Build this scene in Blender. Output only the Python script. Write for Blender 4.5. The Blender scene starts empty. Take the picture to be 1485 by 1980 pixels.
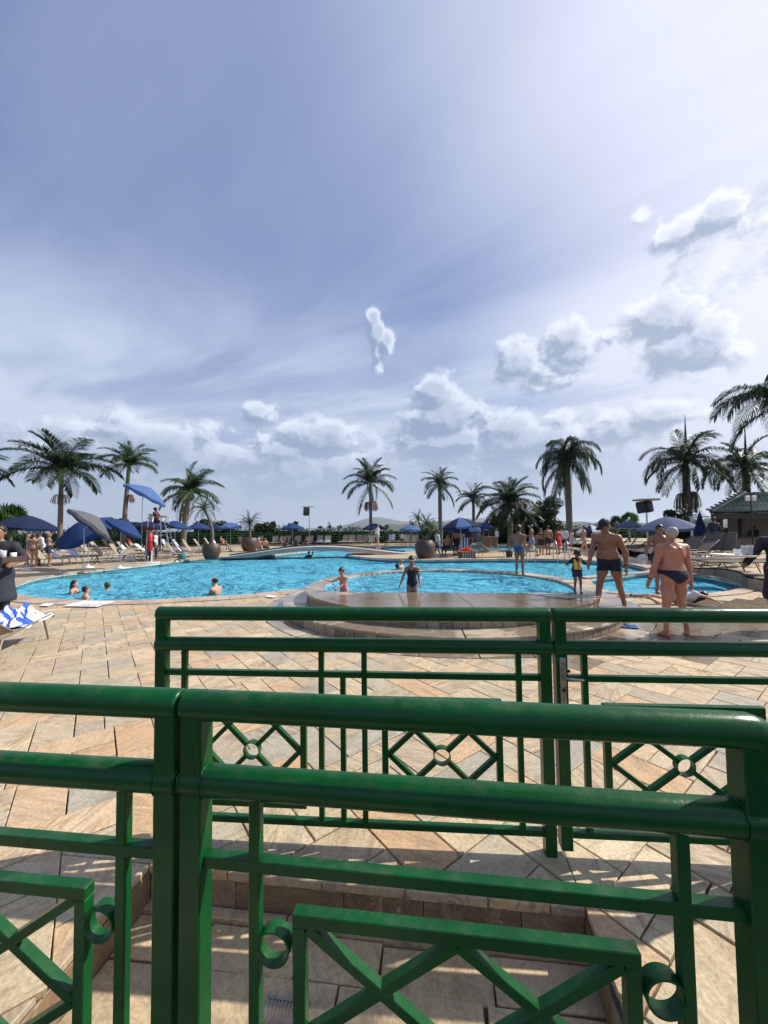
import bpy, bmesh, math, random
import numpy as np
from mathutils import Vector, Matrix, Euler, geometry
from math import sin, cos, pi, radians, sqrt, atan2, floor
S = bpy.context.scene
COL = S.collection
random.seed(7)

# ---------------------------------------------------------------- camera
EYE = Vector((0, 0, 1.65)); FPX = 743.0
_th, _ro = radians(2.466), 0.0131
FW = Vector((0, cos(_th), sin(_th)))
_r0, _u0 = Vector((1, 0, 0)), Vector((0, -sin(_th), cos(_th)))
RT = _r0*cos(_ro) - _u0*sin(_ro)
UP = _u0*cos(_ro) + _r0*sin(_ro)
cd = bpy.data.cameras.new('camera'); cam = bpy.data.objects.new('camera', cd); COL.objects.link(cam)
cam.matrix_world = Matrix(((RT.x, UP.x, -FW.x, EYE.x), (RT.y, UP.y, -FW.y, EYE.y), (RT.z, UP.z, -FW.z, EYE.z), (0, 0, 0, 1)))
cd.sensor_fit = 'VERTICAL'; cd.sensor_height = 36.0; cd.lens = 36.0*FPX/1980.0
cd.clip_start = 0.05; cd.clip_end = 30000
S.camera = cam
S.render.resolution_x, S.render.resolution_y = 768, 1024
def G(u, v, z=0.0):
    """point of the world at height z seen at that pixel of the 1485x1980 photograph"""
    d = FW + RT*((u-742.5)/FPX) - UP*((v-990)/FPX)
    return EYE + d*((z-EYE.z)/d.z)
def AT(u, v, Y):
    d = FW + RT*((u-742.5)/FPX) - UP*((v-990)/FPX)
    return EYE + d*(Y/d.y)

# ---------------------------------------------------------------- light
SUN_AZ, SUN_EL = radians(75), radians(42)
sdir = Vector((sin(SUN_AZ)*cos(SUN_EL), cos(SUN_AZ)*cos(SUN_EL), sin(SUN_EL)))
ld = bpy.data.lights.new('sun', 'SUN'); ld.energy = 5.0; ld.angle = radians(0.5); ld.color = (1.0, .935, .84)
sun = bpy.data.objects.new('sun', ld); COL.objects.link(sun)
sun.rotation_euler = (-sdir).to_track_quat('-Z', 'Y').to_euler()
vs = S.view_settings
vs.view_transform = 'Standard'; vs.look = 'None'; vs.exposure = 0.34; vs.gamma = 1.0; vs.use_curve_mapping = False

class NB:
    """small helper to wire shader nodes"""
    def __init__(s, tree): s.t = tree; s.n = tree.nodes; s.l = tree.links
    def put(s, inp, v):
        if v is None: return
        if hasattr(v, 'is_linked') or hasattr(v, 'links'): s.l.new(v, inp)
        else: inp.default_value = v
    def node(s, kind, **kw):
        n = s.n.new(kind)
        for k, v in kw.items():
            if k.startswith('i_'):
                s.put(n.inputs[k[2:].replace('_', ' ')], v)
            else: setattr(n, k, v)
        return n
    def m(s, op, a, b=None, c=None, clamp=False):
        n = s.n.new('ShaderNodeMath'); n.operation = op; n.use_clamp = clamp
        s.put(n.inputs[0], a); s.put(n.inputs[1], b); s.put(n.inputs[2], c)
        return n.outputs[0]
    def vm(s, op, a, b=None, scale=None):
        n = s.n.new('ShaderNodeVectorMath'); n.operation = op
        s.put(n.inputs[0], a); s.put(n.inputs[1], b)
        if scale is not None: s.put(n.inputs['Scale'], scale)
        return n.outputs['Value'] if op in ('DOT_PRODUCT', 'LENGTH', 'DISTANCE') else n.outputs[0]
    def noise(s, vec, scale, detail=3, rough=.55, dim='3D', dist=0.0, out='Fac'):
        n = s.n.new('ShaderNodeTexNoise'); n.noise_dimensions = dim
        s.put(n.inputs['Vector'], vec); s.put(n.inputs['Scale'], scale); s.put(n.inputs['Detail'], detail)
        s.put(n.inputs['Roughness'], rough); s.put(n.inputs['Distortion'], dist)
        return n.outputs[out]
    def mix(s, fac, a, b, mode='MIX'):
        n = s.n.new('ShaderNodeMix'); n.data_type = 'RGBA'; n.blend_type = mode
        s.put(n.inputs['Factor'], fac); s.put(n.inputs['A'] if False else n.inputs[6], a); s.put(n.inputs[7], b)
        return n.outputs[2]
    def ramp(s, fac, stops, interp='LINEAR'):
        n = s.n.new('ShaderNodeValToRGB'); cr = n.color_ramp; cr.interpolation = interp
        while len(cr.elements) < len(stops): cr.elements.new(.5)
        for e, (p, c) in zip(cr.elements, stops):
            e.position = p; e.color = (c if len(c) == 4 else (*c, 1)) if not isinstance(c, (int, float)) else (c, c, c, 1)
        s.put(n.inputs[0], fac)
        return n.outputs[0]
    def ss(s, v, lo, hi):
        n = s.n.new('ShaderNodeMapRange'); n.interpolation_type = 'SMOOTHSTEP'
        s.put(n.inputs['Value'], v); s.put(n.inputs['From Min'], lo); s.put(n.inputs['From Max'], hi)
        return n.outputs[0]
    def xyz(s, x, y, z):
        n = s.n.new('ShaderNodeCombineXYZ'); s.put(n.inputs[0], x); s.put(n.inputs[1], y); s.put(n.inputs[2], z)
        return n.outputs[0]
    def sep(s, v):
        n = s.n.new('ShaderNodeSeparateXYZ'); s.put(n.inputs[0], v); return n.outputs

# ---------------------------------------------------------------- sky
W = bpy.data.worlds.new('World'); S.world = W; W.use_nodes = True
wt = W.node_tree
for n in list(wt.nodes): wt.nodes.remove(n)
B = NB(wt)
sky = B.node('ShaderNodeTexSky', sky_type='NISHITA', sun_disc=False, sun_elevation=SUN_EL, sun_rotation=SUN_AZ,
             altitude=700.0, air_density=1.0, dust_density=1.0, ozone_density=1.5)
D = B.node('ShaderNodeTexCoord').outputs['Generated']
dx, dy, dz = B.sep(D)
azd = B.m('MULTIPLY', B.m('ARCTAN2', dx, dy), 57.2958)
eld = B.m('MULTIPLY', B.m('ARCSINE', dz, clamp=False), 57.2958)
# cloud field group: (azimuth, elevation) in degrees -> density
grp = bpy.data.node_groups.new('cloud_field', 'ShaderNodeTree')
grp.interface.new_socket('P', in_out='INPUT', socket_type='NodeSocketVector')
grp.interface.new_socket('F', in_out='OUTPUT', socket_type='NodeSocketFloat')
Q = NB(grp)
gi = grp.nodes.new('NodeGroupInput'); go = grp.nodes.new('NodeGroupOutput')
gx, gy, gz = Q.sep(gi.outputs[0])
CLOUDS = [  # az, el, width, height, weight
    (-1.3, 29.0, 1.0, 1.2, 1.0), (-.7, 27.3, 1.1, 1.4, 1.05), (.8, 26.4, 1.0, 1.2, 1.0), (-.5, 25.3, .9, 1.1, .85), (-.4, 23.6, .9, 1.2, .6),
    (7.9, 19.2, 2.4, 2.0, 1.25), (5.6, 17.3, 1.6, 1.4, .8), (8.2, 16.0, 4.0, 2.6, 1.35), (8.6, 12.6, 4.6, 1.5, 1.2), (7.0, 12.4, 5.2, 2.0, .95), (12.5, 12.6, 2.4, 2.0, .7),
    (-9.3, 13.3, 4.0, 1.9, 1.05), (-13.5, 9.2, 6.0, 3.0, .8), (-5, 9.0, 5, 2.5, .7), (-18, 16.4, 2.6, 1.3, .72),
    (18.8, 11.6, 4.2, 3.4, .9), (23, 12, 5, 1.8, .62), (32, 12.5, 4, 2, .55),
    (19.9, 22.4, 3.0, 2.0, 1.0), (23.7, 20.6, 3.4, 1.5, .85), (26.6, 22.8, 3.0, 2.1, 1.05), (24, 19.4, 5, 1.2, .7),
    (37, 23.8, 3.3, 1.9, 1.2), (33.8, 22.8, 1.9, 1.3, .9), (39.2, 19.8, 4.0, 1.9, 1.1), (36.6, 21.4, 2.4, 1.3, .8), (31.5, 23.3, 1.5, .9, .7),
    (38.6, 31.6, 2.5, 1.4, .9), (42.4, 31.8, 2.6, 1.3, .95), (35.1, 34.2, 1.2, .8, .66), (42, 27.5, 4.5, 3.2, .46), (47, 29, 5, 4, .6),
    (36.2, 13.2, 3.0, 1.1, .8), (24.5, 14.6, 2.0, .9, .6),
    (-31.5, 11.2, 6.5, 2.4, .85), (-37, 9.2, 5.0, 2.4, .7), (-26, 9.8, 5, 1.8, .7),
    (60, 18, 8, 5, .9), (-62, 12, 9, 3, .9), (80, 12, 10, 4, .9), (-90, 16, 10, 4, .9), (120, 14, 14, 5, .9), (-130, 12, 14, 4, .9), (170, 15, 14, 5, .9)]
cov = None
for a0, e0, sx, sy, w in CLOUDS:
    X = Q.m('DIVIDE', Q.m('SUBTRACT', gx, a0), sx*1.12); Y_ = Q.m('SUBTRACT', gy, e0)
    Y_ = Q.m('DIVIDE', Y_, sy*1.38)
    Y2 = Q.m('MULTIPLY', Q.m('MINIMUM', Y_, 0.0), 1.15)          # flatter underside
    Y_ = Q.m('ADD', Q.m('MAXIMUM', Y_, 0.0), Y2)
    r2 = Q.m('ADD', Q.m('MULTIPLY', X, X), Q.m('MULTIPLY', Y_, Y_))
    g = Q.m('MULTIPLY', Q.m('EXPONENT', Q.m('MULTIPLY', r2, -.68)), w*1.16)
    cov = g if cov is None else Q.m('MAXIMUM', cov, g)
pv = Q.xyz(Q.m('MULTIPLY', gx, 1.0), Q.m('MULTIPLY', gy, 1.25), 0.0)
n1 = Q.noise(pv, .30, 8, .60, '2D', .25); n2 = Q.noise(pv, .09, 2, .5, '2D')
lowband = Q.m('MULTIPLY', Q.ss(gy, 19.0, 7.0), Q.m('MULTIPLY', Q.ss(gy, -2.0, 6.0), .32))
f = Q.m('ADD', cov, lowband)
f = Q.m('ADD', f, Q.m('MULTIPLY', Q.m('SUBTRACT', n1, .5), 1.15))
f = Q.m('ADD', f, Q.m('MULTIPLY', Q.m('SUBTRACT', n2, .5), .55))
Q.l.new(f, go.inputs[0])
P0 = B.xyz(azd, eld, 0.0)
def field(vec):
    n = wt.nodes.new('ShaderNodeGroup'); n.node_tree = grp; wt.links.new(vec, n.inputs[0]); return n.outputs[0]
F0 = field(P0)
F1 = field(B.vm('ADD', P0, (0.8, 1.15, 0.0)))
alpha = B.m('POWER', B.ss(F0, .30, .78), 1.1)
lit = B.ss(B.m('SUBTRACT', F0, F1), -.16, .34)
thick = B.ss(F0, .55, 1.25)
mu = B.vm('DOT_PRODUCT', D, tuple(sdir))
K = 1.0
def rgb(r, g, b, k=1.0): return (r*k*K, g*k*K, b*k*K, 1)
# thin high veil: whiter towards the sun, streaky
ce = B.m('MAXIMUM', dz, .12)
pl = B.xyz(B.m('DIVIDE', dx, ce), B.m('DIVIDE', dy, ce), 0.0)
rot = B.node('ShaderNodeVectorRotate', rotation_type='Z_AXIS'); B.put(rot.inputs['Vector'], pl); rot.inputs['Angle'].default_value = radians(35)
pst = B.vm('MULTIPLY', rot.outputs[0], (.45, 1.25, 1))
v1 = B.noise(pst, .9, 6, .6, '2D', .35); v2 = B.noise(pl, .45, 3, .5, '2D')
streak = B.m('MULTIPLY', B.ss(B.m('ADD', B.m('MULTIPLY', v1, .65), B.m('MULTIPLY', v2, .45)), .38, .74), B.ss(dz, .07, .24))
glow = B.m('POWER', B.ss(mu, .46, 1.06), 1.15)
low = B.ss(eld, 37.0, 11.0)
veil = B.m('ADD', B.m('MULTIPLY', streak, B.m('ADD', .26, B.m('MULTIPLY', low, .62))), B.m('ADD', B.m('MULTIPLY', glow, .92), B.m('MULTIPLY', low, .50)), clamp=True)
base = B.mix(1.0, sky.outputs[0], (.90, .92, 1.02, 1), 'MULTIPLY')
base = B.mix(.55, base, rgb(1.36, 1.90, 4.25))
veilc = B.mix(B.ss(eld, 3.0, 30.0), rgb(4.8, 5.4, 6.5), rgb(5.0, 5.7, 7.2))
veilc = B.mix(glow, veilc, rgb(7.9, 8.0, 9.0))
c0 = B.mix(veil, base, veilc)
c0 = B.mix(B.m('MULTIPLY', B.ss(eld, 13.0, 0.0), .75), c0, B.mix(glow, rgb(3.8, 4.45, 5.4), rgb(5.4, 6.0, 6.8)))
ctop = B.mix(glow, rgb(7.0, 7.5, 8.6), rgb(8.8, 8.9, 9.6))
cbot = B.mix(glow, rgb(2.4, 3.1, 4.5), rgb(3.5, 4.1, 5.4))
cc = B.mix(lit, cbot, ctop)
cc = B.mix(B.m('MULTIPLY', thick, .6), cc, cbot)
cc = B.mix(B.m('MULTIPLY', B.ss(eld, 14.0, 1.0), .65), cc, rgb(3.5, 4.2, 5.4))
a2 = B.m('MULTIPLY', alpha, B.m('ADD', .50, B.m('MULTIPLY', B.ss(eld, 5.0, 14.0), .42)))
c1 = B.mix(a2, c0, cc)
bg = B.node('ShaderNodeBackground'); wt.links.new(c1, bg.inputs[0]); bg.inputs[1].default_value = .10
ow = B.node('ShaderNodeOutputWorld'); wt.links.new(bg.outputs[0], ow.inputs[0])
try: W.cycles.sampling_method = 'MANUAL'; W.cycles.sample_map_resolution = 512
except Exception: pass

c = S.cycles
c.use_denoising = True
try: c.denoiser = 'OPENIMAGEDENOISE'
except Exception: pass
c.max_bounces = 7; c.diffuse_bounces = 3; c.glossy_bounces = 3; c.transmission_bounces = 5; c.transparent_max_bounces = 12; c.volume_bounces = 0
c.caustics_reflective = False; c.caustics_refractive = False
c.sample_clamp_indirect = 6.0

# ---------------------------------------------------------------- building helpers
class MB:
    """collects shapes, then links them as ONE mesh object"""
    def __init__(s): s.v = []; s.f = []; s.mi = []; s.sm = []; s.cur = 0; s.col = []; s.tint = (0, 0, 0, 1); s.fc = []
    def add(s, vs, fs, smooth=False):
        b = len(s.v); s.v += [tuple(p) for p in vs]
        for q in fs: s.f.append(tuple(b+i for i in q)); s.mi.append(s.cur); s.sm.append(smooth); s.fc.append(s.tint)
        return s
    def box(s, lo, hi, M=None):
        x0, y0, z0 = lo; x1, y1, z1 = hi
        v = [Vector(p) for p in ((x0,y0,z0),(x1,y0,z0),(x1,y1,z0),(x0,y1,z0),(x0,y0,z1),(x1,y0,z1),(x1,y1,z1),(x0,y1,z1))]
        if M: v = [M @ p for p in v]
        return s.add(v, [(3,2,1,0),(4,5,6,7),(0,1,5,4),(1,2,6,5),(2,3,7,6),(3,0,4,7)])
    def bbox(s, lo, hi, b=.004, M=None):
        """box with chamfered edges"""
        bm = bmesh.new(); bmesh.ops.create_cube(bm, size=1.0)
        for v in bm.verts: v.co = Vector([lo[i]+(v.co[i]+.5)*(hi[i]-lo[i]) for i in range(3)])
        bmesh.ops.bevel(bm, geom=bm.edges[:], offset=b, segments=1, affect='EDGES')
        if M: bm.transform(M)
        bm.verts.index_update(); s.add([v.co.copy() for v in bm.verts], [[v.index for v in f.verts] for f in bm.faces]); bm.free(); return s
    def bar(s, a, b, w, h=None, up=(0, 0, 1), bev=0):
        """rectangular bar from a to b, w across, h along 'up'"""
        h = h or w; a = Vector(a); b = Vector(b); d = (b-a); L = d.length; d.normalize(); up = Vector(up)
        if abs(d.dot(up)) > .98: up = Vector((0, 1, 0))
        x = d.cross(up).normalized(); z = x.cross(d)
        M = Matrix(((x.x, d.x, z.x, a.x), (x.y, d.y, z.y, a.y), (x.z, d.z, z.z, a.z), (0, 0, 0, 1)))
        if bev: return s.bbox((-w/2, 0, -h/2), (w/2, L, h/2), bev, M)
        return s.box((-w/2, 0, -h/2), (w/2, L, h/2), M)
    def tube(s, pts, r, n=8, caps=True, smooth=True, rr=None):
        pts = [Vector(p) for p in pts]; rings = []; prev = None
        for i, p in enumerate(pts):
            d = (pts[min(i+1, len(pts)-1)] - pts[max(i-1, 0)]).normalized()
            if prev is None:
                a = Vector((0, 0, 1)) if abs(d.z) < .9 else Vector((1, 0, 0))
                x = d.cross(a).normalized()
            else: x = (prev - d*prev.dot(d)).normalized()
            prev = x; y = d.cross(x); R_ = rr[i] if rr else r
            rings.append([p + x*R_*cos(2*pi*k/n) + y*R_*sin(2*pi*k/n) for k in range(n)])
        v = [q for R_ in rings for q in R_]; f = []
        for i in range(len(rings)-1):
            for k in range(n): f.append((i*n+k, i*n+(k+1) % n, (i+1)*n+(k+1) % n, (i+1)*n+k))
        s.add(v, f, smooth)
        if caps:
            s.add(rings[0], [tuple(range(n))[::-1]]); s.add(rings[-1], [tuple(range(n))])
        return s
    def lathe(s, prof, n=24, c=(0, 0, 0), smooth=True, wob=None):
        v = []; f = []
        for i, (r, z) in enumerate(prof):
            for k in range(n):
                a = 2*pi*k/n; q = r*(1+(wob(a, i) if wob else 0))
                v.append((c[0]+q*cos(a), c[1]+q*sin(a), c[2]+z))
        for i in range(len(prof)-1):
            for k in range(n): f.append((i*n+k, i*n+(k+1) % n, (i+1)*n+(k+1) % n, (i+1)*n+k))
        return s.add(v, f, smooth)
    def prism(s, poly, z0, z1, top=None, cham=0.0):
        """upright prism over a 2D polygon (ccw); optional chamfer of its top edge"""
        n = len(poly); P = [Vector(p) for p in poly]
        if cham:
            ins = inset(P, cham)
            v = [(p.x, p.y, z0) for p in P] + [(p.x, p.y, z1-cham) for p in P] + [(p.x, p.y, z1) for p in ins]
            f = [tuple(2*n+i for i in range(n))]
            for i in range(n):
                j = (i+1) % n; f += [(i, j, n+j, n+i), (n+i, n+j, 2*n+j, 2*n+i)]
        else:
            v = [(p.x, p.y, z0) for p in P] + [(p.x, p.y, z1) for p in P]
            f = [tuple(n+i for i in range(n))] + [(i, (i+1) % n, n+(i+1) % n, n+i) for i in range(n)]
        return s.add(v, f)
    def mesh(s, name, mats=()):
        me = bpy.data.meshes.new(name); me.from_pydata(s.v, [], s.f)
        for m_ in (mats if isinstance(mats, (list, tuple)) else [mats]): me.materials.append(m_)
        me.polygons.foreach_set('material_index', s.mi); me.polygons.foreach_set('use_smooth', s.sm)
        if any(t != (0, 0, 0, 1) for t in s.fc):
            at = me.color_attributes.new('tint', 'FLOAT_COLOR', 'CORNER')
            arr = []
            for q, t in zip(s.f, s.fc): arr += list(t)*len(q)
            at.data.foreach_set('color', arr)
        me.update(); return me
    def build(s, name, mats, parent=None, loc=None, rz=None):
        o = bpy.data.objects.new(name, s.mesh(name, mats)); COL.objects.link(o)
        if parent: o.parent = parent
        if loc is not None: o.location = loc
        if rz is not None: o.rotation_euler = (0, 0, rz)
        return o
def inset(P, d):
    n = len(P); out = []
    for i in range(n):
        a, b, c_ = P[i-1], P[i], P[(i+1) % n]
        e1 = (b-a).normalized(); e2 = (c_-b).normalized()
        n1 = Vector((-e1.y, e1.x)); n2 = Vector((-e2.y, e2.x)); m_ = (n1+n2)
        if m_.length < 1e-6: m_ = n1
        m_.normalize(); out.append(b + m_*(d/max(.3, m_.dot(n1))))
    return out
def tag(o, label=None, cat=None, group=None, kind=None):
    if label: o['label'] = label
    if cat: o['category'] = cat
    if group: o['group'] = group
    if kind: o['kind'] = kind
    return o
def thing(name, label, cat, loc=(0, 0, 0), rz=0.0, group=None):
    o = bpy.data.objects.new(name, None); COL.objects.link(o); o.empty_display_size = .1
    o.location = loc; o.rotation_euler = (0, 0, rz); return tag(o, label, cat, group)
def link(name, me, parent=None, loc=(0, 0, 0), rot=(0, 0, 0), sc=(1, 1, 1)):
    o = bpy.data.objects.new(name, me); COL.objects.link(o); o.parent = parent
    o.location = loc; o.rotation_euler = rot; o.scale = sc; return o
def copy_tree(root, label, loc=None, rz=None, group=None, sc=None):
    kids = {}
    for o in COL.objects:
        if o.parent: kids.setdefault(o.parent.name, []).append(o)
    def rec(o, par):
        c_ = o.copy(); COL.objects.link(c_); c_.parent = par
        for k in kids.get(o.name, []): rec(k, c_)
        return c_
    r = rec(root, None); r['label'] = label
    if group: r['group'] = group
    if loc is not None: r.location = loc
    if rz is not None: r.rotation_euler = (0, 0, rz)
    if sc: r.scale = sc if isinstance(sc, tuple) else (sc, sc, sc)
    return r

# ---------------------------------------------------------------- materials
def newmat(name):
    m_ = bpy.data.materials.new(name); m_.use_nodes = True; t = m_.node_tree
    for n in list(t.nodes): t.nodes.remove(n)
    b = NB(t); p = b.node('ShaderNodeBsdfPrincipled'); o = b.node('ShaderNodeOutputMaterial'); t.links.new(p.outputs[0], o.inputs[0])
    return m_, b, p, o
def obco(b): return b.node('ShaderNodeTexCoord').outputs['Object']
def wpos(b): return b.node('ShaderNodeNewGeometry').outputs['Position']
def bump(b, p, h, dist=.01, strength=1.0):
    n = b.node('ShaderNodeBump'); b.put(n.inputs['Height'], h); n.inputs['Distance'].default_value = dist; n.inputs['Strength'].default_value = strength
    b.l.new(n.outputs[0], p.inputs['Normal'])
def simple(name, col, rough=.6, metal=0.0, var=.15, nscale=6.0, spec=.5, bmp=0.0, bscale=60.0, sheen=0.0, sss=0.0, world=False):
    m_, b, p, o = newmat(name)
    co = wpos(b) if world else obco(b)
    n = b.noise(co, nscale, 4, .6)
    dark = tuple(x*(1-var*1.4) for x in col); lite = tuple(min(1, x*(1+var)) for x in col)
    b.put(p.inputs['Base Color'], b.ramp(n, [(.3, dark), (.7, lite)]))
    p.inputs['Roughness'].default_value = rough; p.inputs['Metallic'].default_value = metal
    p.inputs['Specular IOR Level'].default_value = spec
    if sheen: p.inputs['Sheen Weight'].default_value = sheen
    if bmp: bump(b, p, b.noise(co, bscale, 3, .6), bmp)
    return m_
def stone_mat(name, stops, rough=.55, wet=0.0, streak=1.0):
    m_, b, p, o = newmat(name)
    P = wpos(b)
    at = b.node('ShaderNodeAttribute', attribute_name='tint')
    r, g, bl = b.sep(at.outputs['Vector'])
    rot = b.node('ShaderNodeVectorRotate', rotation_type='Z_AXIS'); b.put(rot.inputs['Vector'], b.vm('ADD', P, at.outputs['Vector']))
    b.put(rot.inputs['Angle'], b.m('MULTIPLY', g, 6.28))
    sx = b.vm('MULTIPLY', rot.outputs[0], (2.6, 17.0, 9.0))
    n1 = b.noise(sx, 1.0, 6, .66, dist=1.6); n2 = b.noise(P, 5.5, 5, .6); n3 = b.noise(P, 55, 3, .65)
    n4 = b.noise(b.vm('MULTIPLY', rot.outputs[0], (1.1, 6.0, 4.0)), 1.0, 4, .6, dist=2.2)
    base = b.ramp(r, stops, 'LINEAR'); vk = b.m('ADD', .25, b.m('MULTIPLY', b.m('FRACT', b.m('MULTIPLY', b.m('ADD', r, bl), 7.3)), .95))
    vein = b.ss(n1, .50, .60)
    c_ = b.mix(b.m('MULTIPLY', b.m('MULTIPLY', vein, .66*streak), vk), base, b.mix(bl, (.29, .175, .085, 1), (.215, .17, .115, 1)))
    c_ = b.mix(b.m('MULTIPLY', b.m('MULTIPLY', b.ss(n1, .46, .33), .55*streak), vk), c_, (.62, .50, .35, 1))
    c_ = b.mix(b.m('MULTIPLY', b.ss(n4, .52, .64), .45*streak), c_, b.mix(bl, (.34, .20, .11, 1), (.30, .265, .22, 1)))
    c_ = b.mix(b.m('MULTIPLY', b.ss(n2, .48, .70), .55), c_, (.22, .17, .12, 1))
    c_ = b.mix(.34, c_, b.ramp(n3, [(.3, .16), (.75, .9)]), 'OVERLAY')
    if wet:
        wm = b.ss(b.noise(P, 1.15, 4, .62, dist=.6), .5-.25*wet, .62-.25*wet)
        b.put(p.inputs['Base Color'], b.mix(b.m('MULTIPLY', wm, .55), c_, (.05, .036, .026, 1)))
        b.put(p.inputs['Roughness'], b.m('MAXIMUM', .06, b.m('SUBTRACT', rough, b.m('MULTIPLY', wm, rough-.07))))
        p.inputs['Specular IOR Level'].default_value = .6
    else:
        b.put(p.inputs['Base Color'], c_)
        b.put(p.inputs['Roughness'], b.m('ADD', rough-.1, b.m('MULTIPLY', n2, .25)))
        p.inputs['Specular IOR Level'].default_value = .35
    bump(b, p, b.m('ADD', b.m('MULTIPLY', n1, .6), b.m('MULTIPLY', n3, .4)), .006 if not wet else .0016, .8)
    return m_
TONES = [(0.0, (.315, .30, .245)), (.10, (.41, .365, .27)), (.3, (.44, .36, .235)), (.5, (.53, .43, .275)), (.66, (.38, .31, .22)), (.8, (.52, .395, .235)), (.9, (.50, .325, .18)), (1.0, (.60, .50, .33))]
M = {}
M['tile'] = stone_mat('yellow_quartzite', TONES)
M['tile_wet'] = stone_mat('wet_quartzite', TONES, wet=1.0)
M['coping'] = stone_mat('coping_stone', [(0, (.33, .255, .20)), (.5, (.42, .325, .25)), (1, (.50, .38, .29))], rough=.6, streak=.6)
M['ledge'] = stone_mat('ledge_stone', [(0, (.33, .275, .205)), (.5, (.42, .35, .26)), (1, (.48, .40, .30))], rough=.5, wet=.42, streak=.4)
M['apron'] = stone_mat('wet_apron', [(0, (.27, .20, .14)), (.5, (.33, .25, .17)), (1, (.40, .31, .215))], rough=.20, wet=1.3, streak=.5)
M['riser'] = stone_mat('riser_stone', [(0, (.15, .125, .10)), (.35, (.24, .195, .145)), (.7, (.33, .27, .20)), (1, (.42, .34, .25))], rough=.6, streak=.9)
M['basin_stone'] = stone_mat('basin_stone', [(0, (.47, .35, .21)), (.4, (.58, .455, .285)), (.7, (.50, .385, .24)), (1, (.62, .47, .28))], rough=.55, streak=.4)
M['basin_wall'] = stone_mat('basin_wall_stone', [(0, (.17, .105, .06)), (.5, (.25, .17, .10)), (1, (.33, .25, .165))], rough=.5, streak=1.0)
M['grout'] = simple('grout', (.095, .078, .06), .9, var=.4, nscale=20, world=True)
def paint(name, col, rough=.22):
    m_, b, p, o = newmat(name)
    P = wpos(b); n = b.noise(P, 7, 4, .6); n2 = b.noise(P, 160, 3, .6)
    c_ = b.mix(b.ss(n, .35, .75), tuple(x*.82 for x in col)+(1,), tuple(x*1.15 for x in col)+(1,))
    sp = b.node('ShaderNodeTexVoronoi'); b.put(sp.inputs['Vector'], P); sp.inputs['Scale'].default_value = 38
    c_ = b.mix(b.m('MULTIPLY', b.ss(sp.outputs['Distance'], .07, .03), .6), c_, (.004, .012, .006, 1))
    b.put(p.inputs['Base Color'], c_)
    b.put(p.inputs['Roughness'], b.m('ADD', rough, b.m('MULTIPLY', n2, .14)))
    p.inputs['Coat Weight'].default_value = .06; p.inputs['Specular IOR Level'].default_value = .22; p.inputs['Coat Roughness'].default_value = .12
    nz_ = b.sep(b.node('ShaderNodeNewGeometry').outputs['Normal'])[2]
    dust = b.m('MULTIPLY', b.m('MULTIPLY', b.ss(nz_, .2, 1.0), b.ss(b.noise(P, 16, 5, .7), .45, .7)), .16)
    chip = b.m('MULTIPLY', b.ss(b.noise(P, 46, 5, .75), .70, .74), b.ss(b.noise(P, 2.3, 2, .5), .5, .6))
    old = p.inputs['Base Color'].links[0].from_socket
    b.put(p.inputs['Base Color'], b.mix(b.m('MULTIPLY', chip, .8), b.mix(dust, old, (.16, .17, .12, 1)), (.045, .022, .012, 1)))
    bump(b, p, b.m('ADD', b.noise(P, 28, 3, .5), b.m('MULTIPLY', n2, .3)), .0016, .7)
    return m_
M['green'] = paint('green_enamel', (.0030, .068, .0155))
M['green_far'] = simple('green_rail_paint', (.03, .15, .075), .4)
M['steel'] = simple('brushed_steel', (.55, .54, .52), .28, 1.0, .1)
M['worn_steel'] = simple('worn_steel', (.42, .38, .34), .45, .9, .3, 40)
M['white'] = simple('white_plastic', (.78, .78, .76), .45, var=.05)
M['black'] = simple('black_plastic', (.012, .012, .014), .5, var=.3)
M['alu'] = simple('aluminium_pole', (.52, .53, .55), .35, .8, .1)
M['taupe'] = simple('taupe_frame', (.20, .165, .125), .42, .2, .1)
M['brown_frame'] = simple('brown_frame', (.10, .065, .045), .42, .2, .1)
def fabric(name, col, var=.12, scale=260.0, trans=0.0):
    m_, b, p, o = newmat(name)
    co = obco(b); n = b.noise(co, 9, 3, .6)
    w1 = b.node('ShaderNodeTexWave', bands_direction='X'); b.put(w1.inputs['Vector'], co); w1.inputs['Scale'].default_value = scale/6
    c_ = b.mix(b.ss(n, .3, .7), tuple(x*(1-var) for x in col)+(1,), tuple(x*(1+var) for x in col)+(1,))
    c_ = b.mix(b.m('MULTIPLY', w1.outputs['Fac'], .15), c_, tuple(x*.6 for x in col)+(1,))
    b.put(p.inputs['Base Color'], c_); p.inputs['Roughness'].default_value = .85; p.inputs['Specular IOR Level'].default_value = .2
    bump(b, p, n, .01, .5)
    if trans:
        tr = b.node('ShaderNodeBsdfTranslucent'); b.put(tr.inputs[0], tuple(min(1, x*1.6) for x in col)+(1,))
        mx = b.node('ShaderNodeMixShader'); mx.inputs[0].default_value = trans
        b.l.new(p.outputs[0], mx.inputs[1]); b.l.new(tr.outputs[0], mx.inputs[2]); b.l.new(mx.outputs[0], o.inputs[0])
    return m_
M['sling'] = fabric('taupe_sling_mesh', (.30, .255, .205))
M['sling_dark'] = fabric('brown_sling_mesh', (.15, .13, .105))
M['navy'] = fabric('navy_canvas', (.012, .022, .062), trans=.12)
M['blue'] = fabric('blue_canvas', (.022, .05, .155), trans=.18)
M['paleblue'] = fabric('faded_blue_canvas', (.085, .16, .36), trans=.25)
M['greycanvas'] = fabric('grey_canvas', (.12, .12, .135), trans=.15)
M['slate'] = fabric('slate_canvas', (.10, .13, .22), trans=.15)
M['whitecanvas'] = fabric('white_canvas', (.6, .63, .68), trans=.2)
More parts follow.
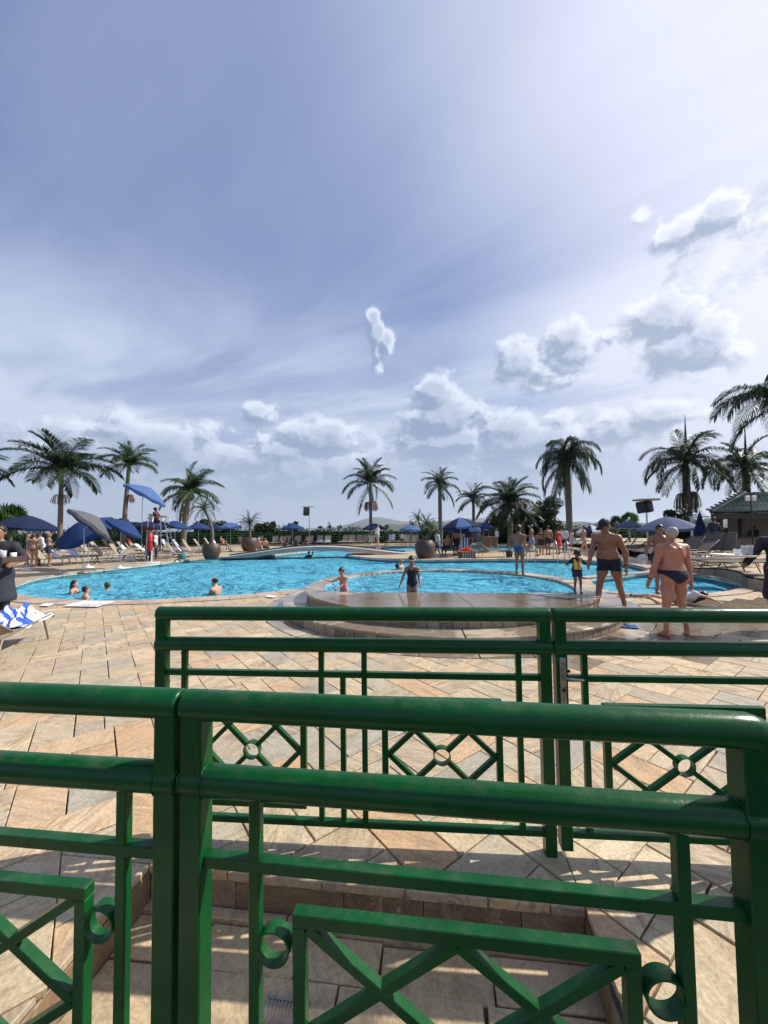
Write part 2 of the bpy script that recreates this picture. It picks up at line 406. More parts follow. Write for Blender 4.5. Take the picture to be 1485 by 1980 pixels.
def stripes(name, a, bcol, n=9.0, axis=0, dist=0.0):
    m_, b, p, o = newmat(name)
    co = b.node('ShaderNodeUVMap').outputs[0] if False else obco(b)
    s_ = b.sep(co)[axis]
    if dist: s_ = b.m('ADD', s_, b.m('MULTIPLY', b.noise(co, 5, 2, .5), dist))
    st = b.m('GREATER_THAN', b.m('FRACT', b.m('MULTIPLY', s_, n)), .5)
    b.put(p.inputs['Base Color'], b.mix(st, a+(1,), bcol+(1,)))
    p.inputs['Roughness'].default_value = .95; p.inputs['Sheen Weight'].default_value = .3; p.inputs['Specular IOR Level'].default_value = .1
    bump(b, p, b.noise(co, 90, 2, .6), .006, .7)
    return m_
M['towel'] = stripes('striped_towel', (.015, .05, .30), (.80, .81, .84), 6.3)
M['towel_w'] = simple('white_towel', (.74, .76, .80), .95, var=.08)
M['towel_r'] = simple('red_towel', (.42, .03, .03), .95, var=.15)
M['skin'] = None
def skin(name, col):
    m_, b, p, o = newmat(name)
    co = obco(b); n = b.noise(co, 5, 4, .6); n2 = b.noise(co, 38, 3, .6)
    c_ = b.mix(b.ss(n, .3, .7), (col[0]*.86, col[1]*.76, col[2]*.72, 1), (min(1, col[0]*1.1), col[1]*1.08, col[2]*1.05, 1))
    c_ = b.mix(b.m('MULTIPLY', b.ss(n2, .6, .75), .35), c_, (col[0]*.7, col[1]*.5, col[2]*.45, 1))
    b.put(p.inputs['Base Color'], c_); p.inputs['Roughness'].default_value = .48; p.inputs['Specular IOR Level'].default_value = .4
    p.inputs['Subsurface Weight'].default_value = .12; p.inputs['Subsurface Radius'].default_value = (.012, .005, .003); p.inputs['Subsurface Scale'].default_value = 1.0
    bump(b, p, n2, .004, .4)
    return m_
M['skin_pink'] = skin('reddened_skin', (.42, .20, .145))
M['skin_tan'] = skin('tanned_skin', (.28, .150, .10))
M['skin_light'] = skin('light_skin', (.48, .29, .21))
M['skin_brown'] = skin('brown_skin', (.22, .12, .08))
M['hair'] = simple('dark_hair', (.013, .009, .007), .45, var=.5, nscale=60)
M['hair_brown'] = simple('brown_hair', (.06, .032, .018), .5, var=.5, nscale=60)
M['hair_grey'] = simple('grey_hair', (.38, .36, .33), .6, var=.12, nscale=90)
M['hair_fair'] = simple('fair_hair', (.28, .17, .08), .6, var=.3, nscale=40)
CL = {}
def cloth(key, col, rough=.8):
    if key not in CL: CL[key] = simple(key, col, rough, var=.15, nscale=14, bmp=.006, bscale=40)
    return CL[key]
# ================================================================ ground and far hills
def ground_h(x, y):
    r = sqrt(x*x+y*y); az = math.degrees(atan2(x, y))
    z = -.6 if r < 70 else -.6 - 45*min(1, (r-70)/500.0)
    if r > 900:
        def bumpf(a0, w, h): return h*math.exp(-((az-a0)/w)**2)
        k = 0
        if 1300 < r < 5200:                     # nearer ridge
            prof = max(0, 1-abs(r-2600)/1100)
            k = max(k, prof*(62 + 10*sin(az*.31)+7*sin(az*.83+1)+5*sin(az*1.9)+bumpf(12, 5, 26)+bumpf(38, 9, 14)+bumpf(26, 4, 8)+bumpf(3, 4, 10)-bumpf(-35, 22, 30)-bumpf(-8, 4, 14)))
        if r > 4200:
            prof = max(0, 1-abs(r-7000)/2400)
            k = max(k, prof*(60+bumpf(-1.0, 3.6, 165)+bumpf(-3.5, 4, 50)+bumpf(13, 6, 150)+bumpf(5.5, 4, 60)+10*sin(az*.5)))
        z += k
    return z
mb = MB(); NA = 420
rads = [0.5, 20, 45, 70, 100, 160, 260, 400, 570, 800, 1200]+[1500+i*130 for i in range(24)]+[4700+i*330 for i in range(16)]+[12000, 18000]
vv = [(r*sin(2*pi*k/NA), r*cos(2*pi*k/NA), ground_h(r*sin(2*pi*k/NA), r*cos(2*pi*k/NA))+(random.uniform(-4, 4) if 1300 < r < 5000 else 0)) for r in rads for k in range(NA)]
ff = [(i*NA+k, i*NA+(k+1) % NA, (i+1)*NA+(k+1) % NA, (i+1)*NA+k) for i in range(len(rads)-1) for k in range(NA)]
mb.add(vv, [q[::-1] for q in ff], True); mb.add(vv[:NA], [tuple(range(NA))])
m_, b, p, o = newmat('wooded_hills'); P = wpos(b)
n = b.noise(P, .012, 6, .65); n2 = b.noise(P, .0025, 3, .5)
b.put(p.inputs['Base Color'], b.mix(b.ss(n2, .45, .62), b.ramp(n, [(.35, (.018, .035, .016)), (.65, (.05, .075, .03))]), b.ramp(n, [(.35, (.03, .05, .025)), (.65, (.06, .08, .04))])))
p.inputs['Roughness'].default_value = .9; bump(b, p, b.noise(P, .05, 4, .7), 8.0)
g = mb.build('ground', m_); tag(g, 'green wooded land and distant hills beyond the pool terrace', kind='structure')

# ================================================================ pool outlines
def V2(p): return Vector((p[0], p[1]))
def spl(pts, step=.35, closed=False):
    P_ = [V2(q) for q in pts]; out = []; n = len(P_)
    for i in range(n if closed else n-1):
        p0 = P_[i-1] if (i > 0 or closed) else P_[0]*2-P_[1]
        p1 = P_[i]; p2 = P_[(i+1) % n]
        p3 = P_[(i+2) % n] if (i+2 < n or closed) else p2*2-p1
        k = max(1, int((p2-p1).length/step))
        for j in range(k):
            t = j/k
            out.append(.5*((2*p1)+(p2-p0)*t+(2*p0-5*p1+4*p2-p3)*t*t+(3*p1-p0-3*p2+p3)*t**3))
    if not closed: out.append(P_[-1])
    return out
def gpx(L, z=0.0): return [V2(G(u, v, z)) for u, v in L]
KC = Vector((1.35, 8.85)); KR = 3.10; SR = 3.56
near_bank = spl(gpx([(576, 1140), (540, 1144), (502, 1148), (441, 1153), (360, 1157), (300, 1160.4), (250, 1161.5), (202, 1162), (141, 1161), (81, 1157), (38, 1150), (20, 1142)]))
left_bank = spl(gpx([(20, 1142), (26, 1133), (41, 1127), (81, 1116), (141, 1107.7), (202, 1100.6), (263, 1094), (300, 1090), (340, 1085), (387, 1079.6), (441, 1077), (502, 1075.8), (557, 1070.5)]))
back_left = spl([left_bank[-1], (-6.0, 28.5), (-5.2, 31), (-3.2, 33.6), (0, 35.2), (4, 35.4), (8.5, 34.8), (12, 33), (13.6, 30.8), (13, 29)], .6)
island_back = spl([(13, 29), (10.5, 28.3), (6, 28), (2, 28.2), (-.6, 27.5), G(675, 1071)[:2], G(668, 1073)[:2]], .6)
island_front = spl([G(668, 1073)[:2]]+gpx([(675, 1074.4), (700, 1077.5), (740, 1080.5), (800, 1082.6), (900, 1082), (1000, 1081.5), (1060, 1081.5), (1130, 1083.5), (1200, 1088.5), (1240, 1096), (1253, 1102)]))
divider = spl(gpx([(1253, 1102), (1250, 1104.6), (1200, 1109), (1150, 1113), (1118, 1116)]))
a0 = atan2(divider[-1].y-KC.y, divider[-1].x-KC.x)
kid_arc = [KC+Vector((cos(a), sin(a)))*KR for a in np.linspace(a0-.12, pi*.86, 30)]
MAINW = near_bank+left_bank[1:]+back_left[1:]+island_back[1:]+island_front[1:]+divider[1:]+kid_arc
MAINW = MAINW[::-1]   # make counter-clockwise
def area(P_): return .5*sum(P_[i].x*P_[(i+1) % len(P_)].y-P_[(i+1) % len(P_)].x*P_[i].y for i in range(len(P_)))
if area(MAINW) < 0: MAINW = MAINW[::-1]
RPW = spl(gpx([(1146, 1119), (1200, 1113.5), (1250, 1107.5), (1300, 1107), (1343.6, 1111), (1382, 1117.4), (1424, 1125.5), (1435, 1133), (1422, 1140.5), (1390, 1146), (1340, 1149.5), (1280, 1151), (1220, 1148.5), (1175, 1143), (1152, 1134)]), closed=True)
if area(RPW) < 0: RPW = RPW[::-1]
COPW = .50
def off(P_, d): return inset(P_, -d)
MAINX = off(MAINW, .52); RPX = off(RPW, .36)
BASIN = [V2(p) for p in ((-1.30, 1.18), (.735, .99), (.79, 1.45), (.845, 1.735), (-1.185, 1.985), (-1.24, 1.6))]
TERR = spl([G(1300, 1098)[:2], G(1330, 1100)[:2], G(1343, 1108)[:2], G(1380, 1113)[:2], G(1430, 1125)[:2], G(1478, 1143)[:2], (11.0, 7.6), (14, 5.2)], .4)
TERRP = TERR+[V2(p) for p in ((40, 4), (40, 43), (17.5, 43), (15.0, 30), (13.5, 22), (12.2, 17))]
if area(TERRP) < 0: TERRP = TERRP[::-1]

def sheet(name, outer, holes, z, mat, parent=None):
    loops = [[Vector((p.x, p.y, 0)) for p in outer]]+[[Vector((p.x, p.y, 0)) for p in h] for h in holes]
    tr = geometry.tessellate_polygon(loops); vs_ = [v for L in loops for v in L]
    m2 = MB(); fs = []
    for t in tr:
        a, b_, c_ = (vs_[i] for i in t); n = (b_-a).cross(c_-a).z
        fs.append(t if n > 0 else t[::-1])
    m2.add([(v.x, v.y, z) for v in vs_], fs); return m2.build(name, mat, parent)
def wall_strip(P_, z0, z1, closed=True, flip=False):
    m2 = MB(); n = len(P_); v = [(p.x, p.y, z0) for p in P_]+[(p.x, p.y, z1) for p in P_]
    fs = [(i, (i+1) % n, n+(i+1) % n, n+i) for i in range(n if closed else n-1)]
    m2.add(v, [q[::-1] for q in fs] if flip else fs, True); return m2

deck = sheet('deck', [V2(p) for p in ((-70, -12), (70, -12), (70, 43.5), (-70, 43.5))], [MAINW, RPW, BASIN], -.03, M['grout'])
tag(deck, 'pool deck paved with yellow and grey quartzite in herringbone', kind='structure')

# ---- herringbone paving
def pip(P_, X, Y):
    ins = np.zeros(X.shape, bool); n = len(P_); j = n-1
    for i in range(n):
        xi, yi, xj, yj = P_[i].x, P_[i].y, P_[j].x, P_[j].y
        if yi != yj:
            c_ = ((yi > Y) != (yj > Y)) & (X < (xj-xi)*(Y-yi)/(yj-yi)+xi)
            ins ^= c_
        j = i
    return ins
def clip(poly, q, nrm):
    out = []; n = len(poly)
    for i in range(n):
        a, b_ = poly[i], poly[(i+1) % n]; da, db = (a-q).dot(nrm), (b_-q).dot(nrm)
        if da >= 0: out.append(a)
        if da*db < 0: out.append(a+(b_-a)*(da/(da-db)))
    return out
KBORD = [KC+Vector((cos(a), sin(a)))*(SR+.40) for a in np.linspace(0, 2*pi, 90)[:-1]]
BQ = [BASIN[0], BASIN[1], BASIN[3], BASIN[4]]
REG = [MAINX, RPX, KBORD, off(TERRP, .02)]
phi = radians(37); cu, su = cos(phi), sin(phi); A_ = .268; J = .0036
tiles = []
R0 = -220
for i in range(-160, 200):
    for j in range(-160, 200):
        k = (i-j) % 4
        if k == 0: r = (i, j, i+2, j+1)
        elif k == 3: r = (i, j, i+1, j+2)
        else: continue
        cx, cy = (r[0]+r[2])/2*A_, (r[1]+r[3])/2*A_
        x = cu*cx-su*cy+.1; y = su*cx+cu*cy+.13
        if not (-.4 < y < 43 and -32 < x < 30 and abs(x) < y*1.15+3.0): continue
        tiles.append((x, y, r))
TP = []
for x, y, r in tiles:
    q = []
    for (a, b_) in ((r[0]*A_+J, r[1]*A_+J), (r[2]*A_-J, r[1]*A_+J), (r[2]*A_-J, r[3]*A_-J), (r[0]*A_+J, r[3]*A_-J)):
        a += random.uniform(-.003, .003); b_ += random.uniform(-.003, .003)
        q.append(Vector((cu*a-su*b_+.1, su*a+cu*b_+.13)))
    TP.append(q)
arr = np.array([[(p.x, p.y) for p in q]+[(t[0], t[1])] for q, t in zip(TP, tiles)])
_tp, _tl = [], []
for q, t in zip(TP, tiles):                 # some stones were laid as two smaller pieces
    w = random.random()
    if w < .24:
        f_ = random.choice((.5, .5, .38, .62)); a, b_ = (0, 1) if (q[1]-q[0]).length > (q[3]-q[0]).length else (1, 2)
        if w > .19: a, b_ = b_, (b_+1) % 4; a = b_-1
        p0, p1, p2, p3 = q[a], q[(a+1) % 4], q[(a+2) % 4], q[(a+3) % 4]
        e_ = (p1-p0).normalized()*J; m0 = p0.lerp(p1, f_); m1 = p3.lerp(p2, f_)
        for piece in ([p0, m0-e_, m1-e_, p3], [m0+e_, p1, p2, m1+e_]):
            _tp.append(piece); _tl.append((sum(v.x for v in piece)/4, sum(v.y for v in piece)/4, None))
    else: _tp.append(q); _tl.append(t)
TP, tiles = _tp, _tl
arr = np.array([[(p.x, p.y) for p in q]+[(t[0], t[1])] for q, t in zip(TP, tiles)])
alive = np.ones(len(TP), bool)
for R_ in REG:
    ins = pip(R_, arr[:, :, 0], arr[:, :, 1]); cnt = ins.sum(1)
    alive &= cnt < 5
    mids = [((R_[i]+R_[(i+1) % len(R_)])*.5, (R_[(i+1) % len(R_)]-R_[i])) for i in range(len(R_))]
    ma = np.array([(m[0].x, m[0].y) for m in mids])
    for k in np.nonzero((cnt > 0) & (cnt < 5) & alive)[0]:
        cpt = arr[k, 4]; seg = int(np.argmin(((ma-cpt)**2).sum(1))); mid, e = mids[seg]; e = e.normalized()
        cl_ = clip(TP[k], mid, Vector((e.y, -e.x)))
        if len(cl_) < 3 or abs(area(cl_)) < .006: alive[k] = False
        else: TP[k] = cl_; 
def minus_convex(poly, Q):
    out = []; rest = poly; n = len(Q)
    for i in range(n):
        e_ = (Q[(i+1) % n]-Q[i]).normalized(); nr_ = Vector((e_.y, -e_.x))
        piece = clip(rest, Q[i]+nr_*.004, nr_); rest = clip(rest, Q[i]-nr_*.0, -nr_)
        if len(piece) > 2 and abs(area(piece)) > .0015: out.append(piece)
        if len(rest) < 3: break
    return out
bx = max(q.x for q in BQ)+.4; by = max(q.y for q in BQ)+.4; nx_ = min(q.x for q in BQ)-.4; ny_ = min(q.y for q in BQ)-.4
for k in list(np.nonzero(alive)[0]):
    cx, cy = arr[k, 4]
    if nx_ < cx < bx and ny_ < cy < by:
        ps = minus_convex(TP[k], BQ)
        tot = sum(abs(area(p_)) for p_ in ps)
        if tot > abs(area(TP[k]))*.995: continue
        alive[k] = False
        for p_ in ps:
            TP.append(p_); tiles.append((sum(q.x for q in p_)/len(p_), sum(q.y for q in p_)/len(p_), None)); alive = np.append(alive, True)
wet_spots = [(3.6, 6.2, .9), (4.6, 6.9, .9), (4.5, 5.9, .55), (6.3, 6.2, 1.2), (7.2, 7.6, 1.0), (3.9, 5.3, .5), (8.2, 7.9, .8), (2.2, 4.9, .35)]
score = []
for k in np.nonzero(alive)[0]:
    x, y, _r = tiles[k]; y_ = max(y, .6)
    vis = abs(x) < y_*1.06+.25 and y > 1.0
    score.append((-(1/(y_*y_)) if vis else 1e3+y, k))
score.sort(); single = set(k for s_, k in score[:292] if s_ < 0)
far_mb = {False: MB(), True: MB()}
for s_, k in score:
    x, y, _r = tiles[k]; tn = (random.random(), random.random(), random.random(), 1)
    wet = any((x-a)**2+(y-b_)**2 < c_*c_ for a, b_, c_ in wet_spots)
    zt = random.uniform(-.0016, .0016)
    if k in single:
        m2 = MB(); m2.tint = tn; m2.prism(TP[k], -.028, zt, cham=.0035)
        m2.build('stone_tile', M['tile_wet' if wet else 'tile'], deck)
    else:
        m2 = far_mb[wet]; m2.tint = tn; m2.prism(TP[k], -.028, zt)
for w_, m2 in far_mb.items():
    if m2.v: tag(m2.build('stone_tiles', M['tile_wet' if w_ else 'tile'], deck), kind='stuff')

# ---- coping stones
cop = thing('coping', 'curved stone coping that edges the pools', None); del cop['label']; 
cop['kind'] = 'structure'; cop['label'] = 'curved stone coping that edges the pools'
def ring_stones(path, w, side, z0, z1, mat, parent, name='coping_stone', length=.52, joint=.008, every=1, cham=.006, lo=.75, hi=1.3):
    """stones along a polyline, w wide on its given side (+1 = right of travel)"""
    d = [0]
    for i in range(1, len(path)): d.append(d[-1]+(path[i]-path[i-1]).length)
    Ltot = d[-1]
    def at(s_):
        s_ = max(0, min(Ltot, s_)); i = 0
        i = min(max(1, int(np.searchsorted(d, s_))), len(d)-1)
        t = (s_-d[i-1])/max(1e-9, d[i]-d[i-1]); pnt = path[i-1].lerp(path[i], t)
        a = max(0, i-2); c_ = min(len(path)-1, i+1); e = (path[c_]-path[a]).normalized(); return pnt, Vector((e.y, -e.x))*side
    s_ = 0; out = []
    while s_ < Ltot-.05:
        L = min(length*random.uniform(lo, hi), Ltot-s_)
        if Ltot-s_-L < .15: L = Ltot-s_
        n = max(1, int(L/.25)); a = []; b_ = []
        for i in range(n+1):
            pt, nr = at(s_+joint/2+(L-joint)*i/n); a.append(pt); b_.append(pt+nr*w)
        poly = a+b_[::-1]
        if area(poly) < 0: poly = poly[::-1]
        m2 = MB(); m2.tint = (random.random(), random.random(), random.random(), 1)
        m2.prism(poly, z0, z1+random.uniform(-.001, .001), cham=cham); out.append(m2.build(name, mat, parent)); s_ += L
    return out
side_main = -1
def outward_side(path):
    e = (path[1]-path[0]).normalized(); q = (path[0]+path[1])*.5+Vector((e.y, -e.x))*.1
    return -1 if pip(MAINW, np.array([q.x]), np.array([q.y]))[0] else 1
for pth, w, ln in ((near_bank, .55, .55), (left_bank, .48, .75), (back_left, .45, 1.3), (island_back, .40, 1.3), (island_front, .48, .75), (divider, .30, .6)):
    ring_stones(pth, w, outward_side(pth), -.05, .022, M['coping'], cop, length=ln)
rp_path = RPW+[RPW[0]]
# the right pool's own coping leaves out the divider it shares with the main pool
lo_i = [i for i, q in enumerate(RPW) if min((q-d_).length for d_ in divider) > .62]
RPS = RPW
seg = []
for i in range(len(RPS)+1):
    q = RPS[i % len(RPS)]
    seg.append(q)
e = (seg[1]-seg[0]).normalized(); qq = (seg[0]+seg[1])*.5+Vector((e.y, -e.x))*.1
sd = -1 if pip(RPW, np.array([qq.x]), np.array([qq.y]))[0] else 1
run = []
for q in seg+[None]:
    if q is not None and min((q-d_).length for d_ in divider) > .55: run.append(q)
    else:
        if len(run) > 3: ring_stones(run, .34, sd, -.05, .022, M['coping'], cop, length=.5)
        run = []
# dark expansion joint outside the near coping is the grout between coping and paving

# ---- pool shells and water
def lin(n): return n
m_, b, p, o = newmat('pool_floor_tiles'); P = wpos(b)
br = b.node('ShaderNodeTexBrick'); b.put(br.inputs['Vector'], P); br.inputs['Scale'].default_value = 1.0
br.offset = 0; br.inputs['Brick Width'].default_value = .15; br.inputs['Row Height'].default_value = .15; br.inputs['Mortar Size'].default_value = .006
br.inputs['Color1'].default_value = (.16, .72, .93, 1); br.inputs['Color2'].default_value = (.34, .84, .95, 1); br.inputs['Mortar'].default_value = (.45, .75, .8, 1)
nn = b.noise(P, 2.2, 4, .6)
b.put(p.inputs['Base Color'], b.mix(b.m('MULTIPLY', b.ss(nn, .42, .62), .75), br.outputs['Color'], (.05, .40, .66, 1))); p.inputs['Roughness'].default_value = .4
M['pool_floor'] = m_
m_, b, p, o = newmat('waterline_mosaic'); P = wpos(b); x, y, z = b.sep(P)
uu = b.m('ADD', b.m('MULTIPLY', x, 1.0), b.m('MULTIPLY', y, .73))
gx_ = b.m('GREATER_THAN', b.m('FRACT', b.m('MULTIPLY', uu, 16.0)), .14); gz_ = b.m('GREATER_THAN', b.m('FRACT', b.m('MULTIPLY', z, 22.0)), .14)
cell = b.node('ShaderNodeTexWhiteNoise', noise_dimensions='2D'); b.put(cell.inputs['Vector'], b.xyz(b.m('FLOOR', b.m('MULTIPLY', uu, 16.0)), b.m('FLOOR', b.m('MULTIPLY', z, 22.0)), 0.0))
tc = b.ramp(cell.outputs['Value'], [(0, (.012, .05, .075)), (.5, (.02, .10, .12)), (1, (.04, .17, .19))])
b.put(p.inputs['Base Color'], b.mix(b.m('MULTIPLY', gx_, gz_), (.18, .28, .28, 1), tc)); p.inputs['Roughness'].default_value = .2
M['mosaic'] = m_
M['lip'] = simple('pale_lip_tiles', (.42, .58, .58), .35, var=.12, nscale=3, world=True)
m_ = bpy.data.materials.new('pool_water'); m_.use_nodes = True; t = m_.node_tree
for n in list(t.nodes): t.nodes.remove(n)
b = NB(t); P = wpos(b)
pp = b.vm('MULTIPLY', P, (.75, 1.25, 1.0))
w0 = b.noise(pp, 1.1, 3, .55, dist=.9); w1 = b.noise(pp, 2.6, 3, .6, dist=1.2); w2 = b.noise(P, 7.5, 2, .5, dist=.8)
amp = b.m('ADD', .75, b.m('MULTIPLY', b.ss(b.noise(P, .3, 2, .5), .35, .65), .7))
hh = b.m('ADD', b.m('MULTIPLY', w0, 1.5), b.m('ADD', b.m('MULTIPLY', w1, .95), b.m('MULTIPLY', w2, .12)))
bm_ = b.node('ShaderNodeBump'); b.put(bm_.inputs['Height'], b.m('MULTIPLY', hh, amp)); bm_.inputs['Distance'].default_value = .36; bm_.inputs['Strength'].default_value = 1.0
gl = b.node('ShaderNodeBsdfGlossy'); gl.inputs['Roughness'].default_value = .04; b.l.new(bm_.outputs[0], gl.inputs['Normal']); gl.inputs[0].default_value = (.86, .92, 1, 1)
rf = b.node('ShaderNodeBsdfRefraction'); rf.inputs['IOR'].default_value = 1.33; rf.inputs['Roughness'].default_value = .02; rf.inputs[0].default_value = (.72, .95, .99, 1); b.l.new(bm_.outputs[0], rf.inputs['Normal'])
tp = b.node('ShaderNodeBsdfTransparent'); tp.inputs[0].default_value = (.80, .97, .99, 1)
df = b.node('ShaderNodeBsdfDiffuse'); df.inputs[0].default_value = (.16, .69, .95, 1); b.l.new(bm_.outputs[0], df.inputs['Normal'])
def mx(f_, a, c_):
    n = b.node('ShaderNodeMixShader'); b.put(n.inputs[0], f_); b.l.new(a, n.inputs[1]); b.l.new(c_, n.inputs[2]); return n.outputs[0]
fr = b.node('ShaderNodeFresnel'); fr.inputs[0].default_value = 1.33; b.l.new(bm_.outputs[0], fr.inputs['Normal'])
body = mx(.55, rf.outputs[0], tp.outputs[0]); body = mx(.55, body, df.outputs[0])
fin = mx(b.m('MULTIPLY', fr.outputs[0], .75), body, gl.outputs[0])
o = b.node('ShaderNodeOutputMaterial'); b.l.new(fin, o.inputs[0]); M['water'] = m_

def wave(x, y):
    n_ = mnoise.noise
    return (.026*n_(Vector((x*.95+.3*y, y*1.35, 3.1)))+.016*n_(Vector((x*2.3-y*.5, y*3.0, 7.7)))+.0075*n_(Vector((x*5.2, y*6.0+x, 1.3))))*(.75+.5*n_(Vector((x*.22, y*.22, 9.0))))*1.7
def water(P_, zw, name, k=1.0):
    x0, x1 = min(q.x for q in P_), max(q.x for q in P_); y0, y1 = min(q.y for q in P_), max(q.y for q in P_)
    m2 = MB(); y = y0-.05; bands = [(y0-.05, min(y1, 19.5), .12)]+([(19.5, y1+.05, .24)] if y1 > 19.5 else [])
    for ya, yb, st in bands:
        nx = int((x1-x0)/st)+2; ny = max(1, int(round((yb-ya)/st))); sy = (yb-ya)/ny
        xs_ = x0-.05+np.arange(nx+1)*st; ys_ = ya+np.arange(ny+1)*sy
        XX, YY = np.meshgrid(xs_, ys_); ins = pip(P_, XX, YY)
        keep = ins[:-1, :-1] | ins[1:, :-1] | ins[:-1, 1:] | ins[1:, 1:]
        idx = {}; vs_ = []; fs_ = []
        for j, i in np.argwhere(keep):
            q_ = []
            for jj, ii in ((j, i), (j, i+1), (j+1, i+1), (j+1, i)):
                if (jj, ii) not in idx:
                    idx[(jj, ii)] = len(vs_); vs_.append((xs_[ii], ys_[jj], zw+wave(xs_[ii], ys_[jj])*k))
                q_.append(idx[(jj, ii)])
            fs_.append(tuple(q_))
        m2.add(vs_, fs_, True)
    return m2.build(name, M['water'])
from mathutils import noise as mnoise
def shell(P_, zf, zw, name):
    fl = sheet(name+'_floor', P_, [], zf, M['pool_floor']); tag(fl, None, kind='structure')
    w_ = wall_strip(P_, zf, zw-.03, flip=True).build(name+'_wall', M['pool_floor']); tag(w_, kind='structure')
    return fl
def tagw(o, label): tag(o, label, kind='structure')
def pool(P_, zf, zw, pre, nlip=-.075):
    tagw(sheet(pre+'_floor', P_, [], zf, M['pool_floor']), 'pale blue tiled floor of the '+pre.replace('_', ' '))
    tagw(wall_strip(P_, zf, zw-.05, flip=True).build(pre+'_side', M['pool_floor']), 'blue tiled side of the '+pre.replace('_', ' '))
    tagw(wall_strip(P_, zw-.05, nlip, flip=True).build(pre+'_waterline_tiles', M['mosaic']), 'dark mosaic band at the waterline of the '+pre.replace('_', ' '))
    tagw(wall_strip(P_, nlip, .0, flip=True).build(pre+'_lip', M['lip']), 'pale lip above the mosaic of the '+pre.replace('_', ' '))
    tagw(water(P_, zw, pre+'_water'), 'rippled turquoise water of the '+pre.replace('_', ' '))
pool(MAINW, -1.35, -.17, 'main_pool')
pool(RPW, -.95, -.17, 'round_pool')
# submerged dark lane line across the main pool
m2 = MB()
for i in range(14):
    x0 = -11+i*.9; m2.box((x0, 15.6+.12*i, -1.345), (x0+.9, 15.9+.12*i, -1.335))
tag(m2.build('lane_line', simple('dark_lane_tile', (.03, .10, .16), .4)), 'dark tile line on the floor of the main pool', kind='structure')

# ================================================================ raised paddling pool
kp = thing('paddling_pool', 'raised round paddling pool with stone ledge and outer step', 'paddling pool', (KC.x, KC.y, 0))
def sector(r0, r1, t0, t1, z0, z1, mat, name, parent, n=4, cham=.006, rin=None):
    m2 = MB(); m2.tint = (random.random(), random.random(), random.random(), 1)
    ts = np.linspace(t0, t1, n+1)
    outer = [Vector((cos(t)*r1, sin(t)*r1)) for t in ts]
    inner = [Vector((cos(t)*(rin(t) if rin else r0), sin(t)*(rin(t) if rin else r0))) for t in ts]
    poly = outer+inner[::-1]
    if area(poly) < 0: poly = poly[::-1]
    m2.prism(poly, z0, z1, cham=cham); return m2.build(name, mat, parent)
def chord(t):   # distance from centre to the front ledge line, along angle t
    s_, c_ = sin(t), cos(t); den = s_+.115*c_
    if den > -.05: return 9
    return (7.62-KC.y-.115*(KC.x-.4)*0-.02)/den*1.0
def rin(t): return min(2.70, chord(t))
def rmid(t): return (rin(t)+KR-.02)/2
t = 0.0
while t < 2*pi-.05:                       # border ring in the paving
    dt = min(random.uniform(.16, .24), 2*pi-t); sector(SR+.01, SR+.385, t+.002, t+dt-.002, -.028, .004, M['ledge'], 'border_stone', kp, 3); t += dt
t = 0.0
while t < 2*pi-.02:                       # lower riser and upper wall cladding
    dt = min(random.uniform(.045, .07), 2*pi-t); sector(SR-.04, SR, t+.0016, t+dt-.0016, -.02, .125, M['riser'], 'riser_slab', kp, 1, .003); t += dt
t = 0.0
while t < 2*pi-.02:
    dt = min(random.uniform(.05, .075), 2*pi-t); sector(KR-.06, KR-.02, t+.0016, t+dt-.0016, -.3, .345, M['riser'], 'wall_slab', kp, 1, .003); t += dt
for k in range(18):
    t0 = 2*pi*k/18+.1; sector(KR-.1, SR+.02, t0+.0026, t0+2*pi/18-.0026, .125, .160, M['ledge'], 'step_slab', kp, 5, .008)
for k in range(18):
    t0 = 2*pi*k/18+.2; t1 = t0+2*pi/18
    front = rin((t0+t1)/2) < 2.3
    if front:
        m2 = MB(); ts = np.linspace(t0+.002, t1-.002, 6)
        for ra, rb in ((rin, lambda t: rmid(t)-.003), (lambda t: rmid(t)+.003, lambda t: KR+.02)):
            m2 = MB(); m2.tint = (random.random(), random.random(), random.random(), 1)
            outer = [Vector((cos(t)*rb(t), sin(t)*rb(t))) for t in ts]; inner = [Vector((cos(t)*ra(t), sin(t)*ra(t))) for t in ts]
            poly = outer+inner[::-1]
            if area(poly) < 0: poly = poly[::-1]
            m2.prism(poly, .335, .375, cham=.004); m2.build('ledge_slab', M['apron'], kp)
    else: sector(0, KR+.02, t0+.002, t1-.002, .335, .38, M['ledge'], 'ledge_slab', kp, 5, .008, rin)
ang = np.linspace(0, 2*pi, 121)[:-1]
inner = [Vector((cos(t)*(rin(t)-.0), sin(t)*(rin(t)-.0))) for t in ang]
core = [Vector((cos(t), sin(t))) for t in ang]
m2 = MB(); n = 120
va = [(q.x*(SR-.045), q.y*(SR-.045), .12) for q in core]+[(q.x*(KR-.055), q.y*(KR-.055), .12) for q in core]
m2.add(va, [(i, (i+1) % n, n+(i+1) % n, n+i) for i in range(n)])
m2.build('step_core', M['grout'], kp)
w_ = wall_strip(inner, -.12, .24, flip=True); w_.build('inner_side', M['pool_floor'], kp)
w_ = wall_strip(inner, .24, .30, flip=True); w_.build('waterline_tiles', M['mosaic'], kp)
w_ = wall_strip(inner, .30, .375, flip=True); w_.build('pale_lip', M['lip'], kp)
sheet('basin_floor', inner, [], -.12, M['pool_floor'], kp)
tag(water([q+KC for q in inner], .326, 'paddling_water', .42), 'shallow rippled water brimming in the paddling pool', kind='structure')

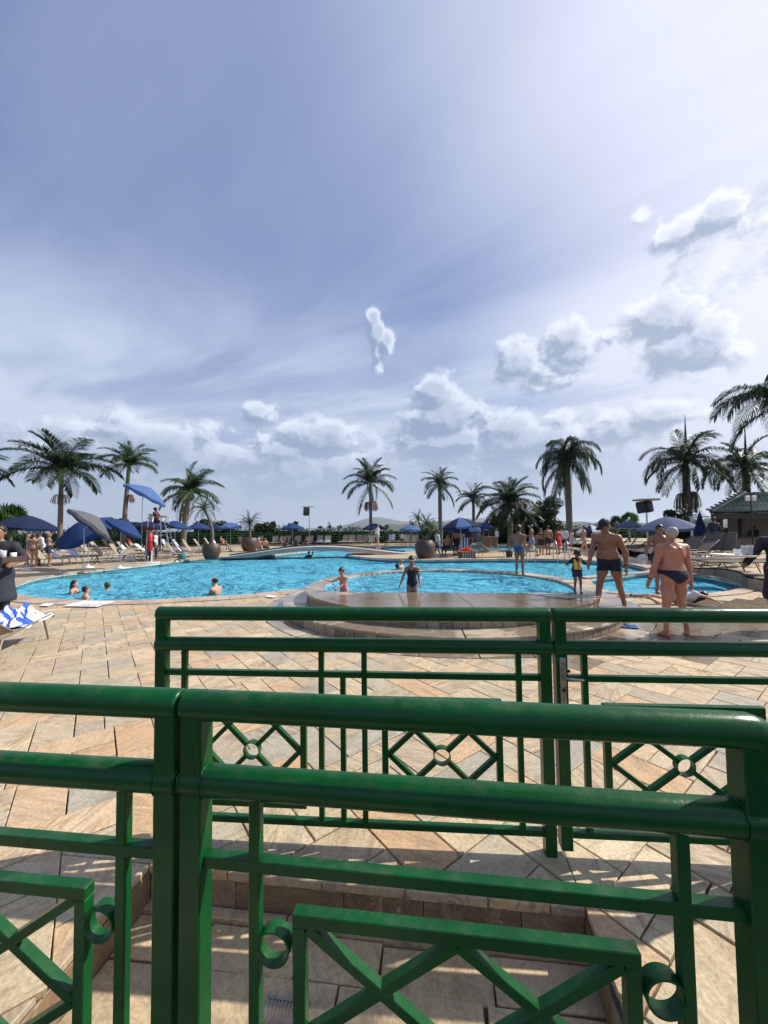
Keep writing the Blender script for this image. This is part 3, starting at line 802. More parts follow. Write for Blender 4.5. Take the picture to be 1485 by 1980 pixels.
# ================================================================ foot wash basin between the gates
ba = thing('foot_basin', 'sunken stone foot wash basin between the two green gates', 'foot basin', (0, 0, 0))
BF = -.185
def quadp(a, b_, c_, d_): return [V2(a), V2(b_), V2(c_), V2(d_)]
def lerp(a, b_, t): return V2(a).lerp(V2(b_), t)
bl, br_, tr_, tl = BASIN[0], BASIN[1], BASIN[3], BASIN[4]
rows = [0, .36, .70, .93, 1.0]
colsets = [[0, .3, .62, 1], [0, .22, .5, .78, 1], [0, .18, .40, .575, .80, 1], [0, .35, .7, 1]]
for ri in range(4):
    for ci in range(len(colsets[ri])-1):
        u0, u1 = colsets[ri][ci], colsets[ri][ci+1]; v0, v1 = rows[ri], rows[ri+1]
        def pt(u, v): return bl.lerp(br_, u).lerp(tl.lerp(tr_, u), v)
        poly = inset([pt(u0, v0), pt(u1, v0), pt(u1, v1), pt(u0, v1)], .0035)
        poly = [q+Vector((random.uniform(-.006, .006), random.uniform(-.006, .006)))*(0 if v1 == 1.0 else 1) for q in poly]
        m2 = MB(); m2.tint = (random.random(), random.random(), random.random(), 1)
        rec = -.012 if (ri == 2 and ci == 3) else 0; lift = .022 if ri == 3 else 0
        m2.prism(poly, BF-.03, BF+rec+lift+random.uniform(-.002, .002), cham=.003); m2.build('floor_slab', M['basin_stone'], ba)
sheet('floor_bed', BASIN, [], BF-.025, M['grout'], ba)
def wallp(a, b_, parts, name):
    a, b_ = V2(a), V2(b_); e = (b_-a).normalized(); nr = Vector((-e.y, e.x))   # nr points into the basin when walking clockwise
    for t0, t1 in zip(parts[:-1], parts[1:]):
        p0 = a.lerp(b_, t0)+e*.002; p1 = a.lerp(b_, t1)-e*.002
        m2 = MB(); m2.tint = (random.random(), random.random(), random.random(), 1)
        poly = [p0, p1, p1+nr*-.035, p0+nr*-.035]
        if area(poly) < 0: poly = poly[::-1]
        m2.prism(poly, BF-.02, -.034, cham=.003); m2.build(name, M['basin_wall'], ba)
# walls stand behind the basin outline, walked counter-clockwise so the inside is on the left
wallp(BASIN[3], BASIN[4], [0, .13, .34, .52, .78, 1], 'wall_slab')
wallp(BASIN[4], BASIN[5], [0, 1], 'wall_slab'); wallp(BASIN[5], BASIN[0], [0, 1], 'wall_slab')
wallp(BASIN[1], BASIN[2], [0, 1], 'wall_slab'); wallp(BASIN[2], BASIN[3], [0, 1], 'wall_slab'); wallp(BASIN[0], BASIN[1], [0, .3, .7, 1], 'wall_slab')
# chipped nosing stones on the back edge
a, b_ = BASIN[4], BASIN[3]; e = (b_-a).normalized(); nr = Vector((-e.y, e.x))
cuts = [0, .20, .43, .62, .80, .93, 1.0]
for t0, t1 in zip(cuts[:-1], cuts[1:]):
    p0 = a.lerp(b_, t0)+e*.003; p1 = a.lerp(b_, t1)-e*.003; k = 7
    edge = [p0.lerp(p1, i/k)-nr*(.008+random.uniform(-.003, .004)) for i in range(k+1)]
    poly = edge+[p1+nr*.012, p0+nr*.012]
    if area(poly) < 0: poly = poly[::-1]
    m2 = MB(); m2.tint = (random.random(), random.random(), random.random(), 1); m2.prism(poly, -.034, .003, cham=.004); m2.build('nosing_stone', M['tile'], ba)
dr = thing('floor_drain', 'square steel drain grate in the foot basin floor', 'drain', (-.405, 1.5, BF+.002), radians(-7))
m2 = MB()
for lo, hi in (((-.085, -.085, 0), (.085, -.073, .006)), ((-.085, .073, 0), (.085, .085, .006)), ((-.085, -.072, 0), (-.073, .072, .006)), ((.073, -.072, 0), (.085, .072, .006))): m2.box(lo, hi)
m2.build('frame', M['worn_steel'], dr)
m2 = MB(); m2.box((-.072, -.072, -.012), (.072, .072, -.0015)); m2.build('pit', M['black'], dr)
me_ = MB().box((-.0035, -.072, -.001), (.0035, .072, .005)).mesh('slat', M['worn_steel'])
for i in range(10): link('slat', me_, dr, (-.0625+i*.0139, 0, 0))

# ================================================================ footbridge
bl0 = G(428, 1078.5); br0 = G(790, 1071.5)
bd = thing('footbridge', 'low arched pale concrete footbridge over the channel', 'footbridge')
Ab = V2(bl0); Bb = V2(br0); ex = (Bb-Ab).normalized(); ny = Vector((-ex.y, ex.x)); Lb = (Bb-Ab).length
def arch(s_): return .03+.54*max(0, sin(pi*s_))**1.25
m2 = MB(); n = 36; rowsv = []
for i in range(n+1):
    s_ = i/n; q = Ab+ex*(Lb*s_); zt = arch(s_); th = .06+.20*min(1, sin(pi*s_)*2.2)
    for (off_, z) in ((0, zt-th), (0, zt), (1.7, zt), (1.7, zt-th)): rowsv.append((q.x+ny.x*off_, q.y+ny.y*off_, z))
fs = []
for i in range(n):
    for k in range(4): fs.append((i*4+k, (i+1)*4+k, (i+1)*4+(k+1) % 4, i*4+(k+1) % 4))
m2.add(rowsv, fs, False); M['concrete'] = simple('painted_concrete', (.37, .365, .345), .7, var=.12, nscale=3, bmp=.004, world=True)
m2.build('span', M['concrete'], bd)
m2 = MB()
for i in range(n):
    s0, s1 = i/n, (i+1)/n; q0 = Ab+ex*(Lb*s0); q1 = Ab+ex*(Lb*s1)
    m2.bar((q0.x+ny.x*1.66, q0.y+ny.y*1.66, arch(s0)+.045), (q1.x+ny.x*1.66, q1.y+ny.y*1.66, arch(s1)+.045), .09, .09)
m2.build('kerb', simple('kerb_brown', (.09, .07, .055), .8), bd)

# ================================================================ raised terrace on the right
m2 = MB(); tz = .30
tp_ = TERR
top = []
arrn = len(arr)
def tzf(i): return tz*min(1, max(0.02, (i/(len(TERR)-1))*4.2))
te = sheet('terrace', TERRP, [], tz, M['grout']); tag(te, 'raised stone terrace with sun loungers behind the round pool', kind='structure')
k = 0; d_ = 0
nT = len(TERR)
me2 = te.data
for v in me2.vertices:                      # the terrace eases down to the deck at its near end
    dd = min(range(nT), key=lambda i: (TERR[i].x-v.co.x)**2+(TERR[i].y-v.co.y)**2)
    if (TERR[dd]-Vector((v.co.x, v.co.y))).length < .05: v.co.z = tzf(dd)
i = 0
while i < nT-1:
    m2 = MB(); m2.tint = (random.random(), random.random(), random.random(), 1)
    a, b_ = TERR[i], TERR[i+1]; e = (b_-a).normalized(); nr = Vector((e.y, -e.x))
    za, zb = tzf(i), tzf(i+1)
    sgn = 1
    if pip(TERRP, np.array([(a.x+b_.x)/2+nr.x*.03]), np.array([(a.y+b_.y)/2+nr.y*.03]))[0]: sgn = -1
    o1 = nr*sgn*.03
    m2.add([(a.x, a.y, -.02), (b_.x, b_.y, -.02), (b_.x, b_.y, zb-.04), (a.x, a.y, za-.04), (a.x+o1.x, a.y+o1.y, -.02), (b_.x+o1.x, b_.y+o1.y, -.02), (b_.x+o1.x, b_.y+o1.y, zb-.04), (a.x+o1.x, a.y+o1.y, za-.04)],
           [(0, 1, 2, 3), (7, 6, 5, 4), (4, 5, 1, 0), (3, 2, 6, 7), (0, 3, 7, 4), (1, 5, 6, 2)]); m2.build('facing_slab', M['riser'], te); i += 1
arr2 = [(x, y) for x, y, _ in tiles]
far2 = MB()
R_ = TERRP
ins = pip(R_, arr[:, :, 0], arr[:, :, 1]).sum(1)
for kk in np.nonzero(ins == 5)[0]:
    cpt = Vector((arr[kk, 4, 0], arr[kk, 4, 1]))
    dd = min(range(nT), key=lambda i: (TERR[i]-cpt).length_squared); dist = (TERR[dd]-cpt).length
    zz = tzf(dd)+(tz-tzf(dd))*min(1, dist/2.5)
    far2.tint = (random.random(), random.random(), random.random(), 1)
    q = [Vector((arr[kk, i, 0], arr[kk, i, 1])) for i in range(4)]
    far2.prism(q, zz-.03, zz+.006)
tag(far2.build('stone_tiles', M['tile'], te), kind='stuff')
ring_stones(TERR[6:], .3, 1 if not pip(TERRP, np.array([TERR[8].x+(TERR[9]-TERR[8]).y*.2]), np.array([TERR[8].y-(TERR[9]-TERR[8]).x*.2]))[0] else 1, tz-.035, tz+.012, M['coping'], te, 'edge_stone', .6) if False else None

# ================================================================ haze
hz_ = MB().box((-17000, -17000, -60), (17000, 17000, 262)).build('haze', (lambda: None)() or None) if False else None
hm = bpy.data.materials.new('haze_air'); hm.use_nodes = True; ht = hm.node_tree
for n in list(ht.nodes): ht.nodes.remove(n)
pv_ = ht.nodes.new('ShaderNodeVolumePrincipled'); pv_.inputs['Color'].default_value = (.74, .84, 1.0, 1); pv_.inputs['Density'].default_value = .00008; pv_.inputs['Anisotropy'].default_value = .25
om_ = ht.nodes.new('ShaderNodeOutputMaterial'); ht.links.new(pv_.outputs[0], om_.inputs['Volume'])
hb = MB().box((-18500, -18500, -62), (18500, 18500, 262)).build('haze', hm); tag(hb, 'thin blue summer haze over the far hills', kind='stuff')
# ================================================================ green gates
def gate(name, label, A, Bp, spec, mat=None):
    """A, Bp: ends of the leaf on plan; spec in metres along the leaf"""
    mat = M['green']
    A = V2(A); Bp = V2(Bp); e = (Bp-A); L = e.length; e.normalize()
    t = thing(name, label, 'gate', (A.x, A.y, 0), atan2(e.y, e.x), 'green tubular steel gates and rails')
    z1, z2, z3, zb = spec['z']; zp, zq = spec['panel_z']; g = spec.get('gap', .004)
    RR = .038
    lo, hi = g, L-g
    ext = spec.get('ext', L)            # how far the lower rails run on
    def capsule(x0, x1, z, r, name, down=False):
        m2 = MB(); k = 8; pts = []; rr = []
        for i in range(5): a = pi/2*(1-i/4); pts.append((x0+.007*(1-sin(a)) , 0, z)); rr.append(r*(.88+.12*cos(a)))
        if not down:
            for i in range(5): a = pi/2*i/4; pts.append((x1-.007*(1-i/4), 0, z)); rr.append(r*(.88+.12*cos(a)))
            m2.tube(pts, r, 20, rr=rr)
        else:
            R_ = .040
            pts += [(x1-R_-.03, 0, z)]; rr += [r]
            for i in range(1, 7): a = pi/2*i/6; pts.append((x1-R_+R_*sin(a), 0, z-R_+R_*cos(a))); rr.append(r)
            pts.append((x1, 0, z-.10)); rr.append(r*.98)
            m2.tube(pts, r, 20, rr=rr)
        m2.build(name, mat, t)
    capsule(lo, hi, z1, RR, 'top_rail', spec.get('down', False))
    capsule(lo-.003, ext, z2, RR, 'second_rail')
    m2 = MB().bar((lo+.05, 0, z3), (ext-.03, 0, z3), .030, .030, bev=.002); m2.build('cross_bar', mat, t)
    m2 = MB().bar((lo+.05, 0, zb), (ext-.03, 0, zb), .034, .030, bev=.002); m2.build('bottom_bar', mat, t)
    pw = spec.get('pw', .056)
    posts = spec['posts']
    for x, z0 in posts:
        m2 = MB(); m2.bbox((x-pw/2, -pw/2, z0), (x+pw/2, pw/2, z2-.02), .003); m2.bbox((x-pw/2, -pw/2, z2+.02), (x+pw/2, pw/2, z1-.012 if x < ext-.1 or not spec.get('down') else z1-.012), .003)
        m2.build('post', mat, t)
    if spec.get('weld'):
        for x, z0 in posts:
            for sx in (-1, 1):
                for zz_ in (z2,):
                    xx = x+sx*pw/2; m2 = MB(); k = 22
                    m2.tube([(xx+.002*sx*sin(j*2.3), cos(2*pi*j/k)*(RR+.001), zz_+sin(2*pi*j/k)*(RR+.001)) for j in range(k+1)], .0025, 6, rr=[.0026+.0010*sin(j*5.1) for j in range(k+1)], caps=False)
                    m2.build('weld_bead', mat, t)
    for x, ztop in spec['bars']:
        m2 = MB().bbox((x-.014, -.014, zb), (x+.014, .014, ztop), .002); m2.build('upright_bar', mat, t)
    for (p0, p1) in spec['panels']:
        w_ = .032; m2 = MB()
        m2.bbox((p0, -w_/2, zp-w_), (p1, w_/2, zp), .002); m2.bbox((p0, -w_/2, zq), (p1, w_/2, zq+w_), .002)
        m2.bbox((p0, -w_/2+.0006, zq+w_+.0004), (p0+w_, w_/2-.0006, zp-w_-.0004), .002); m2.bbox((p1-w_, -w_/2+.0006, zq+w_+.0004), (p1, w_/2-.0006, zp-w_-.0004), .002)
        m2.build('panel_frame', mat, t)
        cx = (p0+p1)/2; cz = (zp+zq)/2; i0, i1 = p0+w_, p1-w_; j0, j1 = zq+w_, zp-w_; rr = .045
        def seg(a, b_, sh=0.0):
            a = Vector((a[0], sh, a[1])); b_ = Vector((b_[0], sh, b_[1])); MB().bar(a, b_, .024, .026, up=(0, 1, 0), bev=.0015).build('lattice_bar', mat, t)
        for sx in (-1, 1):
            for sz in (-1, 1):
                tx, tz_ = (i1 if sx > 0 else i0), (j1 if sz > 0 else j0)
                d_ = Vector((tx-cx, tz_-cz)).normalized()*rr*.96
                seg((cx+d_.x, cz+d_.y), (tx-sx*.004, tz_-sz*.004))
                seg((cx+sx*.002, tz_-sz*.006), (tx-sx*.006, cz+sz*.002), .0013)
        m2 = MB(); ring(m2, cx, cz, rr, .036); m2.build('ring', mat, t)
    for x, z in spec['rings']:
        m2 = MB(); ring(m2, x, z, spec.get('ring_r', .043), .036); m2.build('ring', mat, t)
    return t
def ring(m2, x, z, R_, w, th=.0045, n=40):
    prof = [(R_, -w/2), (R_, w/2), (R_-th, w/2), (R_-th, -w/2)]; v = []; f = []
    for k in range(n):
        a = 2*pi*k/n
        for r, y in prof: v.append((x+r*cos(a), y, z+r*sin(a)))
    for k in range(n):
        for i in range(4): f.append((k*4+i, ((k+1) % n)*4+i, ((k+1) % n)*4+(i+1) % 4, k*4+(i+1) % 4))
    m2.add(v, f, False)
near_spec = dict(z=(1.193, 1.002, .806, .06), panel_z=(.705, .12), posts=[(.036, .0), (1.345, 0)], bars=[(.20, 1.0), (1.196, 1.0)], panels=[(.300, 1.100)],
                 rings=[(.250, .617), (1.148, .617), (.250, .22), (1.148, .22)], down=True, ext=2.0, pw=.058, weld=1)
ns = dict(near_spec); ns['posts'] = near_spec['posts']+[(1.96, 0)]
gate('gate', 'nearest green gate leaf, its top rail bending down into the end post at the right', (-.535, 1.038), (.835, .869), ns)
Ln = 1.46
nl_ = dict(z=(1.193, 1.002, .815, .06), panel_z=(.712, .12), posts=[(.04, 0), (Ln-.034, 0)], bars=[(.2, 1.0), (Ln-.165, 1.0)], panels=[(.36, Ln-.262)],
           rings=[(Ln-.222, .622), (Ln-.222, .22), (.28, .62), (.28, .22)], pw=.058, weld=1)
eA = (V2((-.545, 1.040))-V2((-1.08, 1.10))).normalized()
eB = V2((-.5385, 1.0392)); eC = eB-eA*Ln
gate('gate', 'near green gate leaf cut off by the left edge of the photo', (eC.x, eC.y), (eB.x, eB.y), nl_)
fs_ = dict(z=(1.193, 1.027, .874, .105), panel_z=(.758, .175), posts=[(.030, .07), (2.095, .0)], bars=[(.16, 1.02), (.927, 1.02), (1.044, .874), (1.159, 1.02), (1.962, 1.02)],
           panels=[(.245, .845), (1.25, 1.872)], rings=[], ring_r=.036, pw=.056)
gfl = gate('gate', 'long far green gate leaf in front of the paddling pool, with two diamond panels', (-1.272, 2.172), (.852, 2.010), fs_)
dirf = (V2((.852, 2.010))-V2((-1.272, 2.172))).normalized(); p0 = V2((.852, 2.010))+dirf*.006; p1 = p0+dirf*1.27
fr_ = dict(z=(1.193, 1.027, .874, .105), panel_z=(.748, .16), posts=[(.036, .035), (1.235, .0)], bars=[(.155, 1.02), (1.10, 1.02)], panels=[(.238, 1.0)],
           rings=[(.197, .6), (1.05, .6)], ring_r=.034, pw=.056)
gfr = gate('gate', 'far green gate leaf on the right with a steel lock plate and lever handle', (p0.x, p0.y), (p1.x, p1.y), fr_)
lk = MB(); lk.bbox((-.012, -.005, .77), (.018, 0.0, 1.0), .002, Matrix.Translation((.036, -.028, -.015))); lp = lk.build('lock_plate', M['worn_steel'], gfr)
m2 = MB(); m2.tube([(.04, -.034, .895), (.04, -.062, .895), (.05, -.068, .894), (.125, -.066, .887)], .006, 8); m2.tube([(.04, -.033, .895), (.04, -.045, .895)], .011, 12); m2.build('lever', M['worn_steel'], lp)
m2 = MB(); m2.tube([(.04, -.0335, .825), (.04, -.037, .825)], .009, 14); m2.tube([(.04, -.0335, .955), (.04, -.0355, .955)], .004, 8); m2.build('keyhole', M['black'], lp)
m2 = MB().bbox((.066, -.006, .90), (.085, .006, .915), .002); m2.build('latch', M['green'], gfr)
# ---- side returns that join the two gate lines
def rail_fence(name, label, A, Bp, zs, r=.036, posts=1.3, mat=None):
    mat = mat or M['green']; A = V2(A); Bp = V2(Bp); e = Bp-A; L = e.length; e.normalize()
    t = thing(name, label, 'fence', (A.x, A.y, 0), atan2(e.y, e.x))
    for z in zs[:2]: MB().tube([(0, 0, z), (L, 0, z)], r, 12).build('rail', mat, t)
    for z in zs[2:]: MB().bar((0, 0, z), (L, 0, z), .03).build('rail', mat, t)
    n = max(1, round(L/posts))
    for i in range(n+1): MB().bbox((L*i/n-.03, -.03, 0), (L*i/n+.03, .03, zs[0]-.01), .003).build('post', mat, t)
    return t
# ================================================================ vegetation
def leafmat(name, c1, c2, tr=.35, rough=.5):
    m_, b, p, o = newmat(name)
    P = obco(b); n = b.noise(P, 3.0, 3, .6); rnd = b.node('ShaderNodeObjectInfo').outputs['Random']
    f_ = b.m('ADD', b.m('MULTIPLY', n, .8), b.m('MULTIPLY', rnd, .35), clamp=True)
    c_ = b.ramp(f_, [(.25, c1), (.75, c2)])
    b.put(p.inputs['Base Color'], c_); p.inputs['Roughness'].default_value = rough; p.inputs['Specular IOR Level'].default_value = .3 if 'frond' in name else .1
    t = b.node('ShaderNodeBsdfTranslucent'); b.l.new(b.mix(1.0, c_, (1.5, 2.2, .9, 1), 'MULTIPLY'), t.inputs[0])
    mx_ = b.node('ShaderNodeMixShader'); mx_.inputs[0].default_value = tr
    b.l.new(p.outputs[0], mx_.inputs[1]); b.l.new(t.outputs[0], mx_.inputs[2]); b.l.new(mx_.outputs[0], o.inputs[0]); return m_
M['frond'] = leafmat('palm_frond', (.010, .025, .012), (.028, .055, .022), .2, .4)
M['frond_lit'] = leafmat('palm_frond_sunlit', (.015, .038, .014), (.045, .085, .026), .25, .4)  # lighter copy of the frond green, sunlight put into its colour
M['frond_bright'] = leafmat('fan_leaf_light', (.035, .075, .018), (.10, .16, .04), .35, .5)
M['frond_dry'] = leafmat('dry_frond', (.11, .075, .035), (.20, .15, .08), .2, .7)
M['leaf'] = leafmat('dense_leaf', (.008, .02, .009), (.026, .046, .017), .15)
M['leaf2'] = leafmat('shrub_leaf', (.025, .055, .018), (.075, .12, .04), .25)
def bark(name, col):
    m_, b, p, o = newmat(name); P = obco(b)
    w = b.node('ShaderNodeTexWave', bands_direction='Z'); b.put(w.inputs['Vector'], P); w.inputs['Scale'].default_value = 2.2; w.inputs['Distortion'].default_value = 1.5
    n = b.noise(P, 7, 4, .6)
    b.put(p.inputs['Base Color'], b.mix(b.m('MULTIPLY', w.outputs['Fac'], .5), b.ramp(n, [(.3, tuple(x*.7 for x in col)), (.7, tuple(x*1.2 for x in col))]), tuple(x*.4 for x in col)+(1,)))
    p.inputs['Roughness'].default_value = .85; bump(b, p, w.outputs['Fac'], .02); return m_
M['trunk'] = bark('palm_trunk', (.17, .145, .12)); M['crownshaft'] = simple('crownshaft', (.10, .16, .05), .45, var=.2, nscale=3)
M['wood'] = bark('tree_bark', (.10, .075, .055))
M['seeds'] = simple('seed_strands', (.20, .15, .085), .8, var=.3); M['seeds_pink'] = simple('pink_seed_strands', (.30, .17, .13), .8, var=.3)
rg_ = random.Random(11)
def frond_mesh(name, L, e0, curve, ll, droop, mats, n=34, wid=.055, plum=0.0, tipk=1.0):
    """a feather leaf: rachis in the XZ plane, leaflets on both sides"""
    m2 = MB(); pts = []; p = Vector((0, 0, 0)); N_ = 16; ang = e0
    for i in range(N_+1):
        pts.append(p.copy()); s_ = i/N_
        ang = e0-curve*(s_**1.25); p = p+Vector((cos(ang), 0, sin(ang)))*(L/N_)
    m2.tube(pts, .02, 5, rr=[.030*(1-.85*i/N_)+.004 for i in range(N_+1)])
    def at(s_):
        x_ = s_*N_; i = min(N_-1, int(x_)); return pts[i].lerp(pts[i+1], x_-i), (pts[i+1]-pts[i]).normalized()
    for k in range(n):
        s_ = .10+.90*k/(n-1)
        for sd in (-1, 1):
            s2 = min(1, s_+rg_.uniform(-.008, .008)); p0, t = at(s2)
            upv = Vector((-t.z, 0, t.x))
            if upv.z < 0 and e0 > 0: pass
            l = ll*(sin(pi*min(1, .12+s2*.80))**.6)*rg_.uniform(.85, 1.1)
            fwd = .25+.75*s2*tipk
            side = Vector((0, sd, 0))*rg_.uniform(.8, 1.0)
            d = (side+t*fwd+upv*(.32+rg_.uniform(-.25, .25)*(1+plum))).normalized()
            mid = p0+d*l*.5+Vector((0, 0, -droop*l*.12)); tip = mid+(d*(1-.5*droop)+Vector((0, 0, -droop*1.0))).normalized()*l*.5
            wv = d.cross(Vector((0, 0, 1)))
            if wv.length < .1: wv = Vector((1, 0, 0))
            wv = (wv.normalized()*.8+t*.6).normalized()*wid*.5
            b0 = len(m2.v)
            m2.add([p0-wv*.5, p0+wv*.5, mid+wv, mid-wv, tip], [(0, 1, 2, 3), (3, 2, 4)])
    return m2.mesh(name, mats)
FR = {}
def fronds(kind, matk):
    """leaf meshes from upright to hanging"""
    if (kind, matk) in FR: return FR[(kind, matk)]
    out = []
    spec = {'royal': [(80, 55, .62, .25), (62, 75, .70, .45), (45, 85, .75, .6), (28, 80, .78, .75), (8, 75, .75, .8), (-14, 60, .7, .75), (-40, 42, .6, .6)],
            'king': [(80, 70, .62, .3), (66, 112, .66, .6), (50, 125, .66, .75), (32, 118, .64, .8), (10, 95, .62, .8), (-14, 68, .58, .75), (-40, 42, .5, .6)],
            'queen': [(80, 115, .62, .9), (66, 135, .7, 1.0), (50, 140, .72, 1.1), (34, 128, .72, 1.2), (12, 100, .68, 1.2), (-15, 70, .6, 1.1), (-45, 40, .5, .9)],
            'phoenix': [(82, 50, .3, .05), (65, 70, .34, .1), (48, 80, .36, .1), (30, 85, .36, .15), (12, 75, .34, .15), (-8, 70, .32, .2), (-25, 55, .3, .2)]}[kind]
    for e_, c_, l_, dr_ in spec:
        for v in range(2):
            out.append(frond_mesh('frond', 1.0*4, radians(e_), radians(c_)*rg_.uniform(.85, 1.15), l_*(1.75 if kind != 'phoenix' else 1.6), dr_, M[matk], n={'phoenix': 44, 'queen': 84, 'king': 70, 'royal': 62}[kind], wid={'phoenix': .075, 'queen': .055, 'king': .072, 'royal': .085}[kind]))
    FR[(kind, matk)] = out; return out
def hang(par, r, z, n, L, mat, name='seed_cluster', off_=(0, 0), spread=.5):
    m2 = MB()
    for k in range(n):
        a = rg_.uniform(0, 2*pi); rr = r*sqrt(rg_.random()); x, y = off_[0]+rr*cos(a), off_[1]+rr*sin(a); l = L*rg_.uniform(.7, 1)*(1-.35*(rr/r)**2)
        q2 = (rr/r)**2; pts = [(off_[0]*.4, off_[1], z+.12), (x*.7+off_[0]*.2, y*.7, z+.16-.10*q2), (x, y, z-.12-.30*q2), (x*1.04, y*1.04, z-.15-l*.9)]
        m2.tube(pts, .013, 3, caps=False)
    m2.build(name, mat, par)
def palm(label, u, vc, Y, span, kind='royal', matk='frond', base=-.5, lean=(0, 0), n=(3, 4, 5, 4, 4, 3, 2), seed=1, r=.16, spear=0, clusters=(), shaft=True, vscale=1.0, group='palms around the pool', name='palm_tree', bend=None, trunk_end=None, windy=0.0, rzf=1.0):
    R_ = random.Random(seed); top = AT(u, vc, Y); L = span*Y/FPX/2*1.06
    bx, by = top.x-lean[0], top.y-lean[1]
    t = thing(name, label, 'palm tree', (bx, by, base), 0, group)
    H_ = top.z-base; tx, ty = lean
    N_ = 12; pts = []; rr = []
    for i in range(N_+1):
        s_ = i/N_; k = s_**1.5; b_ = (sin(pi*s_)*bend[0], sin(pi*s_)*bend[1]) if bend else (0, 0)
        pts.append((tx*k+b_[0], ty*k+b_[1], H_*s_)); rr.append(r*(1.25-.35*s_+.12*sin(pi*s_)))
    sh_i = N_-2 if shaft else N_
    MB().tube(pts[:sh_i+1], r, 12, rr=rr[:sh_i+1]).build('trunk', M['trunk'], t)
    if shaft: MB().tube(pts[sh_i:]+[(tx, ty, H_+.25)], r, 12, rr=[r*.95, r*1.08, r*.72, r*.35]).build('crownshaft', M['crownshaft'], t)
    F_ = fronds(kind, matk); sc = L/3.85; a = R_.uniform(0, 6)
    for ring_i, cnt in enumerate(n):
        for k in range(cnt):
            a += 2.39996+R_.uniform(-.25, .25); me = F_[ring_i*2+R_.randint(0, 1)]
            s3 = sc*R_.uniform(.86, 1.1)*(1 if ring_i else .85)
            link('frond', me, t, (tx, ty, H_+.05-ring_i*.03), (R_.uniform(-.12, .12)+windy*sin(a)*.25, R_.uniform(-.08, .08)-windy*cos(a)*.25, a), (s3, s3, s3*vscale))
    if spear: MB().tube([(tx, ty, H_), (tx+.03*spear, ty, H_+spear*.5), (tx+.12, ty, H_+spear)], .08, 6, rr=[.10, .07, .012]).build('spear_leaf', M[matk], t)
    for (dz, rr_, LL, mk, ox) in clusters: hang(t, rr_, H_+dz, 70, LL, M[mk], off_=(tx+ox, ty))
    return t
palm('broad king palm above the left umbrellas with a pale ring of seed strands', 119, 908, 36, 176, base=-.4, n=(4, 5, 5, 5, 4, 1, 0), seed=3, r=.17, vscale=.9, clusters=((-2.5, .75, .9, 'seeds', 0),), matk='frond')
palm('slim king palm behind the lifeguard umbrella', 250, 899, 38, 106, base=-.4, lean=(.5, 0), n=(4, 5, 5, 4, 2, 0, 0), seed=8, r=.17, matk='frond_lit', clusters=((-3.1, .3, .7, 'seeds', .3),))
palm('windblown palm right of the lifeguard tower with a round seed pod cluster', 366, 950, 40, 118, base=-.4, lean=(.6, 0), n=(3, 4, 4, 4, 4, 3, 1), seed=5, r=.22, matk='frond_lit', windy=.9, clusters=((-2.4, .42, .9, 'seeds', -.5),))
palm('lone tall king palm in the middle of the photo with two hanging seed clusters', 716, 936, 44, 108, base=-.6, n=(4, 4, 4, 3, 2, 1, 1), seed=21, r=.15, matk='frond', clusters=((-2.2, .36, 1.0, 'seeds', -.42), (-2.1, .42, 1.2, 'seeds_pink', .45)), vscale=1.15)
palm('palm with sparse bending leaves right of the potted clump', 850, 935, 38, 82, base=-.6, n=(3, 3, 3, 3, 3, 2, 1), seed=31, r=.17, matk='frond')
palm('small palm between two larger ones right of the centre', 915, 965, 42, 78, base=-.6, n=(3, 3, 4, 3, 3, 2, 0), seed=33, r=.15)
palm('wide dark palm with drooping leaves beside the weeping queen palm', 985, 972, 36, 118, base=-.6, n=(4, 5, 5, 5, 5, 4, 3), seed=35, r=.22, shaft=False)
palm('short dark palm in front of the dense tree clump', 1010, 1000, 38, 80, base=-.6, n=(2, 3, 4, 5, 5, 4, 3), seed=36, r=.2, shaft=False)
palm('weeping queen palm with thick drooping plumes', 1097, 893, 31, 128, kind='queen', base=-.5, n=(4, 5, 6, 6, 5, 4, 2), seed=41, r=.20, shaft=False, vscale=1.35)
palm('tall palm with a bare spear leaf left of the bar roof', 1325, 893, 25, 166, kind='king', base=-.3, n=(2, 3, 4, 5, 4, 3, 1), seed=51, r=.20, spear=3.1, clusters=((-2.2, .38, 1.3, 'seeds', -.38), (-2.1, .38, 1.4, 'seeds', .42)))
palm('tall palm with a spear leaf standing behind the green tiled bar roof', 1441, 905, 26, 150, kind='king', base=-.3, n=(2, 3, 4, 5, 4, 2, 1), seed=57, r=.21, spear=2.9, clusters=((-1.9, .36, 1.4, 'seeds', -.45), (-1.9, .36, 1.4, 'seeds', .45)))
palm('queen palm reaching in from the right edge of the photo', 1512, 780, 23, 230, kind='queen', base=-.3, n=(2, 4, 5, 4, 2, 1, 0), seed=61, r=.2, shaft=False)
palm('palm cut off by the left edge of the photo', -62, 905, 34, 130, base=-.4, n=(2, 4, 5, 5, 4, 2, 1), seed=71, r=.2)
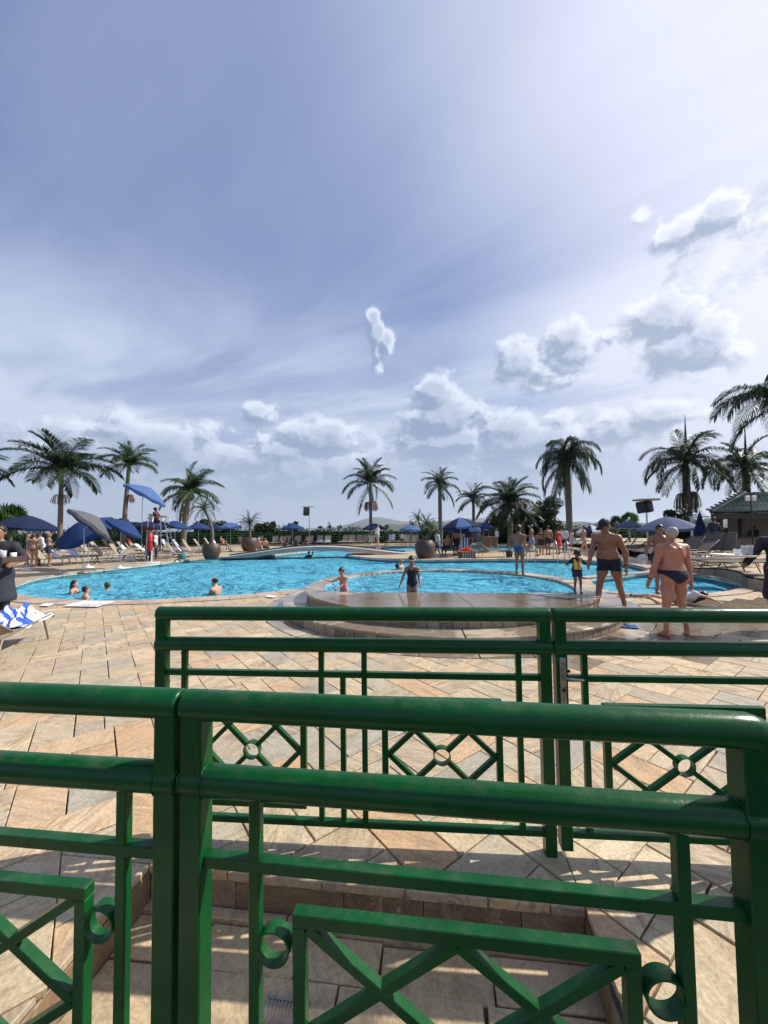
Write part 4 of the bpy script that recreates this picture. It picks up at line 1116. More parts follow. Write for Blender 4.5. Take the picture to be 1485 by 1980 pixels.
# off-frame palm added to shade the gates
def free_palm(label, X, Y, base, H_, L, seed):
    t = thing('palm_tree', label, 'palm tree', (X, Y, base), 0, 'palms around the pool'); R_ = random.Random(seed); a = 0
    MB().tube([(0, 0, H_*i/9) for i in range(10)], .2, 12, rr=[.25-.008*i for i in range(10)]).build('trunk', M['trunk'], t)
    for ri, cnt in enumerate((2, 3, 4, 4, 3, 1, 0)):
        for k in range(cnt):
            a += 2.4+R_.uniform(-.2, .2); s3 = L/3.4*R_.uniform(.9, 1.1); link('frond', fronds('royal', 'frond')[ri*2+R_.randint(0, 1)], t, (0, 0, H_), (R_.uniform(-.1, .1), R_.uniform(-.1, .1), a), (s3,)*3)
free_palm('tall unseen palm added for its shade just beyond the right edge of the photo', 10.9, 2.05, .3, 7.6, 2.7, 14)
def fan_leafset(name, R_, mat, n=16, seed=2):
    r_ = random.Random(seed); m2 = MB()
    m2.tube([(0, 0, 0), (.0, 0, R_*.55)], .012, 4)
    for k in range(n):
        a = radians(-115+230*k/(n-1)); d = Vector((sin(a), r_.uniform(-.08, .08), cos(a))).normalized()
        p0 = Vector((0, 0, R_*.55)); mid = p0+d*R_*.4; tip = p0+d*R_*.78+Vector((0, r_.uniform(-.08, .08)*R_, -.08*R_)); w = Vector((d.z, 0, -d.x))*R_*.055
        m2.add([p0, mid+w, tip, mid-w], [(0, 1, 2, 3)])
    return m2.mesh(name, mat)
FAN = {}
def fan_palm(label, loc, H_, R_, seed=1, matk='frond_lit', nleaf=22, parent=None, r=.09, lean=(0, 0), cat='palm tree', name='fan_palm', up=(-20, 85), group=None):
    r_ = random.Random(seed); t = thing(name, label, cat, loc, r_.uniform(0, 6), group)
    if H_ > .2: MB().tube([(0, 0, 0), (lean[0]*.4, lean[1]*.4, H_*.5), (lean[0], lean[1], H_)], r, 9, rr=[r*1.2, r, r*.9]).build('trunk', M['trunk'], t)
    key = matk
    if key not in FAN: FAN[key] = [fan_leafset('fan_leaf', 1.0, M[matk], seed=s_) for s_ in (1, 2, 3)]
    for k in range(nleaf):
        el_ = radians(r_.uniform(*up)); a = k*2.4+r_.uniform(-.3, .3)
        rot = Euler((0, pi/2-el_, a)).to_matrix().to_euler()
        s_ = R_*r_.uniform(.8, 1.1); link('fan_leaf', r_.choice(FAN[key]), t, (lean[0], lean[1], H_), rot, (s_,)*3)
    return t
def leaf_cloud(m2, c, rad, n, size, r_, shellk=.55, flat=None):
    for k in range(n):
        while True:
            v = Vector((r_.uniform(-1, 1), r_.uniform(-1, 1), r_.uniform(-1, 1)))
            if shellk < v.length < 1: break
        p = Vector((c[0]+v.x*rad[0], c[1]+v.y*rad[1], c[2]+v.z*rad[2]))
        nrm = (v+Vector((r_.uniform(-.8, .8), r_.uniform(-.8, .8), r_.uniform(-.3, 1.0)))).normalized()
        t = nrm.orthogonal().normalized(); t = (Matrix.Rotation(r_.uniform(0, 6.28), 3, nrm) @ t); w = nrm.cross(t); s_ = size*r_.uniform(.6, 1.25)
        m2.add([p-t*s_, p+w*s_*.45, p+t*s_, p-w*s_*.45], [(0, 1, 2, 3)])
def tree(label, X, Y, base, H_, rad, seed, n=2600, size=.16, matk='leaf', clumps=9, name='tree', cat='tree', group=None):
    r_ = random.Random(seed); t = thing(name, label, cat, (X, Y, base), 0, group)
    tr_ = MB(); tr_.tube([(0, 0, 0), (.1, 0, H_*.35), (0, .05, H_*.7)], .14, 8, rr=[.2, .14, .06])
    m2 = MB()
    for k in range(clumps):
        a = r_.uniform(0, 6.28); q = r_.random()**.5*.72; cz = H_*.58+r_.uniform(-.36, .36)*H_*.8
        c_ = (cos(a)*q*rad, sin(a)*q*rad, cz); rr = rad*r_.uniform(.32, .55)
        tr_.tube([(0, 0, H_*.3), (c_[0]*.5, c_[1]*.5, (H_*.3+cz)/2), c_], .05, 5, rr=[.08, .05, .02], caps=False)
        leaf_cloud(m2, c_, (rr, rr, rr*.75), n//clumps, size, r_)
    tr_.build('trunk', M['wood'], t); m2.build('crown', M[matk], t); return t
# long clipped-looking shrub belt beyond the terrace rail
r_ = random.Random(5)
def belt(x0, y0, x1, y1, h0, h1, label, seed, dens=55, size=.17, matk='leaf', thick=1.6):
    m2 = MB(); r2 = random.Random(seed); L = sqrt((x1-x0)**2+(y1-y0)**2); n = int(L/1.1)
    ca, sa = (x1-x0)/L, (y1-y0)/L
    for k in range(n):
        s_ = (k+.5)/n; top = h0+(h1-h0)*s_+.22*sin(k*.83+seed)+.18*sin(k*2.1)+r2.uniform(-.16, .20)
        cx, cy = x0+(x1-x0)*s_+r2.uniform(-.3, .3), y0+(y1-y0)*s_+r2.uniform(-.5, .5)
        leaf_cloud(m2, (cx, cy, top-1.0), (1.1, thick, 1.05), dens*4, size, r2, .5)
        leaf_cloud(m2, (cx, cy-.3, top-2.1), (.9, thick*.9, .8), dens, size*1.15, r2, .3)
        if r2.random() < .35: leaf_cloud(m2, (cx, cy, top+.1), (.3, .3, r2.uniform(.2, .55)), 40, size*.9, r2, .1)
    m2.bar((x0, y0+.2, h0-1.75), (x1, y1+.2, h1-1.75), 1.2, 2.6)
    o_ = m2.build('hedge', M[matk]); tag(o_, label, 'hedge'); o_['kind'] = 'thing'
    return o_
belt(-52, 40, -18, 46, 1.9, 2.0, 'dark shrub belt beyond the rail behind the left loungers', 3)
belt(-18, 46, 4, 47, 2.05, 1.65, 'dark shrub belt beyond the rail behind the footbridge', 4)
belt(4, 47, 22, 44, 1.7, 1.75, 'dark shrub belt beyond the rail under the right palms', 6)
belt(22, 44, 44, 36, 1.75, 1.6, 'low shrub belt beyond the rail left of the bar', 7)
for i, (u, v, Y, rad, H_, s_, lb) in enumerate(((220, 1002, 44, 1.6, 3.1, 3, 'small bushy tree behind the tilted umbrella right of the grey one'), (262, 1010, 45, 1.3, 2.7, 4, 'small round tree just left of the lifeguard umbrella post'),
        (398, 1004, 46, 1.2, 2.9, 5, 'bushy tree behind the palm with the curved potted trunk'), (437, 1002, 46, 1.5, 3.2, 6, 'dark bushy tree above the pair of small umbrellas'), (512, 1008, 46, 1.4, 2.8, 7, 'bushy tree right of the potted date palm'),
        (566, 1006, 47, .8, 2.9, 8, 'thin treetop poking up above the umbrella near the speaker pole'), (1040, 975, 41, 2.9, 6.2, 9, 'large dark tree filling the gap left of the queen palm'),
        (1075, 995, 39, 2.2, 4.4, 10, 'dark tree at the foot of the queen palm'), (960, 1008, 40, 1.9, 3.4, 12, 'low dark tree behind the right umbrellas'), (1000, 985, 42, 2.3, 4.6, 13, 'dark leafy tree under the wide dark palm'), (945, 990, 43, 2.2, 4.4, 14, 'dark tree behind the small palm right of the centre'),
        (1055, 960, 40, 2.4, 6.4, 15, 'tall dark tree just left of the weeping queen palm'), (878, 1004, 45, 1.8, 3.2, 16, 'low dark tree behind the umbrella with pale panels'))):
    q = AT(u, v, Y); top = q.z; tree(lb, q.x, Y, top-H_*.98, H_, rad, s_, group='trees beyond the rail', n=3600 if rad > 1.5 else 1800)
q = AT(1322, 990, 23.5); tree('round dark bush at the foot of the tall palm left of the bar', q.x, 23.5, -.2, q.z+.55, 1.05, 77, n=2200, size=.12)
palm('feathery bush palm behind the closed umbrella', 1328, 1000, 23, 66, kind='phoenix', base=-.2, n=(2, 4, 5, 6, 5, 4, 2), seed=88, r=.14, shaft=False)
for (u, v, Y, s_, lb) in ((1216, 1003, 32, 3, 'small bright fan palm poking above the pale umbrella'), (1192, 1010, 34, 4, 'small dark fan palm left of the bright one')):
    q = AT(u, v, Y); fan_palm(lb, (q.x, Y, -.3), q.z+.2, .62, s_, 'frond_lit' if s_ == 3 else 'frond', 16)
for (u, v, Y, s_, R_, lb) in ((22, 1000, 26, 5, 1.0, 'fan palm behind the first navy umbrella'), (2, 1012, 24, 6, .9, 'low fan palm at the left edge of the photo')):
    q = AT(u, v, Y); fan_palm(lb, (q.x, Y, -.03), q.z-.2, R_, s_, 'frond_lit', 26)
# ---- big clay pots
def pot(label, u, v, H_=.98, R_=.66, seed=0):
    p = G(u, v); t = thing('clay_pot', label, 'plant pot', (p.x, p.y+R_*.6, 0.0), 0, 'large brown clay pots')
    pr = [(.001, .01), (R_*.60, .01), (R_*.70, .06), (R_*.90, H_*.30), (R_, H_*.55), (R_*.97, H_*.76), (R_*.84, H_*.93), (R_*.76, H_*.985), (R_*.72, H_), (R_*.68, H_*.985), (R_*.70, H_*.86), (.001, H_*.84)]
    MB().lathe(pr, 40).build('body', M['clay'], t)
    MB().lathe([(.001, H_*.87), (R_*.5, H_*.875), (R_*.69, H_*.86)], 24).build('soil', M['soil'], t)
    return t
m_, b, p, o = newmat('brown_clay'); P = obco(b)
n = b.noise(b.vm('MULTIPLY', P, (1, 1, 5)), 2.2, 5, .6)
b.put(p.inputs['Base Color'], b.ramp(n, [(.25, (.045, .026, .020)), (.6, (.085, .05, .038)), (.8, (.12, .08, .06))])); p.inputs['Roughness'].default_value = .5
bump(b, p, b.noise(b.vm('MULTIPLY', P, (1, 1, 9)), 3, 4, .6), .012); M['clay'] = m_
M['soil'] = simple('soil', (.03, .02, .015), .95, var=.5, nscale=20)
P1 = pot('leftmost clay pot holding the curved palm', 404, 1082, .92, .51)
P2 = pot('middle clay pot beside the footbridge end, holding a date palm', 479, 1066.5, 1.1, .66)
P3 = pot('clay pot on the island holding a clump of spiky palms', 823, 1081, 1.0, .55)
def potted(px, kind, label, H_, span, n, seed, lean, bend, r, matk, vscale=1.0):
    t = thing('potted_palm', label, 'palm', (px.location.x, px.location.y, .80), 0)
    R_ = random.Random(seed); tx, ty = lean; N_ = 10; pts = [(tx*(i/N_)+bend*sin(pi*i/N_), ty*i/N_, H_*i/N_) for i in range(N_+1)]
    MB().tube(pts, r, 9, rr=[r*(1.2-.4*i/N_) for i in range(N_+1)]).build('trunk', M['trunk'], t)
    F_ = fronds(kind, matk); a = 0
    for ri, cnt in enumerate(n):
        for k in range(cnt):
            a += 2.4+R_.uniform(-.2, .2); s3 = span/2/3.4*R_.uniform(.85, 1.1); link('frond', F_[ri*2+R_.randint(0, 1)], t, (tx, ty, H_), (R_.uniform(-.1, .1), R_.uniform(-.1, .1), a), (s3, s3, s3*vscale))
potted(P1, 'phoenix', 'date palm with a curved bare trunk growing from the leftmost pot', 2.15, 1.9, (2, 4, 5, 5, 5, 4, 3), 4, (-.45, 0), .22, .09, 'frond')
potted(P2, 'phoenix', 'short date palm growing from the middle pot', 1.35, 2.3, (2, 4, 5, 6, 5, 4, 3), 9, (0, 0), .03, .10, 'frond')
P3.name = 'clay_pot_isle' if False else P3.name
for dx_, dy_, hh_, sp_, sd, mk, n_, lb in ((-.34, 0, 1.30, 1.15, 1, 'frond', (3, 4, 5, 4, 3, 2, 0), 'small palm on the left stem in the island pot'), (.14, .1, 1.0, 1.35, 2, 'frond_lit', (4, 5, 5, 3, 1, 0, 0), 'spiky bright palm in the middle of the island pot'),
        (.42, -.05, .75, 1.2, 3, 'frond_bright', (4, 5, 4, 3, 1, 0, 0), 'short bright palm on the right of the island pot'), (-.02, -.12, .40, 1.1, 4, 'frond_lit', (4, 5, 4, 2, 0, 0, 0), 'low spiky palm at the front of the island pot')):
    potted(P3, 'phoenix', lb, hh_, sp_, n_, sd, (dx_, dy_), .02, .05, mk)
# ---- terrace rail
def rails(name, label, pts, zs, mat, pr=.025, step=2.2, z0=0.0, group='green rails round the terrace'):
    t = thing(name, label, 'fence', (pts[0][0], pts[0][1], 0), 0, group); o0 = Vector((pts[0][0], pts[0][1], 0))
    for z in zs:
        MB().tube([Vector((x, y, z))-o0 for x, y in pts], pr, 6).build('rail', mat, t)
    pm = MB().tube([(0, 0, z0), (0, 0, max(zs))], .032, 6).mesh('post', mat)
    for (xa, ya), (xb, yb) in zip(pts[:-1], pts[1:]):
        L = sqrt((xb-xa)**2+(yb-ya)**2); n = max(1, int(L/step))
        for i in range(n): link('post', pm, t, (xa+(xb-xa)*i/n-o0.x, ya+(yb-ya)*i/n-o0.y, 0))
    return t
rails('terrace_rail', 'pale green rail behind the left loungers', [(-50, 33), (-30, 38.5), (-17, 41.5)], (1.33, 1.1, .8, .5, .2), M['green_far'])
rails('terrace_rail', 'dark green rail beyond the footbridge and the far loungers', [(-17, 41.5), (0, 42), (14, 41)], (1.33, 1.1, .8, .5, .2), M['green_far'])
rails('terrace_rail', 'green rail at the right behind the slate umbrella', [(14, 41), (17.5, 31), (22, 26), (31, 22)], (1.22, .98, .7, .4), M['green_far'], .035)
# ================================================================ umbrellas
UM = {}
def umb_meshes(R_, key):
    if key in UM: return UM[key]
    n = 8; Hc = R_*.42; segs = 6
    def P_(k, s_):      # point on rib k (float k allowed), s_ 0..1 from hub to rim, sagging between the ribs
        a = 2*pi*k/n; fk = abs((k % 1)-.5)*2; sag = (1-fk)
        rr = R_*s_*(1-.055*sag*s_); z = Hc*(1-s_**1.45)-.05*sag*s_*R_*.6
        return (rr*cos(a), rr*sin(a), z)
    mats = []; can = {}
    sub = 4
    m2 = MB(); 
    v = []; f = []
    K = n*sub
    for k in range(K):
        for j in range(segs+1): v.append(P_(k/sub, max(.02, j/segs)))
    for k in range(K):
        for j in range(segs):
            f.append((k*(segs+1)+j, k*(segs+1)+j+1, ((k+1) % K)*(segs+1)+j+1, ((k+1) % K)*(segs+1)+j))
    m2.add(v, f, True)
    vb = len(v); v2 = []; f2 = []
    for k in range(K):
        q = P_(k/sub, 1.0); v2 += [q, (q[0]*1.0, q[1]*1.0, q[2]-.10-.02*abs(sin(k*pi/sub)))]
    for k in range(K): f2.append((2*k, 2*k+1, 2*((k+1) % K)+1, 2*((k+1) % K)))
    m2.add(v2, f2, True)
    m2s = MB()
    m2s.tube([P_(0, s_)[:2]+(P_(0, s_)[2]-.012,) for s_ in (.02, .25, .5, .75, 1.0)], .006, 5)
    m2s.tube([(.03, 0, Hc*.25), (R_*.52, 0, P_(0, .52)[2]-.015)], .006, 5)
    UM[key] = (m2, m2s, Hc); return UM[key]
UCOL = {}
def umbrella(label, u, v, Y, dia, mat='navy', tilt=0, taz=0, z0=0.0, pole_u=None, alt=None, z_is=None, group='sun umbrellas'):
    """apex seen at (u, v) at depth Y; tilt in degrees towards azimuth taz (0 = away, 90 = right)"""
    ap = AT(u, v, Y); R_ = dia/2; can, rib, Hc = umb_meshes(round(R_, 2), round(R_, 2))
    tl, ta = radians(tilt), radians(taz)
    ax = Vector((sin(tl)*sin(ta), sin(tl)*cos(ta), cos(tl)))
    hub = ap-ax*Hc
    joint = hub-ax*.28 if tilt > 12 else hub
    bx = joint.x; by = joint.y
    t = thing('sun_umbrella', label, 'umbrella', (bx, by, z0), 0, group)
    q = ax.to_track_quat('Z', 'Y').to_euler()
    key = (round(R_, 2), mat, alt)
    if key not in UCOL:
        m3 = MB(); m3.v = can.v; m3.f = can.f; m3.sm = can.sm; m3.fc = can.fc
        m3.mi = [(1 if alt and ((i//6)//4 % 2 if i < 192 else ((i-192)//4) % 2) else 0) for i in range(len(can.f))]
        UCOL[key] = m3.mesh('canopy', [M[mat], M[alt or mat]])
    off_ = hub-Vector((bx, by, z0))
    link('canopy', UCOL[key], t, off_, q)
    rk = ('rib', round(R_, 2))
    if rk not in UCOL: UCOL[rk] = rib.mesh('rib', M['alu'])
    qm = ax.to_track_quat('Z', 'Y').to_matrix()
    for k in range(8):
        link('rib', UCOL[rk], t, off_, (qm @ Matrix.Rotation(2*pi*k/8, 3, 'Z')).to_euler())
    m2 = MB(); j = joint-Vector((bx, by, z0))
    m2.tube([(0, 0, .02), (j.x*0+0, 0, j.z)], .018, 8)
    if tilt > 12: m2.tube([j, off_+ax*(Hc-.01)], .016, 8); m2.tube([j-Vector((0, 0, .05)), j+Vector((0, 0, .05))], .026, 8)
    else: m2.tube([(0, 0, j.z-.1), off_+ax*(Hc-.01)], .016, 8)
    m2.build('pole', M['alu'], t)
    MB().lathe([(.001, Hc+.0), (.018, Hc+.0), (.02, Hc+.05), (.004, Hc+.09)], 8).build('finial', M['white'], t).matrix_local = Matrix.Translation(off_) @ qm.to_4x4()
    MB().lathe([(.001, 0), (.22, 0), (.22, .05), (.05, .09), (.03, .16), (.001, .16)], 14).build('base', M['white'] if mat in ('blue', 'navy') else M['taupe'], t)
    return t
UL = [("open navy umbrella at the far left above the group of bathers", 56, 997, 17.0, 2.15, 'navy', 8, 100),
      ("bright blue umbrella tipped towards the pool, left of the grey one", 152, 1010, 17.6, 2.5, 'blue', 34, 200),
      ("grey umbrella tipped so its underside and pole show, over the striped loungers", 190, 1000, 15.9, 1.85, 'greycanvas', 42, 48),
      ("blue umbrella slanting down to the right, first one left of the lifeguard tower", 250, 1009, 17.5, 1.6, 'blue', 32, 70),
      ("navy umbrella directly behind the lifeguard tower", 288, 1007, 25, 2.0, 'navy', 4, 0),
      ("blue umbrella just right of the lifeguard tower ladder", 340, 1007, 26, 2.0, 'blue', 6, 60),
      ("small blue umbrella behind the leftmost clay pot", 384, 1011, 30, 1.9, 'blue', 0, 0),
      ("dark navy umbrella, left one of the pair right of the leftmost clay pot", 414, 1013, 33, 1.9, 'navy', 0, 0),
      ("faded blue umbrella, right one of the pair beside the date palm", 446, 1010, 30, 1.8, 'paleblue', 0, 0),
      ("blue umbrella among the sunbathers left of the speaker pole", 566, 1012, 34, 2.0, 'blue', 0, 0),
      ("navy umbrella at the foot of the lone tall palm", 724, 1012, 37, 2.3, 'navy', 0, 0),
      ("faded blue umbrella just left of the potted spiky palms", 795, 1015, 36, 2.1, 'paleblue', 3, 90),
      ("navy umbrella with bright reflections coloured into alternate panels, larger one over the island loungers", 889, 1001, 22.5, 2.3, 'navy', 5, 250, 'paleblue'),  # paler alternate panels: bright reflections put into the canvas colour
      ("navy umbrella half hidden under the one with pale panels", 898, 1009, 24, 2.1, 'blue', 9, 180),
      ("flat dark blue umbrella right of the one with pale panels", 935, 1011, 30, 1.7, 'blue', 0, 0),
      ("navy umbrella with a white folded panel behind the man in the cap", 1142, 1015, 27, 1.9, 'navy', 6, 250, 'whitecanvas'),
      ("grey blue umbrella at the rail between the two bathing men", 1216, 1007, 24, 1.6, 'slate', 2, 90),
      ("wide slate umbrella above the old man's head", 1288, 999, 17.5, 2.35, 'slate', 4, 250),
      ("pale blue umbrella far behind, left of the island pot", 648, 1016, 40, 1.6, 'navy', 0, 0)][:18]
for a in UL: umbrella(a[0], a[1], a[2], a[3], a[4], a[5], a[6], a[7], alt=a[8] if len(a) > 8 else None)
def closed_umbrella():
    p = G(1357, 1078, .30); Y = p.y; top = AT(1356, 991, Y); t = thing('closed_umbrella', 'closed navy umbrella standing by the terrace loungers', 'umbrella', (p.x, p.y, .30))
    Ht = top.z-.30; bot = AT(1356, 1041, Y).z-.30
    def wob(a, i): return .13*sin(a*8)*(0 if i in (0, 1) else 1)+.05*sin(a*3+i)
    pr = [(.001, Ht), (.03, Ht-.01), (.055, Ht-.12), (.10, Ht-.35), (.17, (Ht+bot)/2-.08), (.215, bot+.14), (.20, bot+.02), (.16, bot-.02), (.05, bot+.08)]
    MB().lathe(pr[::-1], 48, wob=wob).build('canopy', M['navy'], t)
    m2 = MB().tube([(0, 0, .02), (0, 0, Ht-.02)], .024, 10); m2.build('pole', M['white'], t)
    MB().lathe([(.001, 0), (.24, 0), (.24, .05), (.06, .09), (.001, .09)], 16).build('base', M['white'], t)
    MB().tube([(0, 0, Ht-.02), (0, 0, Ht+.05)], .018, 8).build('finial', M['navy'], t)
closed_umbrella()
# ================================================================ sun loungers
LM = {}
HINGE = -.30; SH = .36; BL = .74; HW = .31
def lounger_meshes(beta, fm, sm_):
    key = (beta, fm, sm_)
    if key in LM: return LM[key]
    be = radians(beta); d = {}
    r = .018
    m2 = MB()
    for sx in (-1, 1):
        x = sx*HW; m2.tube([(x, -.86, SH), (x, .80, SH), (x, .90, SH-.01), (x, .97, SH-.05)], r, 8)
    m2.tube([(-HW, .80, SH-.002), (HW, .80, SH-.002)], r*.8, 6); m2.tube([(-HW, -.86, SH), (HW, -.86, SH)], r, 6); d['frame'] = m2.mesh('frame', M[fm])
    lg = []
    for sx in (-1, 1):
        for (ya, yb) in ((.56, .74), (-.62, -.80)):
            m2 = MB(); x = sx*(HW+.004); m2.tube([(x, ya, SH-.01), (x, ya+(yb-ya)*.25, SH-.06), (x*1.03, yb, .012)], .015, 8); lg.append(m2.mesh('leg', M[fm]))
    d['legs'] = lg
    m2 = MB(); v = []; f = []
    ys = np.linspace(HINGE+.02, .93, 9)
    for y in ys:
        for x in (-HW+.012, -HW/2, 0, HW/2, HW-.012): v.append((x, y, SH-.014*(1-(x/HW)**2)*1.6-(.03*((y-.8)/.15)**2 if y > .8 else 0)))
    for i in range(8):
        for k in range(4): f.append((i*5+k, i*5+k+1, (i+1)*5+k+1, (i+1)*5+k))
    m2.add(v, f, True); d['seat'] = m2.mesh('seat', M[sm_])
    m2 = MB(); cb, sb = cos(be), sin(be); H0 = Vector((0, HINGE, SH))
    def bp(x, s_, o=0): return (x, HINGE-cb*s_+sb*o, SH+sb*s_+cb*o)
    v = []; f = []
    for i in range(7):
        for x in (-HW+.02, -HW/2, 0, HW/2, HW-.02): v.append(bp(x, BL*i/6, -.014*(1-(x/HW)**2)))
    for i in range(6):
        for k in range(4): f.append((i*5+k, (i+1)*5+k, (i+1)*5+k+1, i*5+k+1))
    m2.add(v, f, True); d['back'] = m2.mesh('backrest', M[sm_])
    m2 = MB(); m2.tube([bp(-HW+.01, 0), bp(-HW+.01, BL-.03), bp(-HW+.05, BL), bp(HW-.05, BL), bp(HW-.01, BL-.03), bp(HW-.01, 0)], .014, 7)
    if beta > 8:
        for sx in (-1, 1): m2.tube([bp(sx*(HW-.02), BL*.5), (sx*(HW-.02), HINGE-.42-.1*cb, SH)], .009, 5)
    d['bf'] = m2.mesh('back_frame', M[fm])
    # towel that follows seat and back
    def towel(s0, s1, w_, seed, drape):
        r2 = random.Random(seed); v = []; f = []; N_ = 22
        for i in range(N_+1):
            s_ = s0+(s1-s0)*i/N_
            for k in range(9):
                x = -w_+2*w_*k/8; o = .012+.006*sin(k*2.3+s_*9+seed)
                if s_ >= 0:
                    p = Vector(bp(x, min(s_, BL), o)) if s_ <= BL else Vector(bp(x, BL, o))+Vector((0, -.03, -(s_-BL)))
                else: p = Vector((x, HINGE-s_, SH+o))
                if drape and abs(x) > HW: p.z -= (abs(x)-HW)*1.2; p.x = (HW+.015)*(1 if x > 0 else -1)
                v.append(p)
        for i in range(N_):
            for k in range(8): f.append((i*9+k, i*9+k+1, (i+1)*9+k+1, (i+1)*9+k))
        m_ = MB(); m_.add(v, f, True); return m_
    d['towel'] = towel; LM[key] = d; return d
TW = {}
def lounger(label, loc, rz, beta=50, fm='taupe', sm_='sling', towel=None, tl=None, group='sun loungers round the pools', sc=1.0):
    d = lounger_meshes(beta, fm, sm_)
    t = thing('sun_lounger', label, 'sun lounger', loc, rz, group); t.scale = (sc,)*3
    link('frame', d['frame'], t); link('seat', d['seat'], t); link('backrest', d['back'], t); link('back_frame', d['bf'], t)
    for g_ in d['legs']: link('leg', g_, t)
    if towel:
        mk, s0, s1 = towel; key = (beta, mk, s0, s1)
        if key not in TW: TW[key] = d['towel'](s0, s1, HW+.02, len(TW), True).mesh('towel', M[mk])
        o_ = link('towel', TW[key], None, loc, (0, 0, rz)); o_.scale = (sc,)*3; tag(o_, tl or ('towel on the '+label), 'towel', 'towels on the loungers')
    return t
def LG(label, u, v, rzdeg, beta=50, z=0.0, **k):
    p = G(u, v, z); return lounger(label, (p.x, p.y, z), radians(rzdeg), beta, **k)
LG('empty taupe lounger behind the standing women at the far left', 98, 1094, -75, 50)
LG('lounger with a blue striped towel nearest the pool at the left, low back', 124, 1091, -72, 42, towel=('towel', -1.0, .76), tl='blue and white striped towel covering the low lounger right of the standing women')
LG('upright lounger with a blue striped towel beside the grey umbrella pole', 158, 1087, -78, 62, towel=('towel', -.6, .80), tl='blue and white striped towel hung over the upright lounger by the grey umbrella')
LG('lounger with a striped towel in the second row under the blue umbrella', 131, 1074, -80, 58, towel=('towel', -.5, .8), tl='striped towel on the second row lounger under the tipped blue umbrella')
LG('taupe lounger with a white towel on its seat right of the umbrella pole', 210, 1086, -72, 52, towel=('towel_w', -1.1, -.1), tl='white towel lying on the seat right of the grey umbrella pole')
LG('lounger with a white towel between the two tilted umbrellas', 240, 1083, -76, 58, towel=('towel_w', -1.1, -.1), tl='white towel on the seat of the lounger in front of the lifeguard stand')
LG('lounger seen from its back left of the lifeguard stand', 268, 1081, -60, 60)
LG('lounger in the second row behind the grey umbrella pole', 196, 1071, -80, 55)
LG('lounger with a white towel over its back left of the red rescue tube', 288, 1074, -78, 40, towel=('towel_w', -.9, .76), tl='long white towel over the reclined lounger left of the rescue tube')
LG('dark lounger in the third row behind the striped towels', 172, 1062, -80, 55)
LG('lounger with a red towel on its back under the slanted umbrella', 262, 1062, -80, 62, towel=('towel_r', .3, .8), tl='red towel folded over a lounger back behind the lifeguard stand')
LG('lounger in the third row left of the lifeguard stand', 228, 1062, -80, 55)
LG('lounger below the lifeguard ladder', 306, 1081, -74, 45)
LG('lounger behind the lifeguard ladder with its back up', 322, 1075, -76, 58)
LG('lounger with a striped towel over its top behind the ladder', 330, 1066, -80, 62, towel=('towel', .3, .82), tl='striped towel over the top of the lounger behind the lifeguard ladder')
LG('lounger right of the lifeguard tower, first of the close trio', 346, 1078, -76, 55)
LG('lounger right of the tower with a blue and white towel, middle of the trio', 361, 1076, -76, 55, towel=('towel', -.9, .76), tl='blue and white towel on the middle lounger of the trio by the clay pot')
LG('lounger closest to the leftmost clay pot', 378, 1075, -76, 55)
LG('lounger behind the curved palm trunk', 392, 1063, -80, 55)
LG('lounger with a pale towel right of the leftmost clay pot', 428, 1066, -78, 60, towel=('towel_w', -1.0, .76), tl='pale blue towel on the lounger right of the leftmost clay pot')
LG('lounger with a striped seat towel left of the middle clay pot', 449, 1062, -70, 45, towel=('towel', -1.1, .1), tl='striped towel on the low lounger left of the middle clay pot')
for u, v, rz_, be_, tw, lb in ((108, 1079, -80, 55, 1, 'behind the standing women'), (146, 1067, -82, 58, 1, 'second from the left in the back row'), (180, 1076, -78, 50, 0, 'behind the black folding table'), (214, 1062, -80, 60, 0, 'under the slanted blue umbrella'),
        (250, 1071, -80, 50, 2, 'behind the lounger seen from its back'), (300, 1063, -80, 58, 0, 'in the back row behind the rescue tube'), (352, 1065, -80, 58, 1, 'in the back row right of the ladder'), (371, 1064, -80, 55, 0, 'in the back row behind the clay pot trio'), (410, 1059, -80, 58, 0, 'in the back row right of the curved palm trunk'),
        (84, 1074, -80, 60, 1, 'at the far left behind the bathers')):
    LG('lounger '+lb, u, v, rz_+random.uniform(-4, 4), be_, towel={0: None, 1: ('towel', -1.0, .78), 2: ('towel_w', -1.0, .4)}[tw], tl='towel on the lounger '+lb)
LG('lounger behind the middle clay pot', 472, 1056, -20, 60)
far_row = [(498, 1056, 0, 'right of the date palm'), (530, 1055, 0, 'left of the standing toddler'), (541, 1055, 0, 'behind the standing toddler'), (553, 1055, 0, 'left of the umbrella pole'), (574, 1054.5, 0, 'right of the umbrella pole'),
           (598, 1054.5, 0, 'below the speaker pole'), (618, 1054, 1, 'first of the pair with striped towels'), (633, 1054, 1, 'second of the pair with striped towels'), (665, 1053, 2, 'with a white towel near the middle'), (679, 1053, 2, 'with a rolled towel on the seat'),
           (692, 1053, 0, 'third from the umbrella by the tall palm'), (704, 1053, 0, 'second from the umbrella by the tall palm'), (719, 1053, 0, 'under the umbrella by the tall palm'), (757, 1052.5, 3, 'with a striped towel hanging from its back'), (776, 1052.5, 0, 'beside the child in white'),
           (788, 1052.5, 0, 'right of the child in white'), (803, 1052.5, 0, 'just left of the island pot')]
for u, v, tw, lb in far_row:
    LG('lounger in the far row '+lb, u, v, 172+random.uniform(-10, 10), 62, sm_='sling', towel={0: None, 1: ('towel', -1.1, .2), 2: ('towel_w', -.8, 0), 3: ('towel', .1, 1.1)}[tw], tl='towel on the lounger in the far row '+lb)
